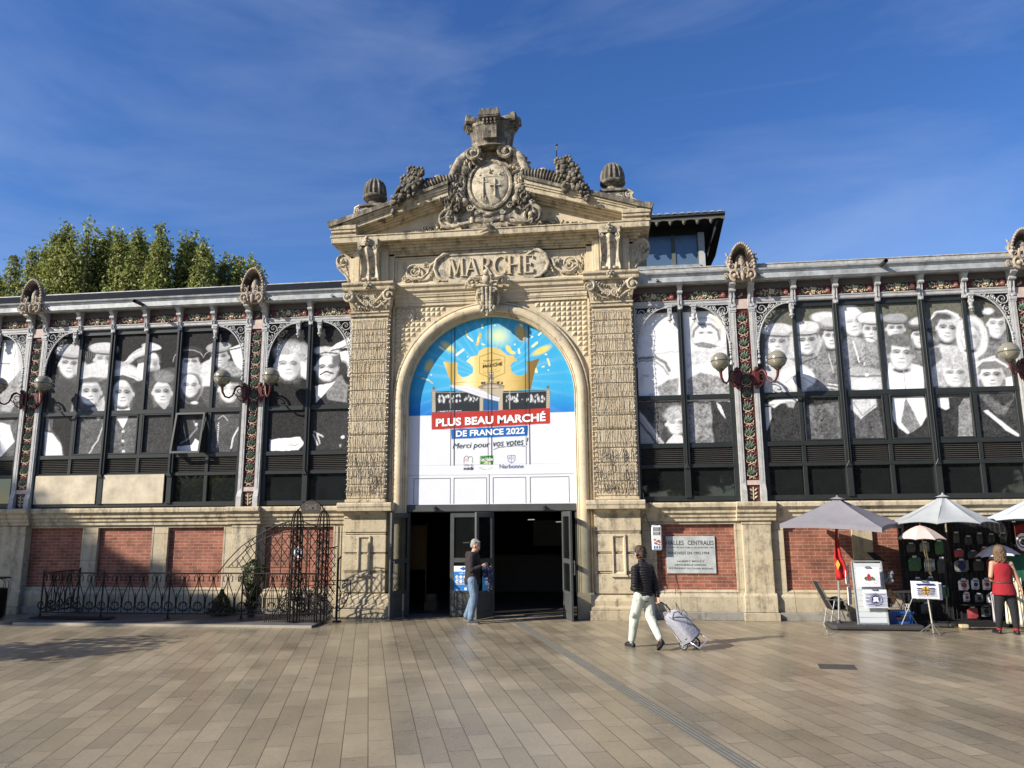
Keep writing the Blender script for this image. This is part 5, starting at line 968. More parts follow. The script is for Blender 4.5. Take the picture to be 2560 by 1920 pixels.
s.face(292, 1106, 56, 62, .92, .2, 'none', feat=.7); s.ell(280, 1046, 66, 38, .42, -18, .2, 1.2); s.poly([(230, 1216), (270, 1165), (320, 1170), (340, 1220)], .75, 6)
mural(s, 'very pale mural with a curly haired boy at its foot, right of the portal')
# --- right wing, wide bay
s = sheet(6.04, 11.40, F2, (.14, .14, .11), .9)
s.poly([(780, 640), (900, 560), (1200, 640), (1700, 620), (2200, 600), (2250, 940), (780, 940)], .22, 24, 1.2)
s.poly([(780, 700), (860, 560), (1000, 560), (1100, 640), (1000, 940), (780, 940)], .62, 20, .6)
s.face(850, 660, 58, 72, .88, .2, 'cap', .66, feat=.9); s.face(1010, 650, 56, 72, .86, .12, 'cap', .72, -3); s.poly([(900, 740), (1180, 720), (1180, 900), (1120, 900), (1040, 800)], .24, 16, 1.6); s.line([(960, 760), (1010, 880)], 7, .7); s.line([(1130, 720), (1160, 820)], 6, .65); s.line([(930, 800), (1000, 760), (1060, 740)], 6, .1); s.line([(1100, 700), (1100, 880)], 4, .3)
s.ell(1110, 515, 76, 32, .78, 0, .15, .3); s.face(1150, 625, 50, 66, .88, .12, 'cap', .30); s.ell(1150, 540, 66, 26, .60, 0, .2)
s.face(1275, 545, 60, 76, .92, .2, 'hair', feat=.9); s.ell(1240, 485, 50, 50, .84, 0, .3); s.poly([(1190, 700), (1240, 620), (1400, 640), (1400, 780), (1200, 800)], .30, 14, 1.5); s.line([(1270, 650), (1300, 760)], 9, .85); s.line([(1340, 670), (1330, 780)], 7, .8)
s.poly([(1120, 880), (1200, 850), (1180, 900), (1120, 915)], .2, 4); s.line([(1125, 885), (1180, 892)], 6, .9); s.line([(1125, 905), (1180, 910)], 5, .9)
s.face(1368, 590, 46, 66, .88, .15, 'cap', .86, -3); s.line([(1310, 630), (1365, 625), (1405, 645)], 5, .2); s.poly([(1330, 650), (1400, 650), (1410, 760), (1330, 760)], .28, 10, 1.4)
s.face(1500, 580, 48, 56, .84, .08, 'cap', .38, 2)
s.poly([(1450, 900), (1465, 770), (1560, 760), (1650, 790), (1660, 930), (1450, 930)], .93, 8, .06); s.face(1535, 720, 66, 86, .95, .08, 'none', feat=.9); s.ell(1530, 645, 82, 38, .16, 3, .15, 1.0); s.ell(1600, 680, 22, 50, .18, 0, .3, 1.0); s.ell(1466, 690, 14, 40, .18, 0, .3); s.line([(1545, 800), (1555, 910)], 3, .4)
s.face(1640, 620, 50, 66, .88, .08, 'cap', .14, 0); s.ell(1648, 545, 74, 26, .18, 8, .15, .5); s.ell(1620, 535, 40, 18, .72, -10, .3, .5); s.line([(1590, 592), (1640, 580), (1720, 600)], 12, .08); s.ell(1700, 670, 34, 20, .10, 0, .4)
s.poly([(1690, 690), (1760, 660), (1900, 690), (1960, 740), (1960, 900), (1690, 900)], .60, 16, .8); s.poly([(1690, 690), (1740, 680), (1760, 740), (1700, 800)], .2, 14, .8)
s.face(1790, 580, 58, 74, .88, .15, 'hair', tilt=8); s.poly([(1690, 530), (1715, 488), (1780, 475), (1850, 500), (1870, 560), (1840, 580), (1800, 520), (1740, 500)], .62, 6, .4); s.line([(1695, 530), (1725, 492), (1790, 482), (1860, 520)], 6, .92); s.ell(1770, 512, 50, 18, .10, 8, .3, .6)
s.ell(1925, 625, 86, 120, .90, -8, .07, .06); s.ell(1922, 620, 60, 84, .55, -6, .08, .8); s.face(1916, 634, 50, 66, .93, .4, 'none', feat=.4); s.line([(1850, 590), (1880, 530), (1940, 508), (1990, 560), (2005, 650)], 4, .5)
s.face(2062, 560, 48, 74, .93, .1, 'none', tilt=6, feat=.7); s.ell(2050, 492, 62, 34, .12, 5, .2, .9); s.ell(2010, 480, 30, 18, .8, 0, .3)
s.face(1832, 830, 66, 72, .93, .3, 'none', feat=.75); s.ell(1830, 770, 72, 34, .50, 0, .15, 1.0); s.poly([(1725, 820), (1760, 800), (1770, 860), (1740, 880)], .5, 8, .9)
s.face(2035, 842, 66, 76, .94, .08, 'none'); s.ell(2035, 775, 92, 30, .22, -4, .15, .4); s.line([(1945, 790), (1985, 755), (2060, 745), (2120, 790)], 13, .80); s.line([(1950, 770), (2050, 730)], 14, .75, 6); s.poly([(2110, 850), (2180, 830), (2180, 900), (2110, 905)], .92, 8)
s.ell(960, 850, 100, 62, .92, 5, .08, .1); s.line([(890, 880), (930, 845), (1000, 850), (1045, 880)], 6, .45); s.ell(975, 890, 36, 34, .6, 0, .3, .6)
s.poly([(1240, 800), (1300, 790), (1400, 810), (1440, 850), (1440, 915), (1250, 915)], .62, 8, .5); s.ell(1335, 820, 96, 30, .45, 3, .15, .7); s.line([(1255, 840), (1330, 845), (1420, 838)], 12, .22); s.ell(1340, 835, 10, 10, .9); s.ell(1330, 890, 70, 38, .80, 0, .2, .3)
# lower row
s.poly([(700, 962), (2250, 955), (2250, 1230), (700, 1230)], .045, 6, 1.0)
s.poly([(800, 985), (840, 970), (970, 965), (965, 985), (870, 995), (830, 1020)], .75, 6, .5); s.poly([(760, 1010), (815, 1010), (812, 1080), (790, 1140), (760, 1150)], .55, 5); s.line([(720, 990), (830, 1000)], 8, .4); s.poly([(890, 980), (950, 985), (940, 1020), (910, 1015)], .35, 8, 1)
s.poly([(1010, 1190), (1010, 1010), (1190, 980), (1200, 1190)], .15, 10, 1.7); s.poly([(1100, 1100), (1180, 1020), (1180, 1190), (1100, 1190)], .10, 8, 1.5)
s.poly([(1250, 965), (1400, 965), (1440, 1190), (1250, 1190)], .11, 8, 1.3); s.poly([(1260, 970), (1390, 965), (1400, 1010), (1310, 1078), (1255, 1020)], .62, 6, .7); s.line([(1270, 990), (1320, 1060), (1390, 1000)], 4, .15)
s.poly([(1485, 960), (1660, 955), (1675, 1060), (1640, 1120), (1570, 1160), (1500, 1120), (1485, 1060)], .88, 8, .15); s.poly([(1560, 960), (1610, 1060), (1640, 1120), (1580, 1155), (1530, 1100)], .22, 8, 1.4); s.poly([(1485, 1080), (1520, 1130), (1500, 1190), (1485, 1190)], .06, 5)
s.poly([(1735, 960), (1790, 960), (1800, 1020), (1780, 1030), (1740, 1010)], .82, 7, .3); s.poly([(1850, 1180), (1850, 1010), (1880, 970), (1925, 960), (1930, 1180)], .26, 7, 1.2)
s.poly([(1960, 940), (2150, 935), (2190, 1180), (1970, 1180)], .05, 6, 1.2); s.poly([(1965, 940), (2010, 935), (2100, 1010), (2160, 960), (2110, 1060), (2050, 1050)], .14, 6, 1.3); s.poly([(1985, 1035), (2010, 1030), (2120, 1120), (2190, 1165), (2185, 1180), (2110, 1140)], .82, 4, .3)
mural(s, 'pale crowd mural with a woman in white at its middle, in the wide right bay')
s = sheet(11.93, 17.28, F2, .35, .9)
for i, (a, b) in enumerate(((2300, 620), (2480, 560), (2660, 640), (2840, 600), (3020, 700), (2400, 800), (2700, 840))): s.face(a, b, 66, 84, .88, .05, 'cap' if i % 2 else 'hair', .6)
mural(s, 'mural of people in the last right bay beyond the photo edge')
# plywood sheets in the lower left glazing
m = mat('weathered_plywood', (.50, .43, .31), .75, 0, .3, 2.2)
for (x0, x1, lb) in ((-11.34, -9.70, 'stained plywood sheet closing the lower glazing, the one nearer the photo edge'), (-9.60, -7.94, 'sunlit plywood sheet closing the lower glazing, the one beside the dark glass')):
    b_ = MB(); b_.box(x0, x1, -.005, .028, 2.57, 3.26); tag(b_.build('plywood_sheet', m, origin=((x0+x1)/2, 0, 2.57), bevel=.003), lb, 'plywood sheet', 'plywood sheets in the left bay')

# ================================================================== ARCH BANNER
FB = (460/1526, 1000, 780)
s = Sheet(-1.95, 1.95, 2.47, 6.87, .10, .0125, *FB)
WB = (.66, .67, .70); s.C[:] = WB
# where the sheet turns blue: above the printed horizon
zb0 = 4.53
sk = np.clip((s.Z-zb0)/.015, 0, 1); r = np.hypot(s.U-760, s.V-560); ang = np.arctan2(s.V-560, s.U-760)
t = np.clip(r/800, 0, 1)[..., None]; blue = np.array((.08, .44, .66))*(1-t)+np.array((.03, .30, .58))*t
low = np.clip((s.V-640)/220, 0, 1)[..., None]; blue = blue*(1-low)+np.array((.02, .16, .52))*low
raysm = (.5+.5*np.sin(ang*34+1.5*np.sin(ang*9)))**5*.32*np.clip(1-r/760, 0, 1); blue = blue*(1-raysm[..., None])+np.array((.45, .68, .80))*raysm[..., None]
s.C = s.C*(1-sk[..., None])+blue*sk[..., None]
G1, G2, G3 = (.62, .44, .11), (.82, .68, .30), (.30, .17, .03)
for (x, y, rx, ry, ro, c, so) in ((1005, 175, 42, 62, -20, (.55, .42, .12), .5), (820, 200, 70, 60, 0, (.62, .72, .40), .8), (400, 290, 60, 26, 35, (.62, .60, .22), .5), (1175, 318, 78, 26, -25, (.72, .58, .15), .35), (240, 445, 28, 50, 25, (.55, .5, .18), .4), (900, 305, 18, 34, -35, (.85, .6, .15), .25), (930, 335, 26, 14, 15, (.85, .62, .15), .25)): s.ell(x, y, rx, ry, c, ro, so)
for (x0, y0, x1, y1, wd, c) in ((545, 160, 560, 205, 12, G1), (560, 205, 600, 240, 12, (.8, .85, .6)), (665, 185, 640, 270, 22, G1), (650, 210, 645, 250, 12, G2), (470, 355, 525, 312, 18, (.85, .9, .88)), (330, 290, 365, 315, 14, (.75, .75, .4)), (1100, 285, 1135, 255, 18, (.85, .8, .4)), (185, 550, 240, 565, 10, (.8, .78, .4)), (240, 565, 270, 592, 9, (.55, .5, .2)), (1225, 390, 1240, 440, 16, (.75, .68, .3)), (1110, 440, 1130, 495, 22, (.9, .8, .3)), (985, 310, 990, 340, 16, (.8, .8, .6)), (1150, 190, 1168, 175, 12, (.85, .9, .85)), (680, 105, 682, 130, 14, (.7, .75, .4)), (1000, 105, 1010, 115, 14, (.8, .8, .4)), (680, 265, 700, 272, 10, (.8, .7, .3)), (1180, 455, 1195, 452, 10, (.8, .75, .4)), (1205, 350, 1215, 352, 10, (.8, .8, .5)), (950, 270, 955, 268, 10, (.8, .9, .9)), (1090, 210, 1098, 206, 10, (.9, .9, .8)), (785, 110, 788, 112, 9, (.8, .9, .9)), (255, 520, 262, 522, 8, (.8, .9, .9)), (560, 370, 562, 372, 8, (.8, .9, .9)), (1228, 480, 1232, 483, 8, (.9, .9, .8))): s.line([(x0, y0), (x1, y1)], wd, c, 3)
# crown
cr_ = [(358, 412), (420, 420), (480, 420), (472, 460), (480, 510), (515, 545), (560, 535), (605, 505), (605, 455), (575, 425), (550, 408), (590, 370), (640, 362), (660, 320), (710, 295), (780, 292), (835, 310), (880, 355), (940, 362), (975, 405), (930, 418), (915, 445), (925, 495), (970, 525), (1020, 528), (1050, 500), (1055, 450), (1043, 405), (1090, 405), (1160, 382), (1120, 480), (1085, 640), (860, 660), (640, 650), (440, 630)]
s.poly(cr_, G1, 3)
inside = s.C.copy()
msk = np.zeros(s.U.shape); tmp = Sheet.__new__(Sheet); tmp.U, tmp.V = s.U, s.V; tmp.C = np.zeros(s.C.shape); tmp.n = s.n; tmp.poly(cr_, 1., 3); msk = tmp.C[..., 0]
xs = [358, 430, 470, 560, 640, 760, 860, 930, 1010, 1080, 1160]; cs = [(.72, .58, .2), (.42, .27, .06), (.60, .45, .14), (.86, .78, .46), (.70, .54, .2), (.58, .43, .15), (.66, .50, .2), (.60, .44, .16), (.45, .31, .09), (.22, .14, .04), (.20, .12, .03)]
gc = np.stack([np.interp(s.U, xs, [c[i] for c in cs]) for i in range(3)], -1); s.C = s.C*(1-msk[..., None])+gc*msk[..., None]
s.line([(455, 583), (860, 578), (1090, 570)], 2.5, (.3, .2, .05)); s.line([(452, 575), (860, 570)], 1.5, (.8, .7, .4))
hx = [(760, 335), (868, 372), (868, 508), (760, 552), (660, 508), (660, 372), (760, 335)]; s.line(hx, 4.5, (.25, .15, .03)); s.line([(668, 432), (845, 412)], 2, (.25, .15, .03)); s.line([(672, 466), (845, 446)], 2, (.25, .15, .03)); s.line([(690, 480), (700, 510), (730, 500)], 3, (.3, .2, .06)); s.line([(830, 470), (815, 500), (790, 490)], 3, (.3, .2, .06)); s.line([(720, 488), (800, 478)], 3, (.3, .2, .06))
# little picture of the market under the crown, on its red ribbon
s.poly([(265, 660), (420, 655), (660, 668), (660, 820), (265, 835)], (.03, .035, .04), 3); s.poly([(850, 655), (1245, 645), (1245, 800), (850, 812)], (.03, .035, .04), 3)
rn = random.Random(4)
for _ in range(90):
    x = rn.choice([rn.uniform(300, 655), rn.uniform(880, 1210)]); s.ell(x, rn.uniform(690, 745), rn.uniform(4, 9), rn.uniform(6, 16), rn.uniform(.35, .8), 0, .4)
for x in list(range(310, 660, 29))+list(range(870, 1210, 29)): s.line([(x, 662), (x-4, 812)], 3, (.03, .03, .035))
for x0, x1 in ((300, 660), (850, 1210)): s.line([(x0, 668), (x1, 664 if x0 < 500 else 655)], 4, .4, 2); s.line([(x0, 756), (x1, 750)], 3, (.05, .05, .05))
for x in (420, 910): s.line([(x, 660), (x, 800)], 9, .35)
for x, d_ in ((280, 0), (1228, -8)):
    s.poly([(x-14, 660+d_), (x+14, 660+d_), (x+14, 830+d_*3), (x-14, 832+d_*3)], (.42, .37, .27), 3)
    for k in range(9): s.line([(x-12, 675+k*18), (x+12, 674+k*18)], 2, (.2, .17, .12))
    s.poly([(x-20, 648+d_), (x+20, 648+d_), (x+20, 662+d_), (x-20, 662+d_)], (.3, .26, .2), 2); s.ell(x, 632+d_, 12, 14, (.16, .14, .12)); s.line([(x, 610+d_), (x, 640+d_)], 3, (.1, .1, .1))
s.poly([(664, 640), (862, 632), (850, 680), (850, 812), (818, 815), (818, 700), (690, 700), (690, 820), (662, 822)], (.45, .38, .27), 3); s.poly([(690, 815), (690, 725), (720, 690), (755, 678), (800, 700), (815, 730), (815, 812)], (.03, .11, .25), 3)
s.poly([(650, 622), (700, 598), (758, 585), (810, 594), (866, 615), (862, 640), (664, 645)], (.30, .25, .18), 3, .6); s.line([(650, 624), (700, 600), (758, 588), (812, 596), (868, 616)], 6, (.07, .06, .05)); s.line([(655, 645), (866, 636)], 5, (.5, .43, .3)); s.poly([(690, 622), (758, 602), (826, 618), (820, 628), (700, 632)], (.5, .42, .3), 3)
s.ell(682, 590, 10, 12, (.07, .06, .05)); s.ell(700, 586, 10, 10, (.09, .08, .06)); s.ell(815, 585, 12, 12, (.08, .07, .05)); s.ell(845, 590, 10, 10, (.07, .06, .05)); s.ell(757, 560, 22, 34, (.22, .18, .14), 0, .2, .9); s.ell(757, 570, 9, 16, (.7, .64, .5)); s.poly([(735, 530), (738, 495), (748, 500), (757, 494), (768, 500), (778, 493), (778, 528)], (.25, .21, .17), 3); s.ell(748, 512, 5, 6, .7); s.ell(768, 512, 5, 6, .7)
for a in ([(415, 603), (560, 622), (700, 668), (828, 712), (822, 742), (690, 712), (560, 668), (418, 622)], [(545, 598), (560, 603), (680, 650), (735, 672), (700, 668), (560, 625), (530, 612)]): s.poly(a, (.66, .66, .70), 3)
s.line([(418, 612), (560, 640), (700, 690), (825, 728)], 4, (.45, .45, .52)); s.line([(418, 622), (560, 668), (690, 712), (822, 742)], 4, (.30, .30, .36)); s.line([(550, 608), (680, 655)], 3, (.45, .45, .52))
for k in range(22): x = 320+k*9; s.ell(x+rn.uniform(-4, 4), 826-k*.4, 3, 3, .85)
RED, BLU = (.42, .045, .035), (.02, .13, .42)
s.poly([(262, 838), (1244, 797), (1245, 925), (262, 978)], RED, 3); s.poly([(425, 972), (1062, 940), (1060, 1027), (427, 1055)], BLU, 3)
s.line([(778, 1142), (810, 1126), (900, 1115), (980, 1110), (1035, 1112)], 6, (.03, .05, .07))
# logos
s.line([(532, 1252), (533, 1210), (545, 1195), (560, 1195), (568, 1212), (575, 1200), (590, 1198), (602, 1208), (604, 1252)], 5, (.02, .04, .06)); s.line([(568, 1210), (568, 1235)], 4, (.02, .04, .06)); s.ell(553, 1228, 12, 14, (.7, .4, .3), 0, .4); s.ell(585, 1240, 16, 10, (.55, .68, .68), 0, .4)
s.poly([(664, 1194), (775, 1190), (775, 1265), (664, 1268)], (.04, .20, .04), 3); s.poly([(690, 1256), (720, 1236), (760, 1252), (740, 1264)], (.5, .6, .35), 3); s.ell(715, 1238, 40, 4, (.7, .55, .2), -3, .4); s.line([(658, 1292), (690, 1306), (730, 1308), (768, 1292)], 3, (.2, .22, .24)); s.line([(658, 1290), (700, 1286), (765, 1286)], 2, (.4, .42, .44))
s.line([(893, 1192), (955, 1190), (954, 1222), (944, 1242), (925, 1254), (905, 1243), (895, 1222), (893, 1192)], 5, (.02, .09, .20)); s.line([(924, 1192), (924, 1252)], 4, (.02, .09, .2)); s.line([(903, 1212), (917, 1212)], 4, (.02, .09, .2)); s.line([(910, 1205), (910, 1220)], 4, (.02, .09, .2)); s.line([(932, 1204), (946, 1204)], 4, (.02, .09, .2)); s.line([(932, 1216), (946, 1216)], 4, (.02, .09, .2)); s.line([(862, 1306), (990, 1303)], 2, (.45, .55, .7))
# facade panel joints behind the film read through it as crisp lines
J = (.14, .15, .17)
s.line([(62, 1277), (410, 1270), (1430, 1254)], 2, (.45, .46, .5)); s.line([(62, 1358), (1440, 1340)], 3.5, J); 
s.C *= (.93+.14*s.n)[..., None]
def arch_ok(cx, cz): return (cz < RC) | (np.hypot(cx, cz-RC) < 1.952)
bn = thing('arch_banner', 'tall arched printed banner with gold crown on blue above white, filling the portal arch', 'banner', (0, .1, 2.47))
s.build('printed_film', PRINT, bn, arch=arch_ok)
m = MB()
def pline(pts, wd, y=.094):
    for p, q in zip(pts[:-1], pts[1:]):
        (x0, z0), (x1, z1) = p, q; dx, dz = x1-x0, z1-z0; ln = math.hypot(dx, dz); nx, nz = -dz/ln*wd/2, dx/ln*wd/2; m.prism([(x0-nx, z0-nz), (x1-nx, z1-nz), (x1+nx, z1+nz), (x0+nx, z0+nz)], y, y+.005)
def topz(x): return RC+math.sqrt(max(0, 1.95**2-x*x))
m.mt(0)
for x in (-.86, .02, .90): pline([(x, 3.36), (x, topz(x)-.01)], .018)
for x in (-.945, -.065, .815): pline([(x, 3.36), (x, topz(x)-.01)], .006)
for x0, x1 in ((-1.80, -.945), (-.86, -.10), (.05, .80), (.90, 1.78)): pline([(x0, 2.49), (x0, 3.07)], .009); pline([(x0, 3.07), (x1, 3.07)], .009); pline([(x1, 3.07), (x1, 2.49)], .006)
pline([(-.04, 2.47), (-.04, 3.15)], .008)
m.build('panel_joint', mat('joint_dark', (.03, .035, .04), .6), bn)
# lettering
def banner_text(body, u0, v0, u1, v1, hpx, c, name='lettering', bold=.0, shear=0., fr=FB, y=.092):
    a = at(fr[1]+u0*fr[0], fr[2]+v0*fr[0], y); b = at(fr[1]+u1*fr[0], fr[2]+v1*fr[0], y); top = at(fr[1]+u0*fr[0], fr[2]+(v0-hpx)*fr[0], y)
    t_ = MB(); put_text(t_, body, (a[0]+b[0])/2, (a[2]+b[2])/2, y, width=b[0]-a[0], height=top[2]-a[2], bold=bold, shear=shear, slope=(b[2]-a[2])/(b[0]-a[0])); return t_
WHT = mat('print_white', (.85, .85, .86), .5, 0, .02); INK = mat('print_ink', (.02, .035, .05), .5, 0, .05); NAVY = mat('print_navy', (.02, .08, .20), .5, 0, .05); BRN = mat('print_brown', (.14, .08, .02), .5, 0, .05)
for body, u0, v0, u1, v1, h, c, bold, sh in (('PLUS BEAU MARCH\u00c9', 297, 952, 1208, 905, 82, WHT, .035, 0), ('DE FRANCE 2022', 464, 1036, 1034, 1009, 52, WHT, .03, 0), ('Merci pour', 436, 1148, 745, 1134, 60, INK, .0, .25), ('vos votes !', 772, 1118, 1062, 1098, 58, INK, .0, .25), ('Narbonne', 825, 1297, 1024, 1294, 34, NAVY, .0, 0), ('C\u00f4te du', 528, 1276, 605, 1274, 16, INK, 0, 0), ('midi', 528, 1310, 606, 1309, 28, INK, .015, 0), ('Les Halles', 670, 1236, 770, 1233, 28, WHT, .02, 0), ('Votre plus beau', 690, 415, 835, 400, 16, BRN, .01, .2), ('MARCH\u00c9', 686, 462, 846, 440, 30, BRN, .03, 0)):
    banner_text(body, u0, v0, u1, v1, h, c, bold=bold, shear=sh).build('lettering', c, bn)

# ================================================================== GLOBE LAMPS
lamp0 = None; LR = mat('oxblood_iron', (.085, .016, .014), .4, 0, .2, 20); GLOBE = mat('smoky_globe', (.20, .185, .135), .18, 0, .12, 3, spec=.8, coat=.5)
def make_lamp(loc, label, d):
    t = thing('wall_lamp', label, 'wall lamp', loc, 'globe lamps on the paired posts')
    L_ = Vector(loc); D_ = Vector((d*.40, -.36, 0)); Dn = D_.normalized()
    P = lambda a, z: tuple(L_+Dn*a+Vector((0, 0, z)))
    b_ = MB(); x, y, z = loc; b_.box(x-.075, x+.075, y-.03, y, z-.17, z+.17); b_.box(x-.055, x+.055, y-.07, y-.03, z-.13, z+.14); b_.ball((x, y-.06, z+.2), (.06, .05, .06), 1); b_.ball((x, y-.05, z-.2), (.05, .04, .07), 1); b_.build('back_plate', LR, t, bevel=.01)
    a_ = MB()
    a_.tube([P(.02, .02), P(.07, .12), P(.14, .155), P(.21, .12), P(.25, .03), P(.29, -.08), P(.37, -.145), P(.46, -.12), P(.52, -.02), P(.535, .08), P(.538, .14)], [.022, .022, .02, .02, .02, .021, .022, .024, .028, .034, .05], 7)
    pts = []
    for k in range(20): q = k/19; r_ = .125*(1-q)+.02; an = math.pi/2-q*3.0*math.pi; pts.append(P(.14+r_*math.cos(an), .02+r_*math.sin(an)*1.1))
    a_.tube(pts, .012, 6); a_.tube([P(.20, -.02), P(.16, -.14), P(.09, -.2), P(.03, -.16)], .013, 6)
    a_.build('arm', LR, t, smooth=60)
    g = MB(); c = L_+Dn*.54+Vector((0, 0, .33)); st = 0; g.ball(c, .200, 3); g.build('globe', GLOBE, t, smooth=180)
    r2 = MB(); r2.lathe([(.200, c.z-.012), (.207, c.z-.006), (.207, c.z+.006), (.200, c.z+.012)], c.x, c.y, 28); r2.lathe([(.06, c.z-.22), (.10, c.z-.17), (.11, c.z-.16), (.05, c.z-.15)], c.x, c.y, 14); r2.build('globe_seam', mat('seam_bronze', (.10, .085, .06), .4, .3), t, smooth=40)
    return t
for (s_, i, q, lb) in ((-1, 1, -1, 'smoky globe lamp half cut off at the left edge of the photo'), (-1, 1, 1, 'smoky globe lamp on the right arm of the outermost left posts'), (-1, 0, -1, 'smoky globe lamp left of the posts between the two left murals'), (-1, 0, 1, 'smoky globe lamp right of the posts between the two left murals'), (1, 0, -1, 'smoky globe lamp left of the posts between the two right murals'), (1, 0, 1, 'smoky globe lamp right of the posts between the two right murals'), (1, 1, -1, 'smoky globe lamp at the right edge of the photo')):
    make_lamp((s_*PX[i]+q*.205, -.056, 5.17), lb, q)

# ================================================================== SIGNS, PLAQUE, LIGHT STRINGS, CABLES
FP = (150/2212, 1650, 1330)
pq = thing('marble_plaque', 'grey marble plaque with incised lines of capitals on the brick beside the portal', 'plaque', (4.6, .06, 1.2))
a = at(FP[1]+205*FP[0], FP[2]+140*FP[0], .05); b = at(FP[1]+2085*FP[0], FP[2]+1530*FP[0], .05)
m = MB(); m.box(a[0], b[0], .045, .075, b[2], a[2]-.01); m.build('slab', mat('grey_marble', (.40, .42, .41), .45, 0, .22, 5), pq, bevel=.004)
t_ = MB()
for body, u0, v0, u1, v1, h, bo in (('HALLES', 225, 480, 880, 478, 165, .012), ('CENTRALES', 1020, 480, 1980, 482, 165, .012), ('OUVERTES AU PUBLIC EN JANVIER 1901', 240, 612, 1990, 618, 70, .0), ('RENOVEES EN 1993.1994', 300, 826, 1820, 830, 105, .012), ('HUBERT MOULY', 640, 1108, 1640, 1106, 60, .01), ('DEPUTE MAIRE DE NARBONNE', 560, 1240, 1700, 1246, 60, .01), ('VICE PRESIDENT DU CONSEIL REGIONAL', 310, 1365, 1975, 1380, 60, .01)):
    banner_text(body, u0, v0, u1, v1, h, None, bold=bo, fr=FP, y=.0425).build('lettering', mat('incised_ink', (.05, .05, .05), .8), pq)
# lit terminal box on the brick
c = at(1641, 1344+1, -.10); pt = thing('snack_sign', 'white framed upright light box with food pictures and blue foot beside the portal', 'sign', (c[0], .0, c[2]-.33))
a = at(1628, 1313, -.12); b = at(1656, 1376, -.12)
m = MB(); m.box(a[0], b[0], -.12, .075, b[2], a[2]); m.build('case', mat('sign_case_white', (.78, .80, .80), .4), pt, bevel=.025)
m = MB(); x0, x1, z0, z1 = a[0]+.025, b[0]-.025, b[2]+.03, a[2]-.03; h = z1-z0; y = -.1225
m.mt(0).box(x0, x1, y-.001, y+.004, z0, z1); yy = y-.003
m.mt(1).box(x0+.01, x1-.01, yy, yy+.002, z0+h*.80, z0+h*.97); m.box(x0+.01, x1-.01, yy, yy+.002, z0+h*.62, z0+h*.77); m.mt(2)
for q in range(3): m.box(x0+.01+q*(x1-x0)/3.1, x0+.045+q*(x1-x0)/3.1, yy, yy+.002, z0+.01, z0+h*.13)
m.mt(3)
for q in range(7): m.ball((x0+.02+random.random()*(x1-x0-.04), yy, z0+h*(.2+.035*q)), (.035, .004, .02), 1)
m.mt(0)
for zz in (.83, .88, .93, .65, .70, .74): m.box(x0+.02, x1-.03, yy-.002, yy-.001, z0+h*zz, z0+h*zz+.008)
m.build('face', [mat('sign_face', (.62, .64, .62), .4), mat('sign_black', (.03, .03, .035), .4), mat('sign_blue', (.02, .12, .42), .4), mat('sign_food', (.32, .12, .07), .5, 0, .5, 30)], pt)
m = MB(); m.tube([at(1608, 1232, -.3), at(1614, 1290, -.28), at(1622, 1310, -.16), at(1629, 1325, -.05)], .008, 5); m.tube([at(1652, 1376, .06), at(1655, 1440, .05), at(1664, 1500, -.02), at(1668, 1527, -.10)], .006, 5); m.tube([at(1680, 1390, .06), at(1690, 1450, .06), at(1688, 1500, -.03), at(1693, 1526, -.10)], .006, 5); m.build('cable', mat('cable_dark', (.03, .03, .03), .6), pt)
# small white notice on the brick behind the trellis
c = at(745, 1380, .07); m = MB(); m.box(c[0]-.09, c[0]+.10, .062, .070, c[2]-.13, c[2]+.11); nb = m.build('paper_notice', mat('paper_white', (.80, .80, .80), .6), origin=(c[0], .07, c[2])); tag(nb, 'small white paper notice on the brick behind the iron trellis', 'notice')
m = MB(); m.ball((c[0]+.03, .061, c[2]-.02), (.045, .003, .045), 2); m.build('emblem', mat('sign_blue', (.02, .12, .42), .4), nb)
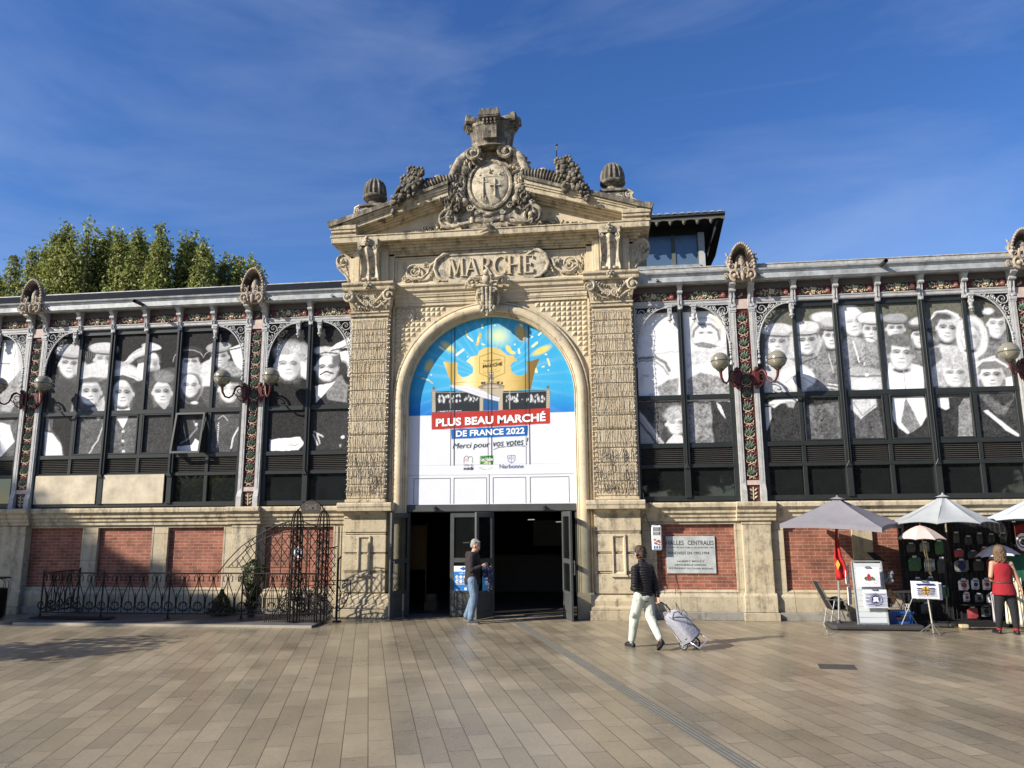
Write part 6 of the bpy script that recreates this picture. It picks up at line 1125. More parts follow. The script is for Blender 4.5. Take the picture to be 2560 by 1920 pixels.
# notices stuck on the doors
def door_notice(u0, v0, u1, v1, y, label, kind):
    a = at(u0, v0, y); b = at(u1, v1, y); x0, z1, x1, z0 = a[0], a[2], b[0], b[2]; h = z1-z0; w_ = x1-x0
    t = thing('door_notice', label, 'notice', ((x0+x1)/2, y, z0)); m = MB(); m.box(x0, x1, y, y+.006, z0, z1); m.build('sheet', mat('notice_blue', (.03, .19, .50), .5, 0, .05), t)
    m = MB(); m.mt(0)
    if kind == 'rules':
        m.box(x0, x1, y-.003, y-.001, z0+h*.78, z1)
        m.mt(1).prism([(x0+w_*.25, z0+h*.90), (x0+w_*.45, z0+h*.98), (x0+w_*.45, z0+h*.95), (x1, z0+h*.95), (x1, z0+h*.85), (x0+w_*.45, z0+h*.85), (x0+w_*.45, z0+h*.81)], y-.006, y-.004); m.mt(0)
        for r_ in (.56, .38):
            for q in range(5): m.ball((x0+w_*(.14+.18*q), y-.002, z0+h*r_), (.035, .002, .035), 2)
            for q in (.09, .12): m.box(x0+w_*.08, x1-w_*.08, y-.003, y-.001, z0+h*(r_-q), z0+h*(r_-q)+.006)
        m.mt(2)
        for r_ in (.56, .38):
            for q in (0, 3): m.ball((x0+w_*(.14+.18*q), y-.004, z0+h*r_), (.018, .002, .018), 1)
        m.mt(3).ball((x0+w_*(.14+.36), y-.004, z0+h*.38), (.022, .002, .022), 1); m.mt(0).box(x0+w_*.48, x0+w_*.58, y-.003, y-.001, z0+h*.04, z0+h*.14); m.box(x0+w_*.05, x0+w_*.35, y-.003, y-.001, z0+h*.04, z0+h*.055)
        put_text(m, 'LES HALLES', x0+w_*.55, z0+h*.68, y-.003, width=w_*.6, height=.03, bold=.02)
    else:
        m.box(x0+w_*.55, x1, y-.003, y-.001, z0+h*.80, z1)
        for q in (.50, .38, .33, .28): m.box(x0+w_*.3, x1-w_*.12, y-.003, y-.001, z0+h*q, z0+h*q+.012)
        m.box(x0+w_*.6, x0+w_*.8, y-.003, y-.001, z0+h*.08, z0+h*.12)
    m.build('print', [WHT, mat('sign_blue', (.02, .12, .42), .4), BERRY, mat('tick_green', (.1, .4, .1), .5)], t)
door_notice(1135, 1415, 1190, 1478, .058, 'blue and white rules notice with round pictograms on the grey door, left of the man', 'rules')
door_notice(1206, 1415, 1230, 1479, .01, 'narrow blue notice on the dark door leaf right of the man', 'plain')
# curtain light strings on both piers
BULB = mat('tiny_bulb', (.75, .74, .68), .3); WIRE = mat('light_wire', (.035, .028, .02), .7)
for s_ in (-1, 1):
    t = thing('curtain_lights', 'curtain of thin light strings on the %s carved pier of the portal' % ('left' if s_ < 0 else 'right'), 'string lights', (s_*2.85, -.25, 2.6), 'light strings on the portal piers')
    w_ = MB(); bl = MB(); rnd = random.Random(s_+9); x0, x1 = s_*2.85-.44, s_*2.85+.44
    def wire(p, r=.0036): w_.tube(p, r, 4, caps=False)
    n = 17
    for k in range(n):
        x = x0+(x1-x0)*k/(n-1)+rnd.uniform(-.012, .012); z = 6.84-rnd.uniform(0, .05); p = []
        while z > 2.72: p.append((x+rnd.uniform(-.014, .014), -.225-rnd.uniform(0, .03), z)); z -= rnd.uniform(.09, .17)
        p.append((x, -.23, 2.68)); wire(p)
        for q in p[1:-1]:
            if rnd.random() < .4: e = (q[0]+rnd.uniform(-.03, .03), q[1]-.01, q[2]-rnd.uniform(.03, .06)); wire([q, e], .0032); bl.ball(e, .007, 1)
    zz = 6.80; 
    for k in range(13):
        z = 6.80-k*.335; wire([(x0+(x1-x0)*i/14, -.235+rnd.uniform(-.01, .0), z+rnd.uniform(-.012, .012)) for i in range(15)], .0042)
    for k in range(42):      # tangled lower fringe
        x = rnd.uniform(x0, x1); z = rnd.uniform(2.7, 3.75); wire([(x, -.24, z), (x+rnd.uniform(-.03, .03), -.27, z-.1), (x+rnd.uniform(-.04, .04), -.24, z-.2)], .005)
    for xe in (x0-.01, x1+.01, s_*2.36-s_*.0):
        z = 6.9
        while z > 2.65: bl.ball((xe+rnd.uniform(-.01, .01), -.235 if abs(xe) > 2.4 or True else -.1, z), .013, 1); z -= .11
    w_.build('wire', WIRE, t); bl.build('bulb', BULB, t)
# ================================================================== RAILING, TRELLIS ARBOUR, PLANTS
IRON = mat('rusty_black_iron', (.020, .014, .011), .65, .3, .3, 20)
rl = thing('iron_railing', 'low dark wrought iron railing with scrolls along the ramp', 'railing', (-6.5, -1.32, .075))
def rail_section(p0, p1, n, posts=True):
    """scroll work between two ground points"""
    a = Vector((p0[0], p0[1], 0)); b = Vector((p1[0], p1[1], 0)); d = b-a; Ln = d.length; d.normalize(); P = lambda t, z: (a.x+d.x*t, a.y+d.y*t, z)
    fr = MB(); fr.tube([P(0, 1.03), P(Ln, 1.03)], .016, 5); fr.tube([P(0, .19), P(Ln, .19)], .013, 5)
    fr.build('rail', IRON, rl)
    sc = MB(); w_ = Ln/n; R = .0105
    for k in range(n):
        c = (k+.5)*w_; h = w_*.5
        sc.tube([P(c, .19), P(c, .62)], R, 4, False)
        for q in (-1, 1):
            # big C scroll below
            pts = []
            for i in range(17): t = i/16; r_ = h*.92*(1-t*.72); an = math.pi/2+q*0-t*2.2*math.pi; pts.append(P(c+q*(h*.98-r_*math.cos(an-math.pi/2)*1.0)*.98-q*0, .36+r_*math.sin(an-math.pi/2)*.9))
            sc.tube(pts, R, 4, False)
            # tall lyre curve
            sc.tube([P(c+q*h*.06, .36), P(c+q*h*.12, .52), P(c+q*h*.42, .66), P(c+q*h*.80, .80), P(c+q*h*.90, .93), P(c+q*h*.66, 1.01), P(c+q*h*.38, .96), P(c+q*h*.40, .86), P(c+q*h*.56, .86)], R, 4, False)
            sc.tube([P(c+q*h*.5, .19), P(c+q*h*.5, .30)], R, 4, False) if False else None
        sc.tube([P(k*w_, .19), P(k*w_, 1.03)], R*.9, 4, False)
    sc.build('scrollwork', IRON, rl)
for p0, p1, n in (((-9.80, -1.32), (-8.36, -1.32), 5), ((-8.36, -1.32), (-6.80, -1.32), 5), ((-6.80, -1.32), (-5.14, -1.32), 5), ((-5.14, -1.32), (-3.48, -1.32), 5), ((-9.80, -1.32), (-9.78, -.18), 4)): rail_section(p0, p1, n)
for x, y in ((-9.8, -1.32), (-8.36, -1.32), (-6.8, -1.32), (-5.14, -1.32), (-9.78, -.18)):
    m = MB(); m.tube([(x, y, .075), (x, y, 1.05)], .02, 6); m.box(x-.05, x+.05, y-.05, y+.05, .075, .09); m.ball((x, y, .13), .035, 1); m.ball((x, y, 1.06), .024, 1); m.build('railing_post', IRON, rl)
m = MB(); m.box(-9.95, -8.1, -1.45, -1.18, .076, .10); m.build('base_plate', IRON, rl)
ab = thing('iron_arbour', 'tall dark iron trellis arbour with two domed cage columns and an oval sign plate', 'arbour', (-3.6, -1.45, .075))
def cage(cx, cy, z0, z1, zt, r=.125):
    m = MB(); n = 10
    for k in range(n): a = 2*math.pi*k/n; m.tube([(cx+r*math.cos(a), cy+r*math.sin(a), z0), (cx+r*math.cos(a), cy+r*math.sin(a), z1)]+[(cx+r*math.cos(a)*math.cos(t), cy+r*math.sin(a)*math.cos(t), z1+(zt-z1)*math.sin(t)) for t in np.linspace(.2, 1.5, 7)], .0105, 4, False)
    for z in (z0+.03, .50, .55, z1, z1-.05): m.tube([(cx+r*math.cos(a), cy+r*math.sin(a), z) for a in np.linspace(0, 2*math.pi, 13)[:-1]], .011, 4, closed=True)
    for d_ in (-1, 1):
        for k in range(5):
            m.tube([(cx+r*math.cos(2*math.pi*k/5+d_*t*7), cy+r*math.sin(2*math.pi*k/5+d_*t*7), .55+(z1-.55)*t) for t in np.linspace(0, 1, 60)], .0095, 4, False)
    m.ball((cx, cy, zt+.02), .025, 1); m.build('cage_column', IRON, ab)
for (x, y) in ((-3.90, -1.50), (-3.32, -1.50)): cage(x, y, .03, 2.04, 2.34)
for (x, y) in ((-4.02, -.55), (-3.28, -.60)):
    m = MB()
    for q in (-.04, .04): m.tube([(x+q, y, .03), (x+q, y, 2.0)], .010, 5)
    m.tube([(x, y-.04, .03), (x, y-.04, 2.0)], .01, 5); m.build('slim_post', IRON, ab)
m = MB(); m.tube([(-3.90, -1.5, 2.33), (-3.84, -1.5, 2.43), (-3.70, -1.5, 2.53), (-3.58, -1.5, 2.56), (-3.46, -1.5, 2.52), (-3.36, -1.5, 2.42), (-3.32, -1.5, 2.33)], .013, 6); m.build('top_arch', IRON, ab)
sg = MB(); pts = [(-3.60+.225*math.cos(a), 2.385+(.155 if math.sin(a) > 0 else .11)*math.sin(a)) for a in np.linspace(0, 2*math.pi, 25)[:-1]]; sg.prism(pts, -1.54, -1.515); so_ = sg.build('sign_plate', mat('sign_brown', (.05, .038, .03), .5), ab)
t_ = MB(); put_text(t_, 'DAME', -3.59, 2.36, -1.543, width=.24, height=.11, bold=.01); t_.build('lettering', mat('sign_letter', (.16, .14, .12), .5), so_)
# lattice panels: curved wings
def lattice(mb, y, top, bot, x0, x1, st=.085, r=.0085):
    """diamond lattice clipped between two height functions"""
    for sgn in (-1, 1):
        c = x0-3
        while c < x1+3:
            pts = []
            for x in np.linspace(x0, x1, 60):
                z = (x-c)*1.35*sgn+ (1.0)
                if bot(x) <= z <= top(x): pts.append((x, y, z))
                elif len(pts) > 1: mb.tube([pts[0], pts[-1]], r, 4, False); pts = []
                else: pts = []
            if len(pts) > 1: mb.tube([pts[0], pts[-1]], r, 4, False)
            c += st
ax = [(-5.77, 1.03), (-5.54, 1.32), (-5.28, 1.58), (-5.0, 1.77), (-4.74, 1.91), (-4.45, 2.05), (-4.14, 2.13), (-3.86, 2.10), (-3.54, 1.99), (-3.30, 1.80)]
bx_ = [(-5.54, 1.15), (-5.1, 1.58), (-4.9, 1.68), (-4.64, 1.80), (-4.35, 1.88), (-4.13, 1.91)]
m = MB(); m.tube([(x, -1.22, z) for x, z in ax], .012, 6); m.tube([(x, -1.22, z) for x, z in bx_], .012, 6); m.tube([(-5.6, -1.22, 1.15), (-4.0, -1.22, 1.15)], .008, 5)
for x in (-4.78, -4.35, -4.0, -3.5): m.tube([(x, -1.22, 1.03), (x, -1.22, np.interp(x, *zip(*ax)))], .011, 5)
m.build('curved_rail', IRON, ab)
m = MB(); tp = lambda x: np.interp(x, *zip(*ax)); bt_ = lambda x: np.interp(x, *zip(*bx_))
lattice(m, -1.22, lambda x: bt_(x) if x < -4.1 else tp(x)-.05, lambda x: 1.15, -5.53, -3.4, .17); lattice(m, -1.22, tp, bt_, -5.2, -4.15, .12)
m.build('lattice_panel', IRON, ab)
m = MB()
for k in range(26): x = -4.52+k*(1.05/25); m.tube([(x, -1.50, .02), (x, -1.50, .53)], .0065, 4, False)
for z in (.03, .10, .53): m.tube([(-4.53, -1.5, z), (-3.45, -1.5, z)], .010, 5)
for k in range(6):
    x = -4.45+k*.18; m.tube([(x, -1.5, .53), (x+.02, -1.5, .7), (x+.09, -1.5, .85), (x+.16, -1.5, 1.0)], .0075, 4, False); m.tube([(x+.18, -1.5, .53), (x+.16, -1.5, .7), (x+.09, -1.5, .85), (x+.02, -1.5, 1.0)], .0075, 4, False); m.tube([(x+.09, -1.5, .2), (x+.09, -1.5, 1.0)], .0075, 4, False)
m.tube([(-4.53, -1.5, .02), (-4.53, -1.5, 1.03)], .012, 5); m.tube([(-4.53, -1.5, 1.03), (-3.42, -1.5, 1.03)], .012, 5); m.build('gate', IRON, ab)
m = MB()   # right hand wing ending at a bracketed post by the portal
m.tube([(-3.30, -1.1, 1.55), (-3.18, -1.0, 1.58)], .01, 5); m.tube([(-3.17, -.95, .02), (-3.17, -.95, 1.32)], .022, 6); m.tube([(-3.17, -.95, 1.30), (-3.12, -.9, 1.36)], .02, 5); m.box(-3.24, -3.08, -1.0, -.9, .0, .03)
m.tube([(-3.17, -.95, .86), (-2.93, -.80, .86), (-2.93, -.80, .55)], .014, 5); m.spiral((-3.05, .74), -.87, .055, 1.5, 0, .012, 1, 16); m.tube([(-2.95, -.82, .6), (-3.0, -.85, .42), (-3.08, -.9, .28), (-3.16, -.95, .22)], .014, 5)
m.tube([(-3.17, -.95, .78), (-3.1, -.9, .6), (-3.12, -.92, .45)], .012, 5)
m.build('end_post', IRON, ab)
m = MB(); pts = [(-3.32, 1.72), (-3.17, 1.6)]
lattice(m, -1.1, lambda x: 1.55, lambda x: .55, -3.42, -3.17, .14); m.tube([(-3.42, -1.1, 1.55), (-3.17, -1.1, 1.55)], .01, 5)
# low hooped lattice panel lying in front of the portal pier (casts the curved shadow)
m.build('side_lattice', IRON, ab)
lf = thing('low_trellis', 'low curved iron trellis standing just left of the portal pier, only its shadow shows clearly', 'trellis', (-3.9, -1.0, .075))
m = MB(); hp = [(-4.6, .08), (-4.4, .50), (-4.1, .72), (-3.8, .84), (-3.5, .88), (-3.2, .86)]
m.tube([(x, -.98, z) for x, z in hp], .010, 5); m.tube([(x, -.98, max(.08, z-.09)) for x, z in hp], .010, 5); lattice(m, -.98, lambda x: np.interp(x, *zip(*hp))-.09, lambda x: .1, -4.55, -3.25, .13); m.build('lattice_panel', IRON, lf)

def leaf_mat(name, c1, c2, sc=1.2):
    m = bpy.data.materials.new(name); m.use_nodes = True; nt = m.node_tree; b = nt.nodes['Principled BSDF']; out = nt.nodes['Material Output']; lk = nt.links.new; b.inputs['Roughness'].default_value = .55; b.inputs['Specular IOR Level'].default_value = .25
    g = N(nt, 'ShaderNodeNewGeometry'); n = N(nt, 'ShaderNodeTexNoise', inp={'Scale': sc, 'Detail': 3}); lk(g.outputs['Position'], n.inputs['Vector'])
    a = N(nt, 'ShaderNodeMath', operation='MULTIPLY', inp={1: .55}); lk(g.outputs['Random Per Island'], a.inputs[0]); a2 = N(nt, 'ShaderNodeMath', operation='MULTIPLY_ADD', inp={1: .6}); lk(n.outputs[0], a2.inputs[0]); lk(a.outputs[0], a2.inputs[2])
    r = N(nt, 'ShaderNodeValToRGB'); r.color_ramp.elements[0].position = .3; r.color_ramp.elements[0].color = col(c1); r.color_ramp.elements[1].position = .8; r.color_ramp.elements[1].color = col(c2); lk(a2.outputs[0], r.inputs[0]); lk(r.outputs[0], b.inputs['Base Color'])
    tr = N(nt, 'ShaderNodeBsdfTranslucent'); lk(r.outputs[0], tr.inputs[0]); ms = N(nt, 'ShaderNodeMixShader', inp={0: .3}); lk(b.outputs[0], ms.inputs[1]); lk(tr.outputs[0], ms.inputs[2]); lk(ms.outputs[0], out.inputs[0]); MATS[name] = m; return m
def leaves(P, size, seed=0, squash=.55):
    """a mesh of many small leaf shaped faces at points P, random facing"""
    r = np.random.RandomState(seed); n = len(P); a = r.normal(size=(n, 3)); a /= np.linalg.norm(a, axis=1)[:, None]; b = r.normal(size=(n, 3)); b -= a*(a*b).sum(1)[:, None]; b /= np.linalg.norm(b, axis=1)[:, None]
    s = (size*r.uniform(.6, 1.3, n))[:, None]; c = np.cross(a, b)
    V = np.stack([P-a*s, P+b*s*squash+c*s*.15, P+a*s, P-b*s*squash+c*s*.15], 1).reshape(-1, 3); idx = np.arange(n*4).reshape(n, 4); return V, idx
def leaf_obj(name, P, size, m, parent, seed=0, squash=.55):
    V, idx = leaves(np.array(P), size, seed, squash); me = bpy.data.meshes.new(name); o = ORG[parent.name]; me.from_pydata((V-np.array(o)).tolist(), [], idx.tolist()); me.materials.append(m); me.update(); ob = bpy.data.objects.new(name, me); C.objects.link(ob); ob.parent = parent; ORG[ob.name] = o.copy(); return ob
BARK = mat('tree_bark', (.16, .13, .09), .9, 0, .3, 5, .5, 12)
LF1 = leaf_mat('plane_leaves', (.06, .085, .024), (.38, .40, .115), .8); LF2 = leaf_mat('dark_leaves', (.012, .028, .010), (.04, .075, .02), 3)
def tree(name, x, y, trunk_h, shoots, n, size, label, group, m=LF1, seed=1, y_sp=1.6, base=8, z_g=0):
    t = thing(name, label, 'tree', (x, y, z_g), group); r = np.random.RandomState(seed); b = MB(); b.tube([(x, y, z_g), (x+.1, y, trunk_h*.5), (x, y, trunk_h)], [.42, .32, .26], 10); pts = []
    for (dx, dy, top, wd) in shoots:
        b.tube([(x, y, trunk_h*.85), (x+dx*.5, y+dy*.5, trunk_h+.6), (x+dx*.9, y+dy*.9, (trunk_h+top)/2), (x+dx, y+dy, top-.5)], [.16, .11, .07, .02], 6)
        k = int(n*wd); tt = r.beta(1.1, 1.25, k); z = base+(top-base)*tt; rad = wd*np.clip(2.3*(1-tt)**.85, .06, 1.7)*np.sqrt(r.uniform(0, 1, k)); an = r.uniform(0, 6.283, k)
        # clump along side twigs
        cl = .22*r.normal(size=(k, 3)); q = np.round(z*1.6)/1.6; z = z*.6+q*.4
        pts.append(np.stack([x+dx*np.clip((z-trunk_h)/(top-trunk_h), .3, 1)+rad*np.cos(an)+cl[:, 0]*.5, y+dy+rad*np.sin(an)+cl[:, 1]*.5, z+cl[:, 2]*.6], 1))
    b.build('trunk', BARK, t, smooth=60); leaf_obj('crown', np.concatenate(pts), size, m, t, seed); return t
def shoots(tops, dx0, dx1, seed, n=15, w=.62):
    r = random.Random(seed); o = []
    for k in range(n): f = k/(n-1); o.append((dx0+(dx1-dx0)*f+r.uniform(-.2, .2), r.uniform(-1.7, 1.7), np.interp(f, np.linspace(0, 1, len(tops)), tops)+r.uniform(-.5, .1), w*r.uniform(.65, 1.2)))
    return o
TG = 'plane trees rising behind the left wing roof'
tree('plane_tree', -27.0, 14, 6, shoots([14.4, 13.6], -1.8, 1.5, 3, 13), 3600, .085, 'dark green tree cut by the left photo edge, behind the left wing roof', TG, seed=2)
tree('plane_tree', -24.6, 15, 6, shoots([13.4, 14.6, 14.8, 14.9], -1.9, 1.9, 4, 17), 3600, .085, 'leafy plane tree, the lower crown at the left end of the row behind the roof', TG, seed=3)
tree('plane_tree', -22.9, 14.6, 6, shoots([14.6, 15.2, 14.9], -1.5, 1.5, 9, 15), 3600, .085, 'leafy plane tree filling the gap left of the tallest tree behind the roof', TG, seed=8)
tree('plane_tree', -20.1, 15.2, 6, shoots([15.6, 15.7, 15.2], -1.5, 1.5, 10, 15), 3600, .085, 'leafy plane tree standing slightly behind the two tallest trees of the row', TG, seed=9)
tree('plane_tree', -21.3, 14, 6, shoots([15.0, 15.7, 15.3, 15.6], -1.6, 1.3, 5, 17), 3600, .085, 'tallest leafy plane tree of the row behind the left roof, its left one', TG, seed=4)
tree('plane_tree', -18.9, 14, 6, shoots([15.5, 15.4, 15.0], -1.4, 1.1, 6, 14), 3600, .085, 'tall leafy plane tree just right of the tallest one behind the left roof', TG, seed=5)
tree('plane_tree', -16.8, 14, 6, shoots([15.1, 15.3, 15.0, 14.8], -1.1, 1.3, 7, 14), 3600, .085, 'leafy plane tree with evenly tall shoots behind the left roof, right of the middle', TG, seed=6)
tree('plane_tree', -14.5, 14, 6, shoots([14.7, 14.6, 14.3, 13.9], -1.3, 1.7, 8, 15, .6), 3600, .085, 'lowest leafy plane tree at the right end of the row behind the left roof', TG, seed=7)
# trees of the square: one just off the left edge shades the left wall, the rest are mirrored in the glass
def round_tree(x, y, th, R, zc, n, size, label, seed, m=LF1, rz=None):
    t = thing('square_tree', label, 'tree', (x, y, 0), 'trees of the square behind the viewer'); r = np.random.RandomState(seed); b = MB(); b.tube([(x, y, 0), (x+.05, y, th)], [.22, .15], 8); rz = rz or R*.8
    for k in range(7): a = k*.9; b.tube([(x, y, th*.9), (x+R*.35*math.cos(a), y+R*.35*math.sin(a), zc-rz*.3), (x+R*.7*math.cos(a), y+R*.7*math.sin(a), zc+rz*.3)], [.1, .06, .02], 5)
    C_ = r.normal(size=(26, 3)); C_ /= np.linalg.norm(C_, axis=1)[:, None]; C_ *= r.uniform(.45, .85, (26, 1)); P = C_[r.randint(0, 26, n)]+r.normal(size=(n, 3))*.17; P *= np.array([R, R, rz]); P += np.array([x, y, zc]); b.build('trunk', BARK, t, smooth=60); leaf_obj('crown', P, size, m, t, seed)
t = thing('square_tree', 'tall tree beyond the left photo edge, shading the lower left wall', 'tree', (-30, -12.5, 0)); m = MB(); m.tube([(-30, -12.5, 0), (-30, -12.5, 6), (-30, -13, 13)], [.3, .24, .1], 8); m.tube([(-30, -12.6, 8), (-30, -14.5, 14.2), (-30, -16.3, 16.3)], [.12, .08, .03], 6); m.build('trunk', BARK, t, smooth=60); r = np.random.RandomState(21); P = []
for (y, z, q, n) in ((-10.4, 12.9, 2.3, 8000), (-12.4, 13.4, 1.65, 6000), (-13.9, 14.4, 1.2, 4000), (-15.2, 15.35, .85, 2500), (-16.4, 16.4, .6, 900), (-8.0, 12.5, 2.4, 7000)): p = r.normal(size=(n, 3)); p /= np.linalg.norm(p, axis=1)[:, None]; P.append(np.array([-30, y, z])+p*np.cbrt(r.uniform(0, 1, (n, 1)))*q*np.array([.7, 1., 1.])*(1+.12*np.sin(p[:, 1:2]*9)))
leaf_obj('crown', np.concatenate(P), .13, LF1, t, 21)
round_tree(-11.6, -7.6, 2.4, 1.3, 3.3, 900, .10, 'small thin tree beyond the left photo edge, streaking the paving with shadow', 22, rz=.8)
for i, (x, y, R) in enumerate(((-14, -60, 5), (-12, -50, 8), (-2, -44, 7), (9, -50, 8), (19, -45, 7), (30, -50, 8), (-34, -50, 8), (40, -45, 7))): round_tree(x, y, 4, R, 8, 4200, .6,  'broad tree across the square behind the viewer, number %s from the left' % ['three', 'four', 'five', 'six', 'seven', 'eight', 'two', 'nine'][i], 40+i)
bb = thing('far_building', 'plain flat roofed block across the square behind the viewer', 'building', (-26, -70, 0)); m = MB(); m.box(-40, -14, -75, -66, 0, 13); m.box(-30, -22, -74, -67, 13, 16)
m.build('wall', mat('far_wall', (.30, .28, .26), .9), bb); m = MB()
for k in range(9):
    for j in range(4): m.box(-39+k*2.8, -37.6+k*2.8, -66.02, -65.9, 1.5+j*2.9, 3.1+j*2.9)
m.build('window', GLASS, bb)
# dark columnar shrub on the ramp and a low bush
def shrub(name, x, y, z0, prof, n, size, label, seed):
    t = thing(name, label, 'shrub', (x, y, z0)); r = np.random.RandomState(seed); b = MB(); b.tube([(x, y, z0), (x, y, z0+prof[-1][1]*.6)], .025, 6); b.build('stem', BARK, t)
    zz = r.uniform(prof[0][1], prof[-1][1], n); rr = np.interp(zz, [p[1] for p in prof], [p[0] for p in prof])*np.sqrt(r.uniform(.15, 1, n))*(1+.25*np.sin(zz*23+r.randint(3))); an = r.uniform(0, 6.283, n); P = np.stack([x+rr*np.cos(an), y+rr*np.sin(an), z0+zz], 1); leaf_obj('foliage', P, size, LF2, t, seed, .35)
shrub('columnar_shrub', -5.17, -.80, .075, [(.08, .12), (.14, .3), (.18, .6), (.25, .8), (.28, .98), (.20, 1.1), (.03, 1.22)], 4200, .026, 'dark narrow evergreen shrub standing behind the railing', 5)
pt_ = MB(); pt_.lathe([(.08, .075), (.10, .25), (.105, .26), (.09, .26)], -5.17, -.8, 12); tag(pt_.build('plant_pot', mat('dark_pot', (.04, .035, .03), .7), origin=(-5.17, -.8, .075)), 'small dark pot under the columnar shrub', 'plant pot')
shrub('low_bush', -6.0, -.55, .075, [(.22, .0), (.30, .1), (.2, .25), (.1, .42), (.02, .55)], 1800, .03, 'low dark straggling bush behind the railing, left of the tall shrub', 6)
# litter bin with a hoop at the left edge
lb = thing('litter_bin', 'dark slatted litter bin with a hooped top at the left photo edge', 'litter bin', (-11.25, -1.0, 0)); m = MB()
for k in range(26): z = .05+k*.024; m.tube([(-11.25+.26*math.cos(a), -1+.26*math.sin(a), z) for a in np.linspace(0, 2*math.pi, 17)[:-1]], .008, 4, closed=True)
m.lathe([(.22, .02), (.24, .66), (.20, .67)], -11.25, -1.0, 16); m.build('bin_body', IRON, lb); m = MB()
for k in range(8): a = k*math.pi/4; m.tube([(-11.25+.26*math.cos(a), -1+.26*math.sin(a), .66), (-11.25+.27*math.cos(a), -1+.27*math.sin(a), .80), (-11.25+.12*math.cos(a), -1+.12*math.sin(a), .90)], .008, 4)
m.lathe([(.29, .885), (.30, .90), (.28, .91), (.1, .92)], -11.25, -1, 18); m.build('hood', IRON, lb)

# ================================================================== SOUVENIR STALL
def canopy(name, label, apex, corners, c, pole, valance=.0, ribs=True, cat='parasol', group=None, dome=0, sub=8, vent=True, spokes=True, base_z=0):
    A = Vector(apex); t = thing(name, label, cat, (pole[0], pole[1], base_z), group); m = MB(); n = len(corners); K = [Vector(q) for q in corners]
    th = .006
    for i in range(n):
        p, q = K[i], K[(i+1) % n]; rows = []
        for a in range(sub+1):
            f = a/sub; row = []
            for b in range(sub+1):
                g_ = b/sub; e = p.lerp(q, g_); sagv = 4*g_*(1-g_); e2 = e+(A-e)*(.065*sagv*1.0); pt = A.lerp(e2, f); pt.z += dome*math.sin(f*math.pi/2*1.0)*(1-f)*2.2-.055*math.sin(f*math.pi)*(1 if not dome else 0)*(.4+.6*sagv); row.append(tuple(pt))
            rows.append(row)
        o = len(m.v); m.v += [x for r_ in rows for x in r_]; m.v += [(x[0], x[1], x[2]-th) for r_ in rows for x in r_]; s1 = sub+1; off = s1*s1
        for a in range(sub):
            for b in range(sub): f_ = (o+a*s1+b, o+a*s1+b+1, o+(a+1)*s1+b+1, o+(a+1)*s1+b); m.f += [f_, tuple(x+off for x in f_[::-1])]; m.m += [0, 0]
        if valance:
            last = rows[-1]
            for b in range(sub): x, y = last[b], last[b+1]; m.add([x, y, (y[0], y[1], y[2]-valance), (x[0], x[1], x[2]-valance)], [(0, 1, 2, 3)])
    cn = m.build('canopy', c, t, bm_fix=False); 
    for p in cn.data.polygons: p.use_smooth = False
    if vent:
        v = MB(); tip = A+Vector((0, 0, .03)); ks = [A.lerp(k, .13)+Vector((0, 0, .045)) for k in K]
        for i in range(n): v.add([tuple(tip), tuple(ks[i]), tuple(ks[(i+1) % n])], [(0, 1, 2)])
        v.ball(tuple(tip), (.022, .022, .028), 1); v.build('vent_cap', c, t)
    r_ = MB()
    if spokes:
        for k in K: r_.tube([tuple(A-Vector((0, 0, .03))), tuple(k-Vector((0, 0, .015)))], .007, 4)
        h = Vector((pole[0], pole[1], A.z-.42*(A-K[0]).length*.55-.1))
        for k in K: r_.tube([tuple(h), tuple(A.lerp(k, .55)-Vector((0, 0, .02)))], .006, 4)
        r_.build('rib', mat('alu_rib', (.35, .35, .35), .4, .6), t)
    return t
FG = mat('grey_canvas', (.19, .18, .20), .85, 0, .08, 4, .15, 300); FL = mat('pale_grey_canvas', (.33, .345, .35), .7, 0, .12, 3, .1, 200); FB_ = mat('bluish_white_canvas', (.46, .52, .60), .75, 0, .05, 3); ALU = mat('aluminium', (.55, .54, .52), .3, .85, .05)
u1 = canopy('parasol', 'large square grey parasol above the folding chair and display board', (7.18, -1.12, 2.50), [(6.0, -1.30, 2.0), (7.60, -2.25, 1.92), (8.50, -.80, 1.98), (7.0, -.08, 2.03)], FG, (7.1, -1.10), valance=.085)
m = MB(); m.tube([(7.03, -1.10, .06), (7.10, -1.11, 1.2), (7.18, -1.12, 2.48)], .021, 8); m.build('pole', ALU, u1, smooth=60); m = MB(); m.lathe([(.05, .04), (.055, .10), (.03, .16)], 7.03, -1.1, 12); m.build('socket', mat('black_plastic', (.025, .025, .027), .5), u1)
bs = MB(); bs.zprism([(6.86, -1.48), (8.45, -1.50), (8.5, -1.40), (8.45, -.80), (6.92, -.80), (6.80, -.9), (6.78, -1.38)], .005, .10); tag(bs.build('weight_base', mat('dark_weight', (.035, .034, .034), .7, 0, .2, 5), origin=(7.6, -1.15, 0), bevel=.03), 'flat dark weight slab carrying the grey parasol and the display board', 'parasol base')
oc = lambda cx, cy, r, z, dz, ph, n=8: [(cx+r*math.cos(2*math.pi*k/n+ph), cy+r*.95*math.sin(2*math.pi*k/n+ph), z+dz*math.cos(2*math.pi*k/n+ph)) for k in range(n)]
u2 = canopy('parasol', 'large pale grey parasol with radiating seams over the dark souvenir racks', (9.22, -.98, 2.53), oc(9.13, -1.0, .97, 1.985, .0, -1.22), FL, (9.2, -.98)); m = MB(); m.tube([(9.18, -.68, .02), (9.22, -.98, 2.5)], .018, 8); m.build('pole', mat('rack_black', (.010, .010, .011), .7), u2)
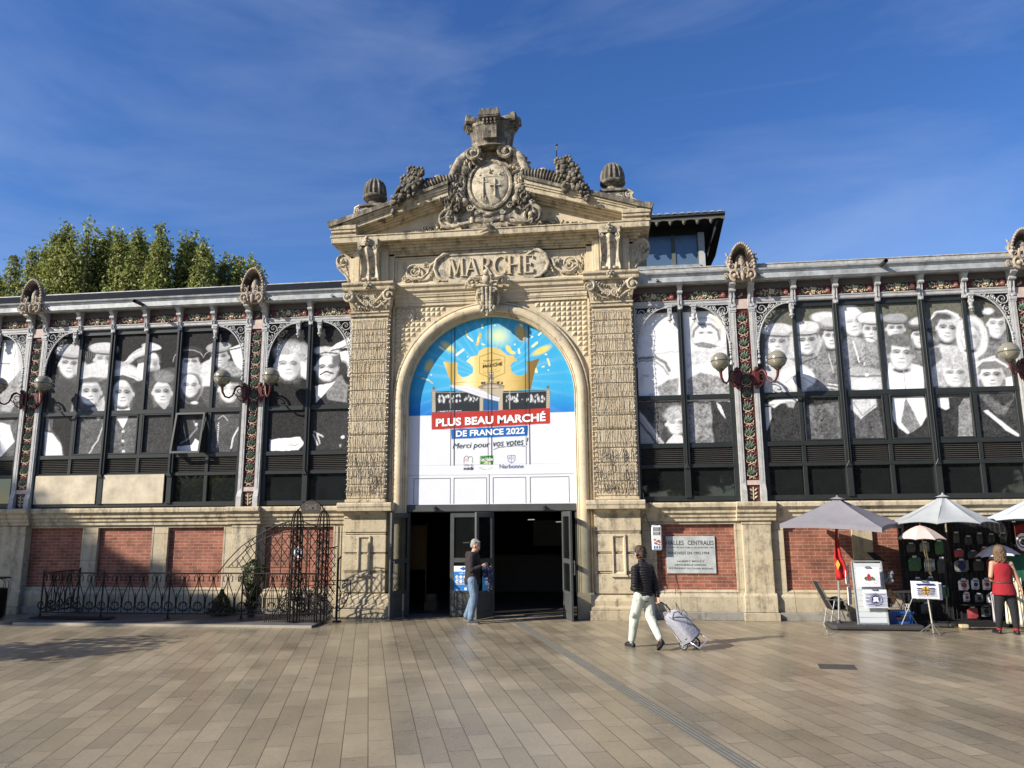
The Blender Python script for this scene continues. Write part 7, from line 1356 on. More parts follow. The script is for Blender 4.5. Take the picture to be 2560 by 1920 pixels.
u3 = canopy('parasol', 'large bluish white parasol cut by the right photo edge', (10.95, -1.2, 2.58), oc(10.95, -1.2, 1.10, 2.02, -.02, -2.05), FB_, (10.95, -1.2)); m = MB(); m.tube([(10.95, -1.2, .02), (10.95, -1.2, 2.55)], .02, 8); m.build('pole', ALU, u3)
PK = mat('faded_pink_fabric', (.52, .42, .38), .8, 0, .05, 5); PL = mat('lilac_white_fabric', (.64, .60, .66), .8, 0, .05, 5)
k1 = canopy('small_umbrella', 'small faded pink umbrella opened above the striped tote bag', (8.56, -1.45, 1.955), oc(8.56, -1.45, .43, 1.70, .0, -1.35), PK, (8.6, -1.45), dome=.055, vent=False, sub=5, cat='umbrella'); m = MB(); m.tube([(8.56, -1.45, 2.0), (8.60, -1.44, 1.45), (8.66, -1.42, 1.05)], .008, 6); m.tube([(8.64, -1.40, 1.6), (8.70, -1.38, 1.02)], .010, 6); m.build('stick', mat('brass', (.45, .36, .2), .4, .8), k1)
k2 = canopy('small_umbrella', 'small lilac white umbrella behind the head of the woman in red', (10.12, -.98, 1.58), oc(10.10, -.98, .38, 1.37, .03, -1.2), PL, (10.1, -.98), dome=.05, vent=False, sub=5, cat='umbrella'); m = MB(); m.tube([(10.12, -.98, 1.6), (10.14, -.95, .9)], .008, 6); m.build('stick', mat('brass', (.45, .36, .2), .4, .8), k2)
# red flag hanging on the pole
fl = MB(); rows = [(.03, 1.95, .01), (.0, 1.75, .035), (-.03, 1.5, .06), (-.05, 1.36, .075), (-.035, 1.26, .075), (-.035, 1.1, .088), (-.03, .98, .088), (-.0, .90, .06)]
n = 9; V_ = []
for (dx, z, wd) in rows:
    for k in range(n): t = k/(n-1); V_.append((7.065+dx+t*wd*2.0*(1.15 if z < 1.3 else 1), -1.16-.035*math.sin(t*9+z*5), z-.05*t*(1 if z < 1.1 else 0)+(.10*t if z < 1.0 else 0)))
fs = [(i*n+k, i*n+k+1, (i+1)*n+k+1, (i+1)*n+k) for i in range(len(rows)-1) for k in range(n-1)]
fl.add(V_, fs); fo = fl.build('flag', mat('red_flag', (.40, .010, .012), .6, 0, .1, 4), origin=(7.1, -1.16, .88), smooth=180, bm_fix=False); so_ = fo.modifiers.new('solid', 'SOLIDIFY'); so_.thickness = .004; tag(fo, 'red flag with a yellow mark hanging furled on the parasol pole', 'flag')
m = MB(); m.prism([(7.03, 1.22), (7.07, 1.30), (7.11, 1.21), (7.06, 1.10)], -1.205, -1.20); e = m.build('emblem', mat('flag_yellow', (.7, .45, .05), .6), fo)
# folding chair with bag
ch = thing('folding_chair', 'folding chair with black fabric and steel legs under the grey parasol', 'chair', (6.95, -.7, 0)); m = MB()
SB = [(6.74, -.95, .84), (6.72, -.52, .84)]
for y in (-.95, -.50):
    m.tube([(6.74, y, .84), (6.98, y, .33), (7.28, y, .30)], .011, 6); m.tube([(7.02, y, .50), (6.90, y, .0)], .011, 6); m.tube([(7.20, y, .52), (7.34, y, .0)], .011, 6); m.tube([(6.86, y, .52), (7.26, y, .50)], .013, 6); m.tube([(6.90, y, .3), (7.12, y, .0)], .011, 6)
for p in ((6.90, 0), (7.12, 0), (7.34, 0)): m.tube([(p[0], -.95, .01), (p[0], -.50, .01)], .01, 5)
m.build('frame', ALU, ch, smooth=60)
BF = mat('black_fabric', (.012, .012, .013), .9, 0, .3, 20)
m = MB(); m.add([(6.74, -.95, .84), (6.74, -.50, .84), (6.97, -.50, .34), (6.97, -.95, .34), (6.755, -.95, .85), (6.755, -.50, .85), (6.985, -.50, .35), (6.985, -.95, .35)], [(0, 1, 2, 3), (4, 7, 6, 5), (0, 4, 5, 1), (2, 6, 7, 3), (1, 5, 6, 2), (3, 7, 4, 0)]); m.build('backrest', BF, ch)
m = MB(); m.box(6.97, 7.28, -.95, -.50, .315, .33); m.build('seat', BF, ch)
m = MB(); m.ball((7.10, -.74, .44), (.15, .17, .13), 2); m.ball((7.16, -.7, .36), (.13, .16, .08), 2); tag(m.build('folded_jacket', BF, origin=(7.1, -.74, .33), smooth=180), 'black jacket heaped on the folding chair', 'jacket')
# slatted display board with tote bags
dr = thing('display_board', 'grey slatted display board leaning upright beside the parasol pole', 'display board', (7.6, -1.2, .1))
SLT = mat('pale_slat', (.52, .55, .56), .5, 0, .06, 3)
T_ = lambda a, z, off=0: (7.33+a+(z-.1)*-.0+.0, -1.30+(z-.1)*.10+off, z)
m = MB()
for k in range(11): z = .13+k*.101; q = [T_(.02, z), T_(.53, z), T_(.53, z+.094), T_(.02, z+.094)]; m.add([*q, *[(x, y+.015, z_) for x, y, z_ in q]], [(0, 1, 2, 3), (4, 7, 6, 5), (0, 4, 5, 1), (3, 2, 6, 7), (1, 5, 6, 2), (0, 3, 7, 4)])
m.build('slat_panel', SLT, dr); m = MB()
for a in (0, .55): m.tube([T_(a, .10), T_(a, 1.27)], .016, 6)
m.tube([T_(0, 1.27), T_(.55, 1.27)], .016, 6); m.tube([T_(0, .11), T_(.55, .11)], .014, 6)
for a in (.1, .45): m.ball(T_(a, .085), .025, 1)
m.build('frame', mat('board_edge', (.30, .32, .33), .4, .3), dr)
BAG = mat('white_cotton', (.76, .76, .78), .85, 0, .06, 8, .3, 60)
def tote(x, y, z, w_, h, label, art, tilt=0, ry=0, slope=0, fr=None):
    t = thing('tote_bag', label, 'bag', (x, y, z), 'white tote bags on the stall'); m = MB(); R = Matrix.Translation((x, y, z)) @ Matrix.Rotation(tilt, 4, 'X') @ Matrix.Rotation(ry, 4, 'Z')
    n = 8; V_ = []
    for s_ in (-1, 1):
        for i in range(n+1):
            for j in range(n+1): u, v = i/n, j/n; V_.append(((u-.5)*w_, s_*(.006+.016*math.sin(math.pi*u)*math.sin(math.pi*v))+.004*math.sin(u*13+v*7), v*h+slope*(u-.5)*w_))
    s1 = (n+1)**2; fs = []
    for s_ in (0, 1):
        for i in range(n):
            for j in range(n): q = (s_*s1+i*(n+1)+j, s_*s1+(i+1)*(n+1)+j, s_*s1+(i+1)*(n+1)+j+1, s_*s1+i*(n+1)+j+1); fs.append(q)
    for i in range(n):
        for a, b in ((i*(n+1), (i+1)*(n+1)), (i*(n+1)+n, (i+1)*(n+1)+n), (i, i+1), (n*(n+1)+i, n*(n+1)+i+1)): fs.append((a, b, b+s1, a+s1))
    m.add(V_, fs); m.xf(R); m.build('cloth', BAG, t, smooth=50)
    m = MB(); m.tube([(-w_*.12, -.02, h*.98), (-w_*.08, -.035, h*1.03), (w_*.08, -.035, h*1.03), (w_*.12, -.02, h*.98)], .012, 5); m.xf(R); m.build('handle', mat('bag_strap', (.10, .10, .11), .7), t)
    a = MB(); yy = -.030
    art(a, w_, h, yy); a.xf(R)
    if a.f: a.build('print', [mat('ink_red', (.45, .015, .03), .6), mat('ink_navy', (.02, .03, .10), .6), mat('ink_orange', (.72, .34, .03), .6), mat('ink_olive', (.14, .11, .04), .6), mat('ink_white', (.75, .75, .78), .6), mat('ink_lilac', (.22, .24, .42), .6)], t)
    return t
def flat(m, pts, y, t=.001): m.prism(pts, y, y+t)
def disc(m, cx, cz, r, y, n=20, rz=None): flat(m, [(cx+r*math.cos(a), cz+(rz or r)*math.sin(a)) for a in np.linspace(0, 2*math.pi, n+1)[:-1]], y)
def ring(m, cx, cz, r, w_, y, n=24): m.tube([(cx+r*math.cos(a), y, cz+r*math.sin(a)) for a in np.linspace(0, 2*math.pi, n+1)[:-1]], w_, 4, closed=True)
def lily(m, w_, h, y):
    cz = h*.45; m.mt(0); flat(m, [(0, cz+.09), (.030, cz+.05), (.034, cz+.02), (.015, cz-.03), (0, cz-.06), (-.015, cz-.03), (-.034, cz+.02), (-.030, cz+.05)], y); m.mt(3)
    for q in (-1, 1): m.tube([(q*.012, y, cz-.03), (q*.03, y, cz+.005), (q*.06, y, cz+.02), (q*.08, y, cz-.005), (q*.07, y, cz-.03), (q*.055, y, cz-.02)], [.008, .012, .014, .012, .009, .006], 5)
    m.box(-.05, .05, y-.002, y, cz-.035, cz-.022)
    for q in range(14): a = q*.45; m.mt(5 if q % 4 else 0); x, z = .15*math.cos(a)*(w_/.42), .5*h+.36*h*math.sin(a); m.box(x-.012, x+.012, y, y+.001, z-.003, z+.003)
def tower_art(m, w_, h, y):
    m.mt(5)
    for k in range(13): z = h*(.08+.062*k); m.box(-w_*.47, w_*.47, y+.001, y+.002, z, z+.004+(k % 3)*.004)
    m.mt(1); disc(m, 0, h*.48, h*.34, y); m.mt(4); ring(m, 0, h*.48, h*.31, .003, y-.001); ring(m, 0, h*.48, h*.24, .002, y-.001)
    for q in (-1, 0, 1): flat(m, [(q*.03-.012, h*.36), (q*.03+.012, h*.36), (q*.03+.013, h*.55+.02*(q == 0)), (q*.03-.013, h*.55+.02*(q == 0))], y-.003); m.box(q*.03-.017, q*.03+.017, y-.004, y-.003, h*.55, h*.59)
    m.box(-.05, .05, y-.004, y-.003, h*.34, h*.42); m.mt(1).box(-.008, .008, y-.006, y-.005, h*.34, h*.39); m.mt(4)
def occitan(m, w_, h, y):
    m.mt(1)
    for z, t in ((.78, .030), (.56, .02), (.44, .014), (.34, .009), (.27, .007), (.21, .005), (.16, .004)): m.box(-w_*.32, w_*.34, y+.001, y+.002, h*z, h*z+t)
    m.mt(2); disc(m, 0, h*.50, h*.19, y)
    for k in range(12): a = k*math.pi/6; disc(m, h*.24*math.cos(a), h*.50+h*.24*math.sin(a), .008, y-.001, 8)
    m.mt(3)
    for a in (0, math.pi/2, math.pi, -math.pi/2): ca, sa = math.cos(a), math.sin(a); flat(m, [(-.004*sa*2, h*.5+.004*ca*2), (.055*ca-.016*sa, h*.5+.055*sa+.016*ca), (.062*ca, h*.5+.062*sa), (.055*ca+.016*sa, h*.5+.055*sa-.016*ca), (.004*sa*2, h*.5-.004*ca*2)], y-.003)
none = lambda m, w_, h, y: None
tote(7.585, -1.30, .80, .42, .36, 'white tote bag with a red lily, upper bag on the display board', lily, tilt=-.03); tote(7.66, -1.355, .41, .43, .34, 'white tote bag with a navy tower roundel, lower bag on the display board', tower_art, tilt=-.03)
tote(7.25, -1.12, .84, .16, .34, 'blank white bag seen edge on at the upper left of the display board', none, ry=.9); tote(7.27, -1.10, .44, .16, .34, 'blank white bag seen edge on at the lower left of the display board', none, ry=.9)
# easel stand with striped tote
es = thing('easel_stand', 'slim metal tripod stand holding the striped tote bag', 'stand', (8.48, -1.75, 0)); m = MB(); m.tube([(8.50, -1.75, 0.01), (8.46, -1.75, .62)], .017, 7); 
for p in ((8.22, -1.95), (8.78, -1.70), (8.36, -1.52), (8.52, -1.98)): m.tube([(8.49, -1.75, .19), (p[0], p[1], .008)], .008, 5)
m.tube([(8.30, -1.75, .62), (8.62, -1.75, .62)], .01, 5); m.tube([(8.46, -1.75, .6), (8.46, -1.73, .95)], .01, 5); m.build('frame', mat('brushed_steel', (.42, .39, .33), .35, .8), es)
tote(8.41, -1.79, .63, .48, .31, 'white tote bag with navy stripes and an orange cross, on the tripod stand', occitan, slope=-.03); tote(8.50, -1.72, .61, .44, .31, 'blank white bag hanging just behind the striped tote bag', none, slope=-.03, ry=-.1)
# cross legged side table, crate, basket, doll
m = MB()
for y in (-1.25, -.9): m.tube([(8.10, y, .69), (8.46, y, .0)], .009, 5); m.tube([(8.42, y, .69), (8.08, y, .0)], .009, 5)
m.tube([(8.08, -1.25, .69), (8.46, -1.25, .69)], .01, 5); m.tube([(8.08, -.9, .69), (8.46, -.9, .69)], .01, 5); m.box(8.06, 8.48, -1.27, -.88, .69, .705)
tag(m.build('folding_table', mat('dark_steel', (.08, .08, .08), .4, .5), origin=(8.27, -1.08, 0)), 'small folding table with crossed legs behind the display board', 'table')
m = MB(); x0, x1, y0, y1 = 7.98, 8.38, -1.16, -.88; z = .10
m.add([(x0+.03, y0, z), (x1-.02, y0, z), (x1-.02, y1, z), (x0+.03, y1, z), (x0, y0-.02, z+.22), (x1+.0, y0-.02, z+.22), (x1, y1, z+.22), (x0, y1, z+.22)], [(0, 1, 2, 3), (0, 4, 5, 1), (1, 5, 6, 2), (2, 6, 7, 3), (3, 7, 4, 0)])
m.box(x0-.01, x1+.01, y0-.035, y0-.02, z+.19, z+.235); m.box(x0-.01, x1+.01, y1, y1+.01, z+.19, z+.235); cro = m.build('plastic_crate', mat('blue_plastic', (.012, .06, .25), .4, 0, .08), origin=(8.18, -1.0, .1)); tag(cro, 'blue plastic crate standing behind the display board', 'crate')
m = MB(); m.box(8.07, 8.28, y0-.026, y0-.012, z+.07, z+.15); m.build('grip_slot', BF, cro)
m = MB()
for k in range(12): m.tube([(8.0+k*.03, -1.12, .32), (8.0+k*.03, -1.12, .46)], .005, 4)
for z in (.33, .40, .46): m.tube([(7.99, -1.12, z), (8.35, -1.12, z)], .005, 4)
tag(m.build('wire_basket', mat('white_wire', (.7, .7, .7), .4), origin=(8.17, -1.12, .32)), 'white wire basket resting on the blue crate', 'basket')
dl = thing('doll', 'brown and cream toy doll lying above the blue crate', 'toy', (8.10, -1.0, .4)); m = MB(); m.ball((8.09, -1.02, .52), (.05, .05, .07), 2); m.ball((8.10, -1.03, .60), (.045, .045, .05), 2); m.tube([(8.07, -1.05, .62), (8.02, -1.08, .70), (8.03, -1.09, .74)], .018, 6); m.build('body', mat('doll_skin', (.50, .27, .15), .6, 0, .3, 20), dl, smooth=180); m = MB(); m.ball((8.03, -1.0, .48), (.07, .05, .1), 2); m.build('dress', mat('doll_brown', (.08, .04, .03), .8), dl, smooth=180)
m = MB()
for k in range(9): m.ball((8.03+random.uniform(-.06, .08), -1.05+random.uniform(-.05, .05), .95+random.uniform(-.10, .10)), random.uniform(.035, .06), 2)
m.tube([(8.03, -1.05, 1.08), (8.02, -1.05, 1.18)], .006, 4); tag(m.build('bag_of_trinkets', mat('clear_plastic_dark', (.20, .20, .21), .15, 0, .7, 25, spec=.9), origin=(8.03, -1.05, .85), smooth=180), 'shiny clear bag of trinkets hanging right of the display board', 'bag')
m = MB(); m.add([(7.72, -.9, 1.42), (7.86, -.9, 1.42), (8.02, -1.0, 1.26), (7.85, -1.0, 1.26)], [(0, 1, 2, 3)]); m.add([(7.72, -.89, 1.43), (7.86, -.89, 1.43), (8.02, -.99, 1.27), (7.85, -.99, 1.27)], [(0, 1, 2, 3)]); m.tube([(7.9, -.98, 1.27), (7.8, -.8, 1.26)], .01, 4); tag(m.build('card_holder', BF, origin=(7.87, -.95, 1.26)), 'black card holder standing above the display board', 'holder')
# dark grid walls with hanging goods
gw = thing('goods_rack', 'tall black grid racks full of packaged souvenirs against the brick wall', 'rack', (9.8, -.35, 0)); m = MB()
for (x0, x1, y) in ((8.52, 9.42, -.40), (9.50, 10.75, -.36), (10.80, 12.2, -.40)): m.box(x0, x1, y+.03, y+.05, .02, 2.02); m.tube([(x0, y, .02), (x0, y, 2.0)], .014, 5); m.tube([(x1, y, .02), (x1, y, 2.0)], .014, 5)
m.build('backing', mat('rack_black', (.010, .010, .011), .7, 0, .4, 9), gw); m = MB()
for (x0, x1, y) in ((8.52, 9.42, -.40), (9.50, 10.75, -.36), (10.80, 12.2, -.40)):
    x = x0
    while x < x1: m.tube([(x, y, .05), (x, y, 2.0)], .003, 4, False); x += .09
    z = .1
    while z < 2: m.tube([(x0, y, z), (x1, y, z)], .003, 4, False); z += .09
m.build('grid', mat('rack_wire', (.05, .05, .05), .4, .5), gw)
m = MB(); m.box(8.5, 12.2, -.75, -.36, .02, .10); m.box(9.5, 12.2, -.72, -.36, .40, .42); m.build('shelf', mat('rack_black', (.010, .010, .011), .7), gw)
def item(x, z, w_, h, y, label, c, art=None, name='souvenir_packet', cat='packet'):
    w_ *= random.uniform(.82, 1.2); h *= random.uniform(.85, 1.12); z += random.uniform(-.025, .02); t = thing(name, label, cat, (x, y, z), 'packaged souvenirs on the black racks'); m = MB(); n = 5
    V_ = [((i/n-.5)*w_, -.018*math.sin(math.pi*i/n)*math.sin(math.pi*j/n), j/n*h) for i in range(n+1) for j in range(n+1)]+[((i/n-.5)*w_, .012*math.sin(math.pi*i/n)*math.sin(math.pi*j/n), j/n*h) for i in range(n+1) for j in range(n+1)]
    s1 = (n+1)**2; fs = [(o+i*(n+1)+j, o+(i+1)*(n+1)+j, o+(i+1)*(n+1)+j+1, o+i*(n+1)+j+1) for o in (0, s1) for i in range(n) for j in range(n)]; m.add(V_, fs); m.xf(Matrix.Translation((x, y, z))); m.build('packet', mat(c[0], c[1], .35, 0, .5, 22, spec=.6), t, smooth=180)
    m = MB(); m.box(-.04, .04, -.022, -.018, h*1.0, h*1.14); m.xf(Matrix.Translation((x, y, z))); m.build('price_tag', mat('tag_paper', (.55, .55, .55), .6), t)
    if art: m = MB(); art(m, w_, h, -.024); m.xf(Matrix.Translation((x, y, z))); m.build('print', [BERRY, mat('ink_navy', (.02, .03, .10), .6), mat('ink_black', (.02, .02, .02), .6)], t)
def blob(c):
    def f(m, w_, h, y):
        m.mt(c); disc(m, 0, h*.5, w_*.27, y); m.box(-w_*.3, w_*.3, y, y+.002, h*.80, h*.9); m.box(-w_*.22, w_*.22, y, y+.002, h*.1, h*.16)
    return f
PW, PD, PG, PR, PS = ('packet_white', (.62, .60, .60)), ('packet_dark', (.045, .05, .048)), ('packet_green', (.03, .11, .04)), ('packet_red', (.30, .05, .06)), ('packet_silver', (.16, .17, .16))
rows_ = [ # (row name, z, list of (x, w, h, colour, art, look))
 ('top row', 1.58, [(9.62, .13, .20, PD, None, 'dark'), (9.84, .13, .18, PD, None, 'dark'), (10.06, .13, .19, PD, None, 'dark'), (10.28, .12, .18, PD, None, 'dark'), (10.50, .13, .2, PD, None, 'dark')]),
 ('second row', 1.30, [(9.64, .18, .14, PR, None, 'red'), (9.90, .17, .16, PD, None, 'dark'), (10.12, .15, .18, PR, None, 'red'), (10.34, .15, .16, PD, None, 'dark')]),
 ('third row', 1.03, [(9.66, .24, .22, PS, blob(1), 'silver and navy'), (9.98, .2, .22, PD, None, 'dark'), (10.22, .18, .22, PR, None, 'dull red'), (10.46, .18, .22, PD, None, 'dark')]),
 ('white row', .70, [(9.60, .17, .20, PW, blob(0), 'white packet with red print'), (9.82, .17, .20, PW, blob(1), 'white packet with navy print'), (10.03, .15, .21, PW, blob(0), 'white packet with red square print'), (10.28, .15, .21, PW, blob(2), 'white packet with black print')]),
 ('lower row', .44, [(9.63, .15, .17, PW, blob(0), 'pinkish white'), (9.86, .18, .18, PS, blob(2), 'grey packet with black spot'), (10.08, .18, .18, PW, blob(2), 'white'), (10.30, .08, .18, PW, None, 'narrow white')]),
 ('bottom row', .16, [(9.72, .17, .18, PR, None, 'red and grey'), (9.97, .17, .19, PS, blob(2), 'silver'), (10.20, .17, .19, PR, None, 'dark red')])]
for rn_, z, lst in rows_:
    for k, (x, w_, h, c, art, look) in enumerate(lst): item(x, z, w_, h, -.42 if z > .9 else -.50+.02*(z < .3)-.06, '%s, %s of the right rack, %s from left' % (look+' packet' if 'packet' not in look else look, rn_, ['first', 'second', 'third', 'fourth', 'fifth'][k]), c, art)
for k, (x, z, w_, h, c, look) in enumerate(((8.72, 1.40, .18, .18, PD, 'dark packet high'), (8.98, 1.42, .16, .16, PS, 'grey packet high'), (9.26, 1.36, .18, .24, PG, 'bright green packet high'), (8.76, 1.05, .24, .26, PG, 'dark green packet midway'), (9.04, 1.05, .2, .24, PS, 'silver packet midway'), (9.27, .98, .18, .30, PD, 'dark red packet midway'), (8.78, .72, .16, .2, PD, 'dark packet low'), (9.03, .74, .16, .2, PD, 'black packet low'), (9.28, .52, .18, .2, PG, 'olive packet low'), (8.9, .22, .22, .2, PD, 'lilac dark packet near the ground'))): item(x, z, w_, h, -.46, look+' on the left black rack, behind the small pink umbrella' if z > .9 else look+' on the left black rack, behind the striped tote bag', c)
t = thing('spoon_set', 'row of curved silver handles hanging on the left black rack', 'utensils', (9.02, -.5, 1.1)); m = MB()
for k in range(6): x = 8.93+k*.035; m.tube([(x+.02, -.5, 1.28), (x, -.52, 1.2), (x-.01, -.52, 1.12), (x+.015, -.5, 1.06)], .007, 5)
m.build('handle', mat('steel', (.5, .5, .5), .3, .9), t)
# garments at the right edge
def garment(x, y, z0, z1, w_, c, label, art=None, flare=.0, cat='clothing', name='hanging_garment'):
    t = thing(name, label, cat, (x, y, z0)); m = MB(); n = 9; k = 9; V_ = []
    for j in range(k+1):
        for i in range(n+1): u = i/n-.5; f = j/k; V_.append((x+u*w_*(1+flare*(1-f)), y+.025*math.sin(u*22+j*.3)-.02*math.cos(u*3), z0+(z1-z0)*f-(.05*abs(u)*2 if j == k else 0)))
    m.add(V_, [(j*(n+1)+i, j*(n+1)+i+1, (j+1)*(n+1)+i+1, (j+1)*(n+1)+i) for j in range(k) for i in range(n)]); o = m.build('cloth', c, t, smooth=180, bm_fix=False); s_ = o.modifiers.new('s', 'SOLIDIFY'); s_.thickness = .012
    if art: m = MB(); art(m); m.build('print', [mat('ink_white', (.75, .75, .78), .6), mat('ink_black', (.02, .02, .02), .6)], t)
def round_badge(m):
    cx, cz, y = 10.60, 1.62, -.97; m.mt(0); disc(m, cx, cz, .13, y, 24, .17); m.mt(1); ring(m, cx, cz, .10, .010, y-.004); disc(m, cx, cz, .06, y-.003, 16)
garment(10.72, -.88, 1.30, 1.98, .40, mat('red_cloth', (.22, .02, .02), .8), 'red shirt with a white round badge hanging at the right edge under the bluish parasol', round_badge)
garment(10.48, -1.02, .78, 1.42, .62, mat('green_cloth', (.012, .09, .05), .8), 'dark green shirt hanging right of the woman in red')
garment(at(2521, 1500, -1.)[0], -1.0, .10, .66, .14, mat('cream_cloth', (.74, .69, .52), .8), 'pale cream cloth hanging behind the legs of the woman in red', flare=.1)
garment(at(2487, 1500, -1.)[0], -1.0, .12, .72, .13, mat('grey_cloth', (.42, .40, .42), .8), 'grey white fringed cloth hanging left of the woman in red', flare=-.1)
garment(at(2549, 1500, -1.15)[0], -1.15, .06, 1.0, .13, mat('cream_cloth', (.74, .69, .52), .8), 'tall cream cloth hanging right of the woman in red', flare=.5)
garment(10.75, -1.2, .1, .8, .35, mat('grey_dress', (.16, .15, .17), .8), 'grey patterned dress hanging low at the right photo edge')
m = MB(); m.box(9.30, 9.44, -.98, -.86, .01, .07); tag(m.build('wood_block', mat('pale_wood', (.50, .40, .24), .7), origin=(9.37, -.92, .01), bevel=.006), 'small pale wooden block on the ground by the racks', 'block')
m = MB(); m.tube([(8.75, -.9, .06), (9.05, -.95, .05), (9.2, -.9, .05)], .035, 7); m.ball((8.75, -.92, .05), .045, 1); m.ball((9.12, -.95, .05), .04, 1); tag(m.build('tripod_foot', mat('dark_steel', (.08, .08, .08), .4, .5), origin=(8.9, -.93, 0)), 'dark metal stand foot lying under the racks', 'stand foot')
# ================================================================== PEOPLE
def wave_mat(name, c, freq, strength=.8, rough=.5, axis='Z'):
    m = mat(name, c, rough, 0, .12, 12); nt = m.node_tree; b = nt.nodes['Principled BSDF']; g = N(nt, 'ShaderNodeNewGeometry'); w_ = N(nt, 'ShaderNodeTexWave', wave_type='BANDS', bands_direction=axis, inp={'Scale': freq, 'Distortion': 1.2, 'Detail': 2, 'Detail Scale': 2}); bp = N(nt, 'ShaderNodeBump', inp={'Strength': strength, 'Distance': .02}); nt.links.new(g.outputs['Position'], w_.inputs['Vector']); nt.links.new(w_.outputs['Fac'], bp.inputs['Height']); nt.links.new(bp.outputs[0], b.inputs['Normal']); return m
def fold_mat(name, c, strength=.7, var=.18):
    m = mat(name, c, .85, 0, var, 7); nt = m.node_tree; b = nt.nodes['Principled BSDF']; g = N(nt, 'ShaderNodeNewGeometry'); mp = N(nt, 'ShaderNodeMapping'); mp.inputs['Scale'].default_value = (14, 14, 8); mp.inputs['Rotation'].default_value = (.4, .5, 0); n = N(nt, 'ShaderNodeTexNoise', inp={'Scale': 1, 'Detail': 3, 'Distortion': 1.3}); bp = N(nt, 'ShaderNodeBump', inp={'Strength': strength, 'Distance': .035}); nt.links.new(g.outputs['Position'], mp.inputs[0]); nt.links.new(mp.outputs[0], n.inputs['Vector']); nt.links.new(n.outputs[0], bp.inputs['Height']); nt.links.new(bp.outputs[0], b.inputs['Normal']); return m
def organic(mb, name, m, parent, voxel=.012, it=6, disp=0, dscale=.12):
    o = mb.build(name, m, parent, smooth=180); r = o.modifiers.new('remesh', 'REMESH'); r.mode = 'VOXEL'; r.voxel_size = voxel; r.use_smooth_shade = True
    if disp:
        tx = bpy.data.textures.new(name+'_tex', 'CLOUDS'); tx.noise_scale = dscale; d = o.modifiers.new('folds', 'DISPLACE'); d.texture = tx; d.strength = disp; d.mid_level = .5; d.texture_coords = 'GLOBAL'
    s_ = o.modifiers.new('smooth', 'SMOOTH'); s_.factor = .5; s_.iterations = it; return o
def head(mb, c, f, tilt=0, s=1.):
    """cranium, jaw, nose, lips, ears, brow; f = facing direction in plan, tilt = chin down"""
    f = Vector((f[0], f[1], 0)).normalized(); l = Vector((-f.y, f.x, 0)); R = Matrix((f, l, Vector((0, 0, 1)))).transposed(); T = Matrix.Rotation(tilt, 3, 'Y'); Q = R @ T; q3 = Q.to_quaternion(); P = lambda x, y, z: Vector(c)+Q @ Vector((x*s, y*s, z*s))
    mb.ball(P(-.012, 0, .022), (.098*s, .076*s, .098*s), 3, q3); mb.ball(P(.03, 0, -.03), (.062*s, .060*s, .085*s), 2, q3); mb.ball(P(.055, 0, -.082), (.030*s, .034*s, .024*s), 2, q3); mb.ball(P(.02, 0, -.065), (.055*s, .052*s, .04*s), 2, q3)
    mb.tube([P(.078, 0, .012), P(.092, 0, -.012), P(.104, 0, -.032), P(.088, 0, -.042)], [.008*s, .010*s, .013*s, .010*s], 6); mb.ball(P(.086, 0, -.056), (.010*s, .024*s, .006*s), 1, q3); mb.ball(P(.082, 0, -.066), (.010*s, .022*s, .007*s), 1, q3); mb.ball(P(.074, 0, .022), (.012*s, .050*s, .010*s), 1, q3)
    for k in (-1, 1): mb.ball(P(.0, k*.077, -.012), (.018*s, .009*s, .030*s), 1, q3); mb.ball(P(.055, k*.034, -.03), (.022*s, .02*s, .02*s), 1, q3)
    return P, q3
def eyes(c, f, tilt, parent, s=1.):
    m = MB(); f_ = Vector((f[0], f[1], 0)).normalized(); l = Vector((-f_.y, f_.x, 0)); Q = Matrix((f_, l, Vector((0, 0, 1)))).transposed() @ Matrix.Rotation(tilt, 3, 'Y'); P = lambda x, y, z: Vector(c)+Q @ Vector((x*s, y*s, z*s)); q3 = Q.to_quaternion()
    for k in (-1, 1): m.mt(0).ball(P(.076, k*.030, .003), (.010*s, .014*s, .008*s), 2, q3); m.mt(1).ball(P(.084, k*.030, .003), (.004*s, .006*s, .006*s), 1, q3); m.mt(1).tube([P(.082, k*.014, .022), P(.084, k*.03, .027), P(.074, k*.048, .022)], .0035*s, 5)
    m.build('eyes', [mat('eye_white', (.6, .58, .55), .3, 0, .02), mat('eye_dark', (.03, .02, .015), .3)], parent)
def hand(mb, w, d, n, side=1, curl=.5, s=1.):
    """palm, thumb and four fingers; w wrist, d direction to the fingertips, n palm normal, curl 0..1"""
    w = Vector(w); d = Vector(d).normalized(); n = (Vector(n)-d*Vector(n).dot(d)).normalized(); a = d.cross(n)*side; Q = Matrix((d, a, n)).transposed(); q3 = Q.to_quaternion()
    mb.ball(w+d*.048*s, (.050*s, .040*s, .017*s), 2, q3); mb.cap(w-d*.03*s, w+d*.02*s, .026*s, .024*s, 8)
    for k, (off, ln) in enumerate(((-.029, .070), (-.010, .082), (.010, .077), (.028, .060))):
        p = w+d*.088*s+a*off*s; an = 0; pts = [p-d*.02*s, p]
        for j, fr in enumerate((.45, .32, .23)): an += curl*(.9+.12*k)*.95; dd = d*math.cos(an)+n*math.sin(an); p = p+dd*ln*fr*s; pts.append(p)
        mb.tube(pts, [.0105*s, .0105*s, .0095*s, .0088*s, .0075*s], 7); mb.ball(pts[-1], .0077*s, 1)
    t0 = w+d*.030*s-a*.034*s; t1 = t0+d*.030*s-a*.020*s+n*.012*s; t2 = t1+d*.026*s-a*.004*s+n*.020*s*(.5+curl); mb.tube([t0-d*.01*s+a*.01*s, t0, t1, t2], [.014*s, .013*s, .011*s, .009*s], 7); mb.ball(t2, .0092*s, 1)
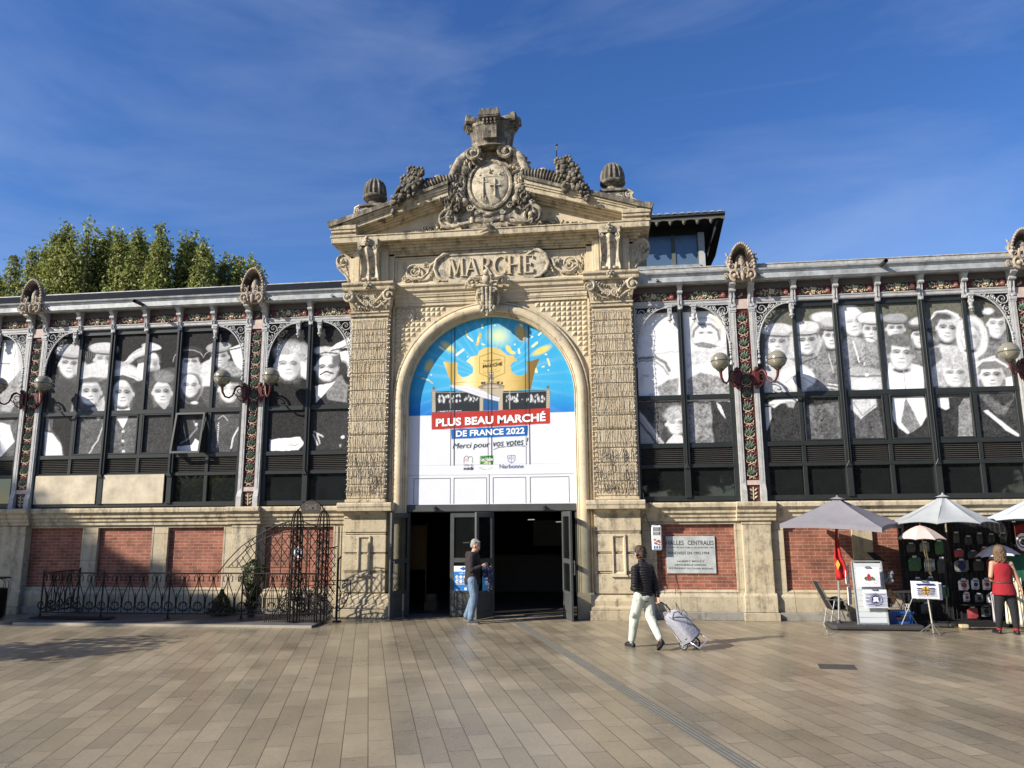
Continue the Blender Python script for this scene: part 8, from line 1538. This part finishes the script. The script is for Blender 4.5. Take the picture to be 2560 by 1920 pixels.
SKIN = mat('skin', (.46, .26, .18), .5, 0, .08, 20, spec=.4); SKIN2 = mat('tanned_skin', (.42, .23, .15), .5, 0, .08, 20)
def shoe(mb, heel, toe, h=.075, w_=.045):
    heel = Vector(heel); toe = Vector(toe); d = toe-heel
    mb.cap(heel+Vector((0, 0, .035)), heel.lerp(toe, .35)+Vector((0, 0, .045)), .038, .044, 10); mb.cap(heel.lerp(toe, .35)+Vector((0, 0, .04)), heel.lerp(toe, .8)+Vector((0, 0, .032)), w_, w_*.95, 10); mb.ball(heel.lerp(toe, .93)+Vector((0, 0, .028)), (w_*.8, w_*.8, .03), 2)
def sole(mb, heel, toe, w_=.042):
    heel = Vector(heel); toe = Vector(toe); d = (toe-heel); n = Vector((-d.y, d.x, 0)).normalized(); pts = []
    for t, ww in ((-.12, .6), (-.05, .9), (.3, .85), (.7, 1.1), (.95, .95), (1.08, .5)): pts.append((heel+d*t, w_*ww))
    L1 = [p+n*q for p, q in pts]; L2 = [p-n*q for p, q in pts][::-1]; A = L1+L2; k = len(A); mb.add([tuple(p) for p in A]+[(p.x, p.y, p.z+.022) for p in A], [tuple(range(k)), tuple(range(2*k-1, k-1, -1))]+[(i, (i+1) % k, (i+1) % k+k, i+k) for i in range(k)])
# ---- man with a dark hooded jacket at the doors (profile, facing right)
G = .006
man = thing('person', 'man in dark jacket and pale jeans in profile before the doors, holding a spotted umbrella', 'person', (-.22, -1.0, 0))
m = MB(); P, _ = head(m, (-.155, -.985, 1.575), (1, -.12), .32, 1.02)
m.cap((-.215, -.985, 1.39), (-.175, -.985, 1.50), .062, .055); m.cap((-.22, -.98, 1.00), (-.22, -.98, 1.30), .10, .10); m.cap((-.22, -1.12, 1.33), (-.22, -.84, 1.33), .045, .045)
m.cap((-.22, -1.06, .88), (-.17, -1.10, .52), .06, .045); m.cap((-.17, -1.10, .52), (-.255, -1.10, .12), .055, .042); m.cap((-.22, -.90, .88), (-.22, -.88, .52), .06, .045); m.cap((-.22, -.88, .52), (-.365, -.86, .14), .045, .035)
m.cap((-.22, -1.15, 1.33), (-.20, -1.22, 1.08), .035, .035); m.cap((-.20, -1.22, 1.08), (.0, -1.15, 1.16), .033, .027); hand(m, (.0, -1.15, 1.17), (.8, .35, .35), (.1, 1, -.2), 1, .85)
m.cap((-.22, -.81, 1.33), (-.18, -.74, 1.10), .035, .035); m.cap((-.18, -.74, 1.10), (.0, -.86, 1.18), .042, .03); hand(m, (.0, -.86, 1.18), (.85, -.3, .2), (0, -1, 0), -1, .85)
organic(m, 'body', SKIN, man, .0075, 2); eyes((-.155, -.985, 1.575), (1, -.12), .32, man, 1.02)
m = MB(); hp = lambda x, y, z: P(x, y, z)
m.ball(hp(-.030, 0, .048), (.094, .084, .088), 3); m.ball(hp(-.06, 0, .0), (.062, .079, .07), 2); m.ball(hp(.03, 0, .095), (.045, .06, .03), 2)
for k in range(46): a = random.uniform(0, 6.28); q = random.uniform(.2, 1); m.ball(hp(-.035+.085*math.cos(a)*q, .08*math.sin(a)*q, .06+.075*math.sqrt(max(0, 1-q*q))), (.018, .018, .014), 1)
organic(m, 'hair', mat('grey_hair', (.30, .28, .25), .7, 0, .45, 60, .6, 120), man, .009, 1)
m = MB(); m.cap((-.225, -.98, .92), (-.215, -.98, 1.05), .172, .165, 14); m.cap((-.215, -.98, 1.05), (-.215, -.98, 1.30), .165, .165, 14); m.cap((-.22, -1.12, 1.34), (-.22, -.84, 1.34), .085, .085, 12); m.lathe([(.16, .79), (.178, .83), (.175, .92)], -.225, -.98, 18)
m.cap((-.22, -1.15, 1.33), (-.205, -1.215, 1.09), .073, .062, 12); m.cap((-.205, -1.215, 1.09), (-.02, -1.16, 1.16), .062, .044, 12); m.cap((-.22, -.81, 1.33), (-.185, -.75, 1.10), .073, .062, 12); m.cap((-.185, -.75, 1.10), (-.02, -.85, 1.17), .062, .044, 12)
m.tube([(-.14, -1.07, 1.42), (-.22, -1.10, 1.43), (-.31, -1.02, 1.43), (-.33, -.98, 1.43), (-.31, -.93, 1.43), (-.22, -.87, 1.43), (-.14, -.9, 1.42)], .042, 9); m.ball((-.32, -.98, 1.385), (.065, .10, .075), 2)
organic(m, 'jacket', fold_mat('dark_brown_jacket', (.022, .016, .017), .6), man, .011, 3, .012, .10)
m = MB(); m.cap((-.215, -1.07, .88), (-.165, -1.09, .52), .115, .082, 12); m.cap((-.165, -1.09, .52), (-.245, -1.10, .12), .082, .066, 12); m.cap((-.225, -.89, .88), (-.215, -.88, .52), .115, .082, 12); m.cap((-.215, -.88, .52), (-.365, -.865, .15), .082, .066, 12); m.ball((-.24, -.98, .88), (.13, .16, .11), 2)
organic(m, 'jeans', fold_mat('washed_denim', (.13, .19, .26), .4, .3), man, .010, 3, .012, .09)
for hl, to in (((-.27, -1.10, G), (-.07, -1.10, G)), ((-.41, -.86, G+.05), (-.25, -.86, G))):
    m = MB(); shoe(m, hl, to); o = organic(m, 'shoe', mat('grey_shoe', (.055, .052, .052), .7), man, .008, 3); m = MB(); sole(m, (hl[0], hl[1], max(.005, hl[2]-.002)), (to[0], to[1], .005)); m.build('sole', mat('shoe_sole', (.25, .23, .2), .8), o)
um = MB(); um.tube([(.06, -1.02, 1.24), (.10, -1.0, 1.16), (.15, -.99, 1.08), (.16, -.99, .85), (.12, -1.0, .62)], [.012, .03, .065, .055, .012], 10); um.ball((.16, -.99, 1.02), (.075, .06, .12), 2); um.ball((.05, -1.0, 1.02), (.07, .05, .1), 2)
sm = mat('navy_spotted', (.015, .018, .07), .6); nt = sm.node_tree; vo = N(nt, 'ShaderNodeTexVoronoi', inp={'Scale': 32}); gg = N(nt, 'ShaderNodeNewGeometry'); rr_ = N(nt, 'ShaderNodeValToRGB'); rr_.color_ramp.elements[0].position = .16; rr_.color_ramp.elements[0].color = (.5, .52, .65, 1); rr_.color_ramp.elements[1].position = .22; rr_.color_ramp.elements[1].color = (.012, .015, .06, 1); nt.links.new(gg.outputs['Position'], vo.inputs['Vector']); nt.links.new(vo.outputs['Distance'], rr_.inputs[0]); nt.links.new(rr_.outputs[0], nt.nodes['Principled BSDF'].inputs['Base Color'])
tag(um.build('folded_umbrella', sm, origin=(.1, -1.0, .6), smooth=180), 'navy folded umbrella with white spots held by the man at the doors', 'umbrella')
# ---- woman with the shopping trolley, seen from behind, striding left
wo_ = thing('person', 'woman in black quilted jacket and pale trousers striding left with a trolley', 'person', (3.2, -3.8, 0))
fd = Vector((-.62, .78, 0)); rg = Vector((.78, .62, 0))
def W(f, r, z): q = Vector((3.20, -3.80, 0))+fd*f+rg*r; return (q.x, q.y, z)
m = MB(); P, _ = head(m, W(.03, -.03, 1.545), tuple(fd)[:2], .05, .98); m.cap(W(0, -.01, 1.38), W(.01, -.02, 1.48), .052, .050); m.cap(W(0, 0, 1.0), W(0, 0, 1.26), .10, .10)
m.cap(W(0, -.09, .80), W(.14, -.09, .50), .06, .045); m.cap(W(.14, -.09, .5), W(.24, -.09, .12), .055, .04); m.cap(W(0, .09, .80), W(-.05, .09, .50), .06, .045); m.cap(W(-.06, .09, .5), W(-.30, .05, .17), .055, .04)
m.cap(W(0, .17, 1.30), W(-.08, .19, 1.04), .045, .04); m.cap(W(-.08, .19, 1.04), W(-.16, .16, .82), .038, .028); hand(m, W(-.16, .16, .82), (.25, -.35, -1), tuple(-rg), 1, .9, .95)
m.cap(W(0, -.17, 1.30), W(-.04, -.23, 1.04), .045, .04); m.cap(W(-.04, -.22, 1.04), W(.16, -.10, .97), .038, .028); hand(m, W(.16, -.10, .97), (-.1, .9, 0), (0, 0, -1), 1, .6, .95)
organic(m, 'body', SKIN, wo_, .0075, 2); eyes(W(.03, -.03, 1.545), tuple(fd)[:2], .05, wo_, .98)
m = MB(); m.ball(P(-.03, 0, .045), (.10, .092, .088), 3); m.ball(P(-.055, 0, -.015), (.068, .083, .078), 2)
for k in range(60): a = random.uniform(0, 6.28); z = random.uniform(-.085, .12); r_ = .088*math.sqrt(max(.05, 1-(z/.15)**2)); m.ball(P(-.035+r_*math.cos(a)*(1 if math.cos(a) < .3 or z > .05 else .5), r_*math.sin(a), z), (.022, .022, .018), 1)
organic(m, 'hair', mat('dark_brown_hair', (.045, .022, .013), .5, 0, .5, 60, .6, 90), wo_, .009, 1)
m = MB(); m.cap(W(0, 0, .88), W(0, 0, 1.08), .158, .148, 14); m.cap(W(0, 0, 1.08), W(0, 0, 1.26), .148, .155, 14); m.cap(W(0, -.14, 1.29), W(0, .14, 1.29), .075, .075, 12); m.cap(W(0, 0, 1.34), W(.005, -.01, 1.405), .075, .068, 12)
m.cap(W(0, .165, 1.29), W(-.08, .195, 1.04), .07, .062, 12); m.cap(W(-.08, .195, 1.04), W(-.155, .165, .85), .060, .046, 12); m.cap(W(0, -.165, 1.29), W(-.045, -.225, 1.03), .07, .062, 12); m.cap(W(-.045, -.225, 1.03), W(.14, -.11, .96), .058, .048, 12)
o = m.build('quilted_jacket', wave_mat('black_quilted', (.020, .017, .019), 7.5, 1.0, .42), wo_, smooth=180); r = o.modifiers.new('r', 'REMESH'); r.mode = 'VOXEL'; r.voxel_size = .010; r.use_smooth_shade = True
tx = bpy.data.textures.new('quilt', 'WOOD'); tx.wood_type = 'BANDS'; tx.noise_scale = .1
s_ = o.modifiers.new('s', 'SMOOTH'); s_.iterations = 3
m = MB(); m.cap(W(0, -.085, .84), W(.14, -.09, .50), .105, .085, 12); m.cap(W(.14, -.09, .5), W(.235, -.09, .13), .085, .062, 12); m.cap(W(0, .085, .84), W(-.05, .09, .50), .105, .085, 12); m.cap(W(-.05, .09, .5), W(-.29, .055, .20), .085, .058, 12); m.ball(W(-.01, 0, .84), (.14, .15, .10), 2)
for q, z in ((-.09, .56), (.09, .54)): m.ball(W(.02 if q > 0 else .1, q*1.75, z), (.05, .05, .08), 2)
organic(m, 'trousers', fold_mat('pale_sage_cotton', (.50, .53, .45), .35, .06), wo_, .010, 3, .014, .10)
m = MB(); shoe(m, W(.20, -.09, G), W(.38, -.10, G)); o = organic(m, 'shoe', mat('black_shoe', (.012, .012, .013), .5), wo_, .008, 3); m = MB(); sole(m, W(.20, -.09, .005), W(.38, -.10, .005)); m.build('sole', mat('black_sole', (.02, .02, .02), .7), o)
m = MB(); shoe(m, W(-.36, .04, .12), W(-.27, .05, -.0+.02)); m.xf(Matrix.Identity(4)); o = organic(m, 'shoe', mat('black_shoe', (.012, .012, .013), .5), wo_, .008, 3)
m = MB(); h_ = Vector(W(-.385, .04, .115)); t_ = Vector(W(-.26, .05, .008)); sole(m, tuple(h_), tuple(t_), .04); m.build('sole', mat('black_sole', (.02, .02, .02), .7), o)
m = MB(); m.cap(W(-.30, .055, .19), W(-.315, .05, .13), .036, .036); m.cap(W(.235, -.09, .13), W(.235, -.09, .07), .036, .036); organic(m, 'socks', mat('pale_sock', (.5, .5, .48), .8), wo_, .008, 2)
# ---- shopping trolley
tr = thing('shopping_trolley', 'grey fabric two wheeled shopping trolley pulled at a slant by the woman', 'trolley', (3.85, -3.85, 0))
H0 = Vector(W(-.175, .175, .735)); ax_ = Vector((3.93, -3.84, .09)); dv = (ax_-H0); dl_ = dv.normalized(); sd = Vector((.66, .42, 0)); sd = (sd-dl_*sd.dot(dl_)).normalized(); nn_ = dl_.cross(sd).normalized()
if nn_.z < 0: nn_ = -nn_
def TP(a, b, c): q = H0+dl_*a+sd*b+nn_*c; return (q.x, q.y, q.z)
Ln = dv.length; m = MB()
for q in (-.13, .13): m.tube([TP(.30, q*.9, -.01), TP(Ln-.02, q, -.03), TP(Ln+.02, q, -.02)], .009, 6); m.tube([TP(Ln-.10, q, .0), TP(Ln-.06, q, .19), TP(Ln+.05, q, .26), TP(Ln+.09, q*.9, .27)], .009, 6); m.tube([TP(Ln-.02, q, -.03), TP(Ln-.06, q, .19)], .008, 6)
m.tube([TP(Ln+.09, -.12, .27), TP(Ln+.09, .12, .27)], .010, 6); m.tube([TP(Ln, -.17, -.02), TP(Ln, .17, -.02)], .008, 6); m.build('frame', mat('trolley_metal', (.60, .60, .62), .3, .7), tr, smooth=60)
m = MB(); m.tube([TP(.30, -.11, -.0), TP(.12, -.09, .0), TP(.02, -.05, .0), TP(.0, 0, .0), TP(.02, .05, .0), TP(.12, .09, .0), TP(.30, .11, .0)], .011, 7); m.build('handle', mat('black_plastic', (.025, .025, .027), .5), tr, smooth=60)
m = MB(); n = 9; V_ = []; prf = [(.22, .10, .03, .02), (.25, .13, -.005, .12), (.32, .14, -.01, .19), (.45, .145, -.012, .235), (.60, .15, -.012, .25), (.74, .15, -.01, .25), (Ln-.10, .145, -.005, .235), (Ln-.055, .135, .0, .21)]
for (a, hw, c0, c1) in prf:
    for k in range(28): t = 2*math.pi*k/28; cb, sb = math.cos(t), math.sin(t); sx = math.copysign(abs(cb)**.45, cb); sy = math.copysign(abs(sb)**.45, sb); V_.append(TP(a+.012*math.sin(k*1.7+a*20)*(a < .3), sx*hw*(1+.03*math.sin(a*31+k)), (c0+c1)/2+sy*(c1-c0)/2*(1+.04*math.sin(a*17+k*2))))
m.add(V_, [(j*28+i, j*28+(i+1) % 28, (j+1)*28+(i+1) % 28, (j+1)*28+i) for j in range(len(prf)-1) for i in range(28)]+[tuple(range(28)), tuple(range((len(prf)-1)*28, len(prf)*28))]); m.build('bag', fold_mat('grey_lilac_nylon', (.30, .30, .34), .35, .05), tr, smooth=70)
m = MB(); m.tube([TP(.26, -.12, .13), TP(.30, -.14, .20), TP(.45, -.02, .262), TP(Ln-.2, .10, .262), TP(Ln-.08, .14, .235)], .006, 5); m.tube([TP(.30, -.10, .17), TP(.24, -.06, .24), TP(.27, .0, .27), TP(.36, .03, .255)], .011, 6); m.tube([TP(.33, .06, .22), TP(.30, .10, .27), TP(.37, .12, .27), TP(.42, .10, .25)], .011, 6); m.build('strap', mat('bag_strap', (.03, .03, .035), .7), tr)
m = MB(); V_ = []
for (a, hw, c0, c1) in ((Ln-.14, .15, -.016, .245), (Ln-.05, .142, -.006, .222), (Ln-.035, .12, .01, .2)):
    for k in range(28): t = 2*math.pi*k/28; cb, sb = math.cos(t), math.sin(t); V_.append(TP(a, math.copysign(abs(cb)**.45, cb)*hw, (c0+c1)/2+math.copysign(abs(sb)**.45, sb)*(c1-c0)/2))
m.add(V_, [(j*28+i, j*28+(i+1) % 28, (j+1)*28+(i+1) % 28, (j+1)*28+i) for j in range(2) for i in range(28)]+[tuple(range(28)), tuple(range(56, 84))]); m.build('bag_base', mat('dark_canvas', (.06, .055, .06), .8), tr, smooth=60)
for q in (-1, 1):
    c = Vector(TP(Ln, q*.175, -.02)); c.z = .092; wx = Vector((sd.x, sd.y, 0)).normalized(); vx = wx.cross(Vector((0, 0, 1))); m = MB()
    m.tube([c+vx*.078*math.cos(a)+Vector((0, 0, .078*math.sin(a))) for a in np.linspace(0, 2*math.pi, 25)[:-1]], .0125, 8, closed=True); wh = m.build('wheel', mat('black_rubber', (.02, .02, .02), .7), tr, smooth=180)
    m = MB(); m.tube([c+vx*.064*math.cos(a)+Vector((0, 0, .064*math.sin(a))) for a in np.linspace(0, 2*math.pi, 25)[:-1]], .005, 6, closed=True)
    for k in range(6): a = k*math.pi/3; m.tube([c, c+vx*.064*math.cos(a)+Vector((0, 0, .064*math.sin(a)))], .007, 5)
    m.tube([c-wx*.02, c+wx*.02], .016, 8); m.build('rim', mat('grey_rim', (.25, .25, .26), .5), wh)
# ---- woman in the red top, seen from behind
rw = thing('person', 'woman in red sleeveless top and black leggings standing with her back turned at the stall', 'person', (9.8, -1.7, 0))
X0, Y0_ = 9.81, -1.70
m = MB(); P, _ = head(m, (9.80, -1.70, 1.46), (.15, 1), .15, .95); m.cap((X0, Y0_, 1.28), (9.80, -1.70, 1.38), .052, .05); m.cap((X0, Y0_, .86), (X0, Y0_, 1.16), .09, .10); m.cap((9.66, Y0_, 1.255), (9.97, Y0_, 1.245), .055, .055)
m.cap((9.73, -1.70, .78), (9.70, -1.68, .44), .07, .05); m.cap((9.70, -1.68, .44), (9.68, -1.64, .10), .058, .038); m.cap((9.89, -1.70, .78), (9.93, -1.72, .44), .07, .05); m.cap((9.93, -1.72, .44), (9.935, -1.72, .10), .058, .038)
m.cap((9.655, -1.70, 1.25), (9.60, -1.72, 1.03), .048, .040); m.cap((9.60, -1.72, 1.03), (9.68, -1.53, .98), .040, .028); hand(m, (9.68, -1.53, .98), (.5, .85, -.05), (0, .1, -1), 1, .7, .92)
m.cap((9.975, -1.70, 1.24), (10.045, -1.71, 1.00), .046, .040); m.cap((10.045, -1.71, 1.00), (10.095, -1.72, .83), .038, .027); hand(m, (10.095, -1.72, .83), (.12, -.08, -1), (-1, .1, -.1), -1, .35, .92)
organic(m, 'body', SKIN2, rw, .0075, 2); eyes((9.80, -1.70, 1.46), (.15, 1), .15, rw, .95)
m = MB(); m.ball(P(-.03, 0, .045), (.098, .094, .092), 3); rnd = random.Random(8)
for k in range(44):
    a = math.pi/2+math.pi*(k/43)*1.25-.4; cx_, cy_ = math.cos(a+math.pi/2*0), math.sin(a); an = math.pi*1.0*(k/43)+math.pi*.0
    th = -.25+ (math.pi+.5)*k/43; p0 = Vector(P(-.03, 0, .10)); out = Vector((math.cos(th), -math.sin(th)*.85, 0)); ln = rnd.uniform(.17, .25)
    pts = [p0+out*.03, p0+out*.085-Vector((0, 0, .05))]
    for j in range(1, 6): pts.append(p0+out*(.092+.012*math.sin(j*2+k))-Vector((0, 0, .05+ln*j/5))+Vector((.014*math.sin(j*2.1+k*1.3), .0, 0)))
    m.tube(pts, [.02, .02, .02, .018, .016, .013, .007], 5)
organic(m, 'hair', mat('wavy_brown_hair', (.14, .085, .045), .5, 0, .55, 45, .8, 70), rw, .007, 0)
RT = fold_mat('red_knit', (.25, .010, .016), .35, .06); m = MB(); m.cap((9.73, Y0_, .86), (9.89, Y0_, .86), .125, .125, 14); m.cap((9.76, Y0_, 1.0), (9.86, Y0_, 1.0), .115, .115, 14); m.cap((9.74, Y0_, 1.12), (9.88, Y0_, 1.12), .125, .12, 14)
V_ = []
for (z, a, b) in ((.70, .205, .155), (.74, .20, .155), (.82, .185, .145), (.93, .165, .128), (1.02, .16, .125), (1.12, .172, .13), (1.18, .168, .125), (1.23, .14, .11), (1.27, .11, .085), (1.285, .10, .075)):
    for k in range(28): t = 2*math.pi*k/28; V_.append((X0+a*math.cos(t), Y0_+b*math.sin(t), z))
m = MB(); m.add(V_, [(j*28+i, j*28+(i+1) % 28, (j+1)*28+(i+1) % 28, (j+1)*28+i) for j in range(9) for i in range(28)]+[tuple(range(28)), tuple(range(252, 280))]); organic(m, 'sleeveless_top', RT, rw, .009, 2, .010, .09)
m = MB(); m.tube([(X0+.172*math.cos(t), Y0_+.135*math.sin(t), .925+.008*math.cos(t)) for t in np.linspace(0, 2*math.pi, 29)[:-1]], .009, 6, closed=True); m.build('belt', mat('thin_belt', (.06, .035, .03), .5), rw)
m = MB(); m.cap((9.74, -1.70, .78), (9.70, -1.68, .44), .112, .072, 12); m.cap((9.70, -1.68, .44), (9.68, -1.645, .13), .072, .05, 12); m.cap((9.89, -1.70, .78), (9.93, -1.72, .44), .112, .072, 12); m.cap((9.93, -1.72, .44), (9.935, -1.72, .13), .072, .05, 12); m.ball((X0, Y0_, .78), (.18, .14, .10), 2); organic(m, 'leggings', fold_mat('black_leggings', (.012, .012, .014), .3), rw, .010, 3)
m = MB()
for p in ((9.68, -1.64), (9.935, -1.72)): m.cap((p[0], p[1], .15), (p[0], p[1], .09), .047, .045, 10); m.ball((p[0], p[1], .14), (.053, .053, .014), 1)
organic(m, 'socks', mat('red_socks', (.28, .015, .02), .8), rw, .008, 2)
for p, q in (((9.675, -1.66), (9.64, -1.50)), ((9.94, -1.74), (9.98, -1.58))):
    m = MB(); shoe(m, (p[0], p[1], G), (q[0], q[1], G)); o = organic(m, 'shoe', mat('patent_shoe', (.012, .012, .014), .2), rw, .008, 3); m = MB(); sole(m, (p[0], p[1], .005), (q[0], q[1], .005)); m.build('sole', mat('black_sole', (.02, .02, .02), .7), o)
m = MB(); m.tube([(10.096+.03*math.cos(a), -1.72+.028*math.sin(a), .845) for a in np.linspace(0, 6.28, 13)[:-1]], .004, 4, closed=True); m.build('bracelet', mat('steel', (.5, .5, .5), .3, .9), rw)
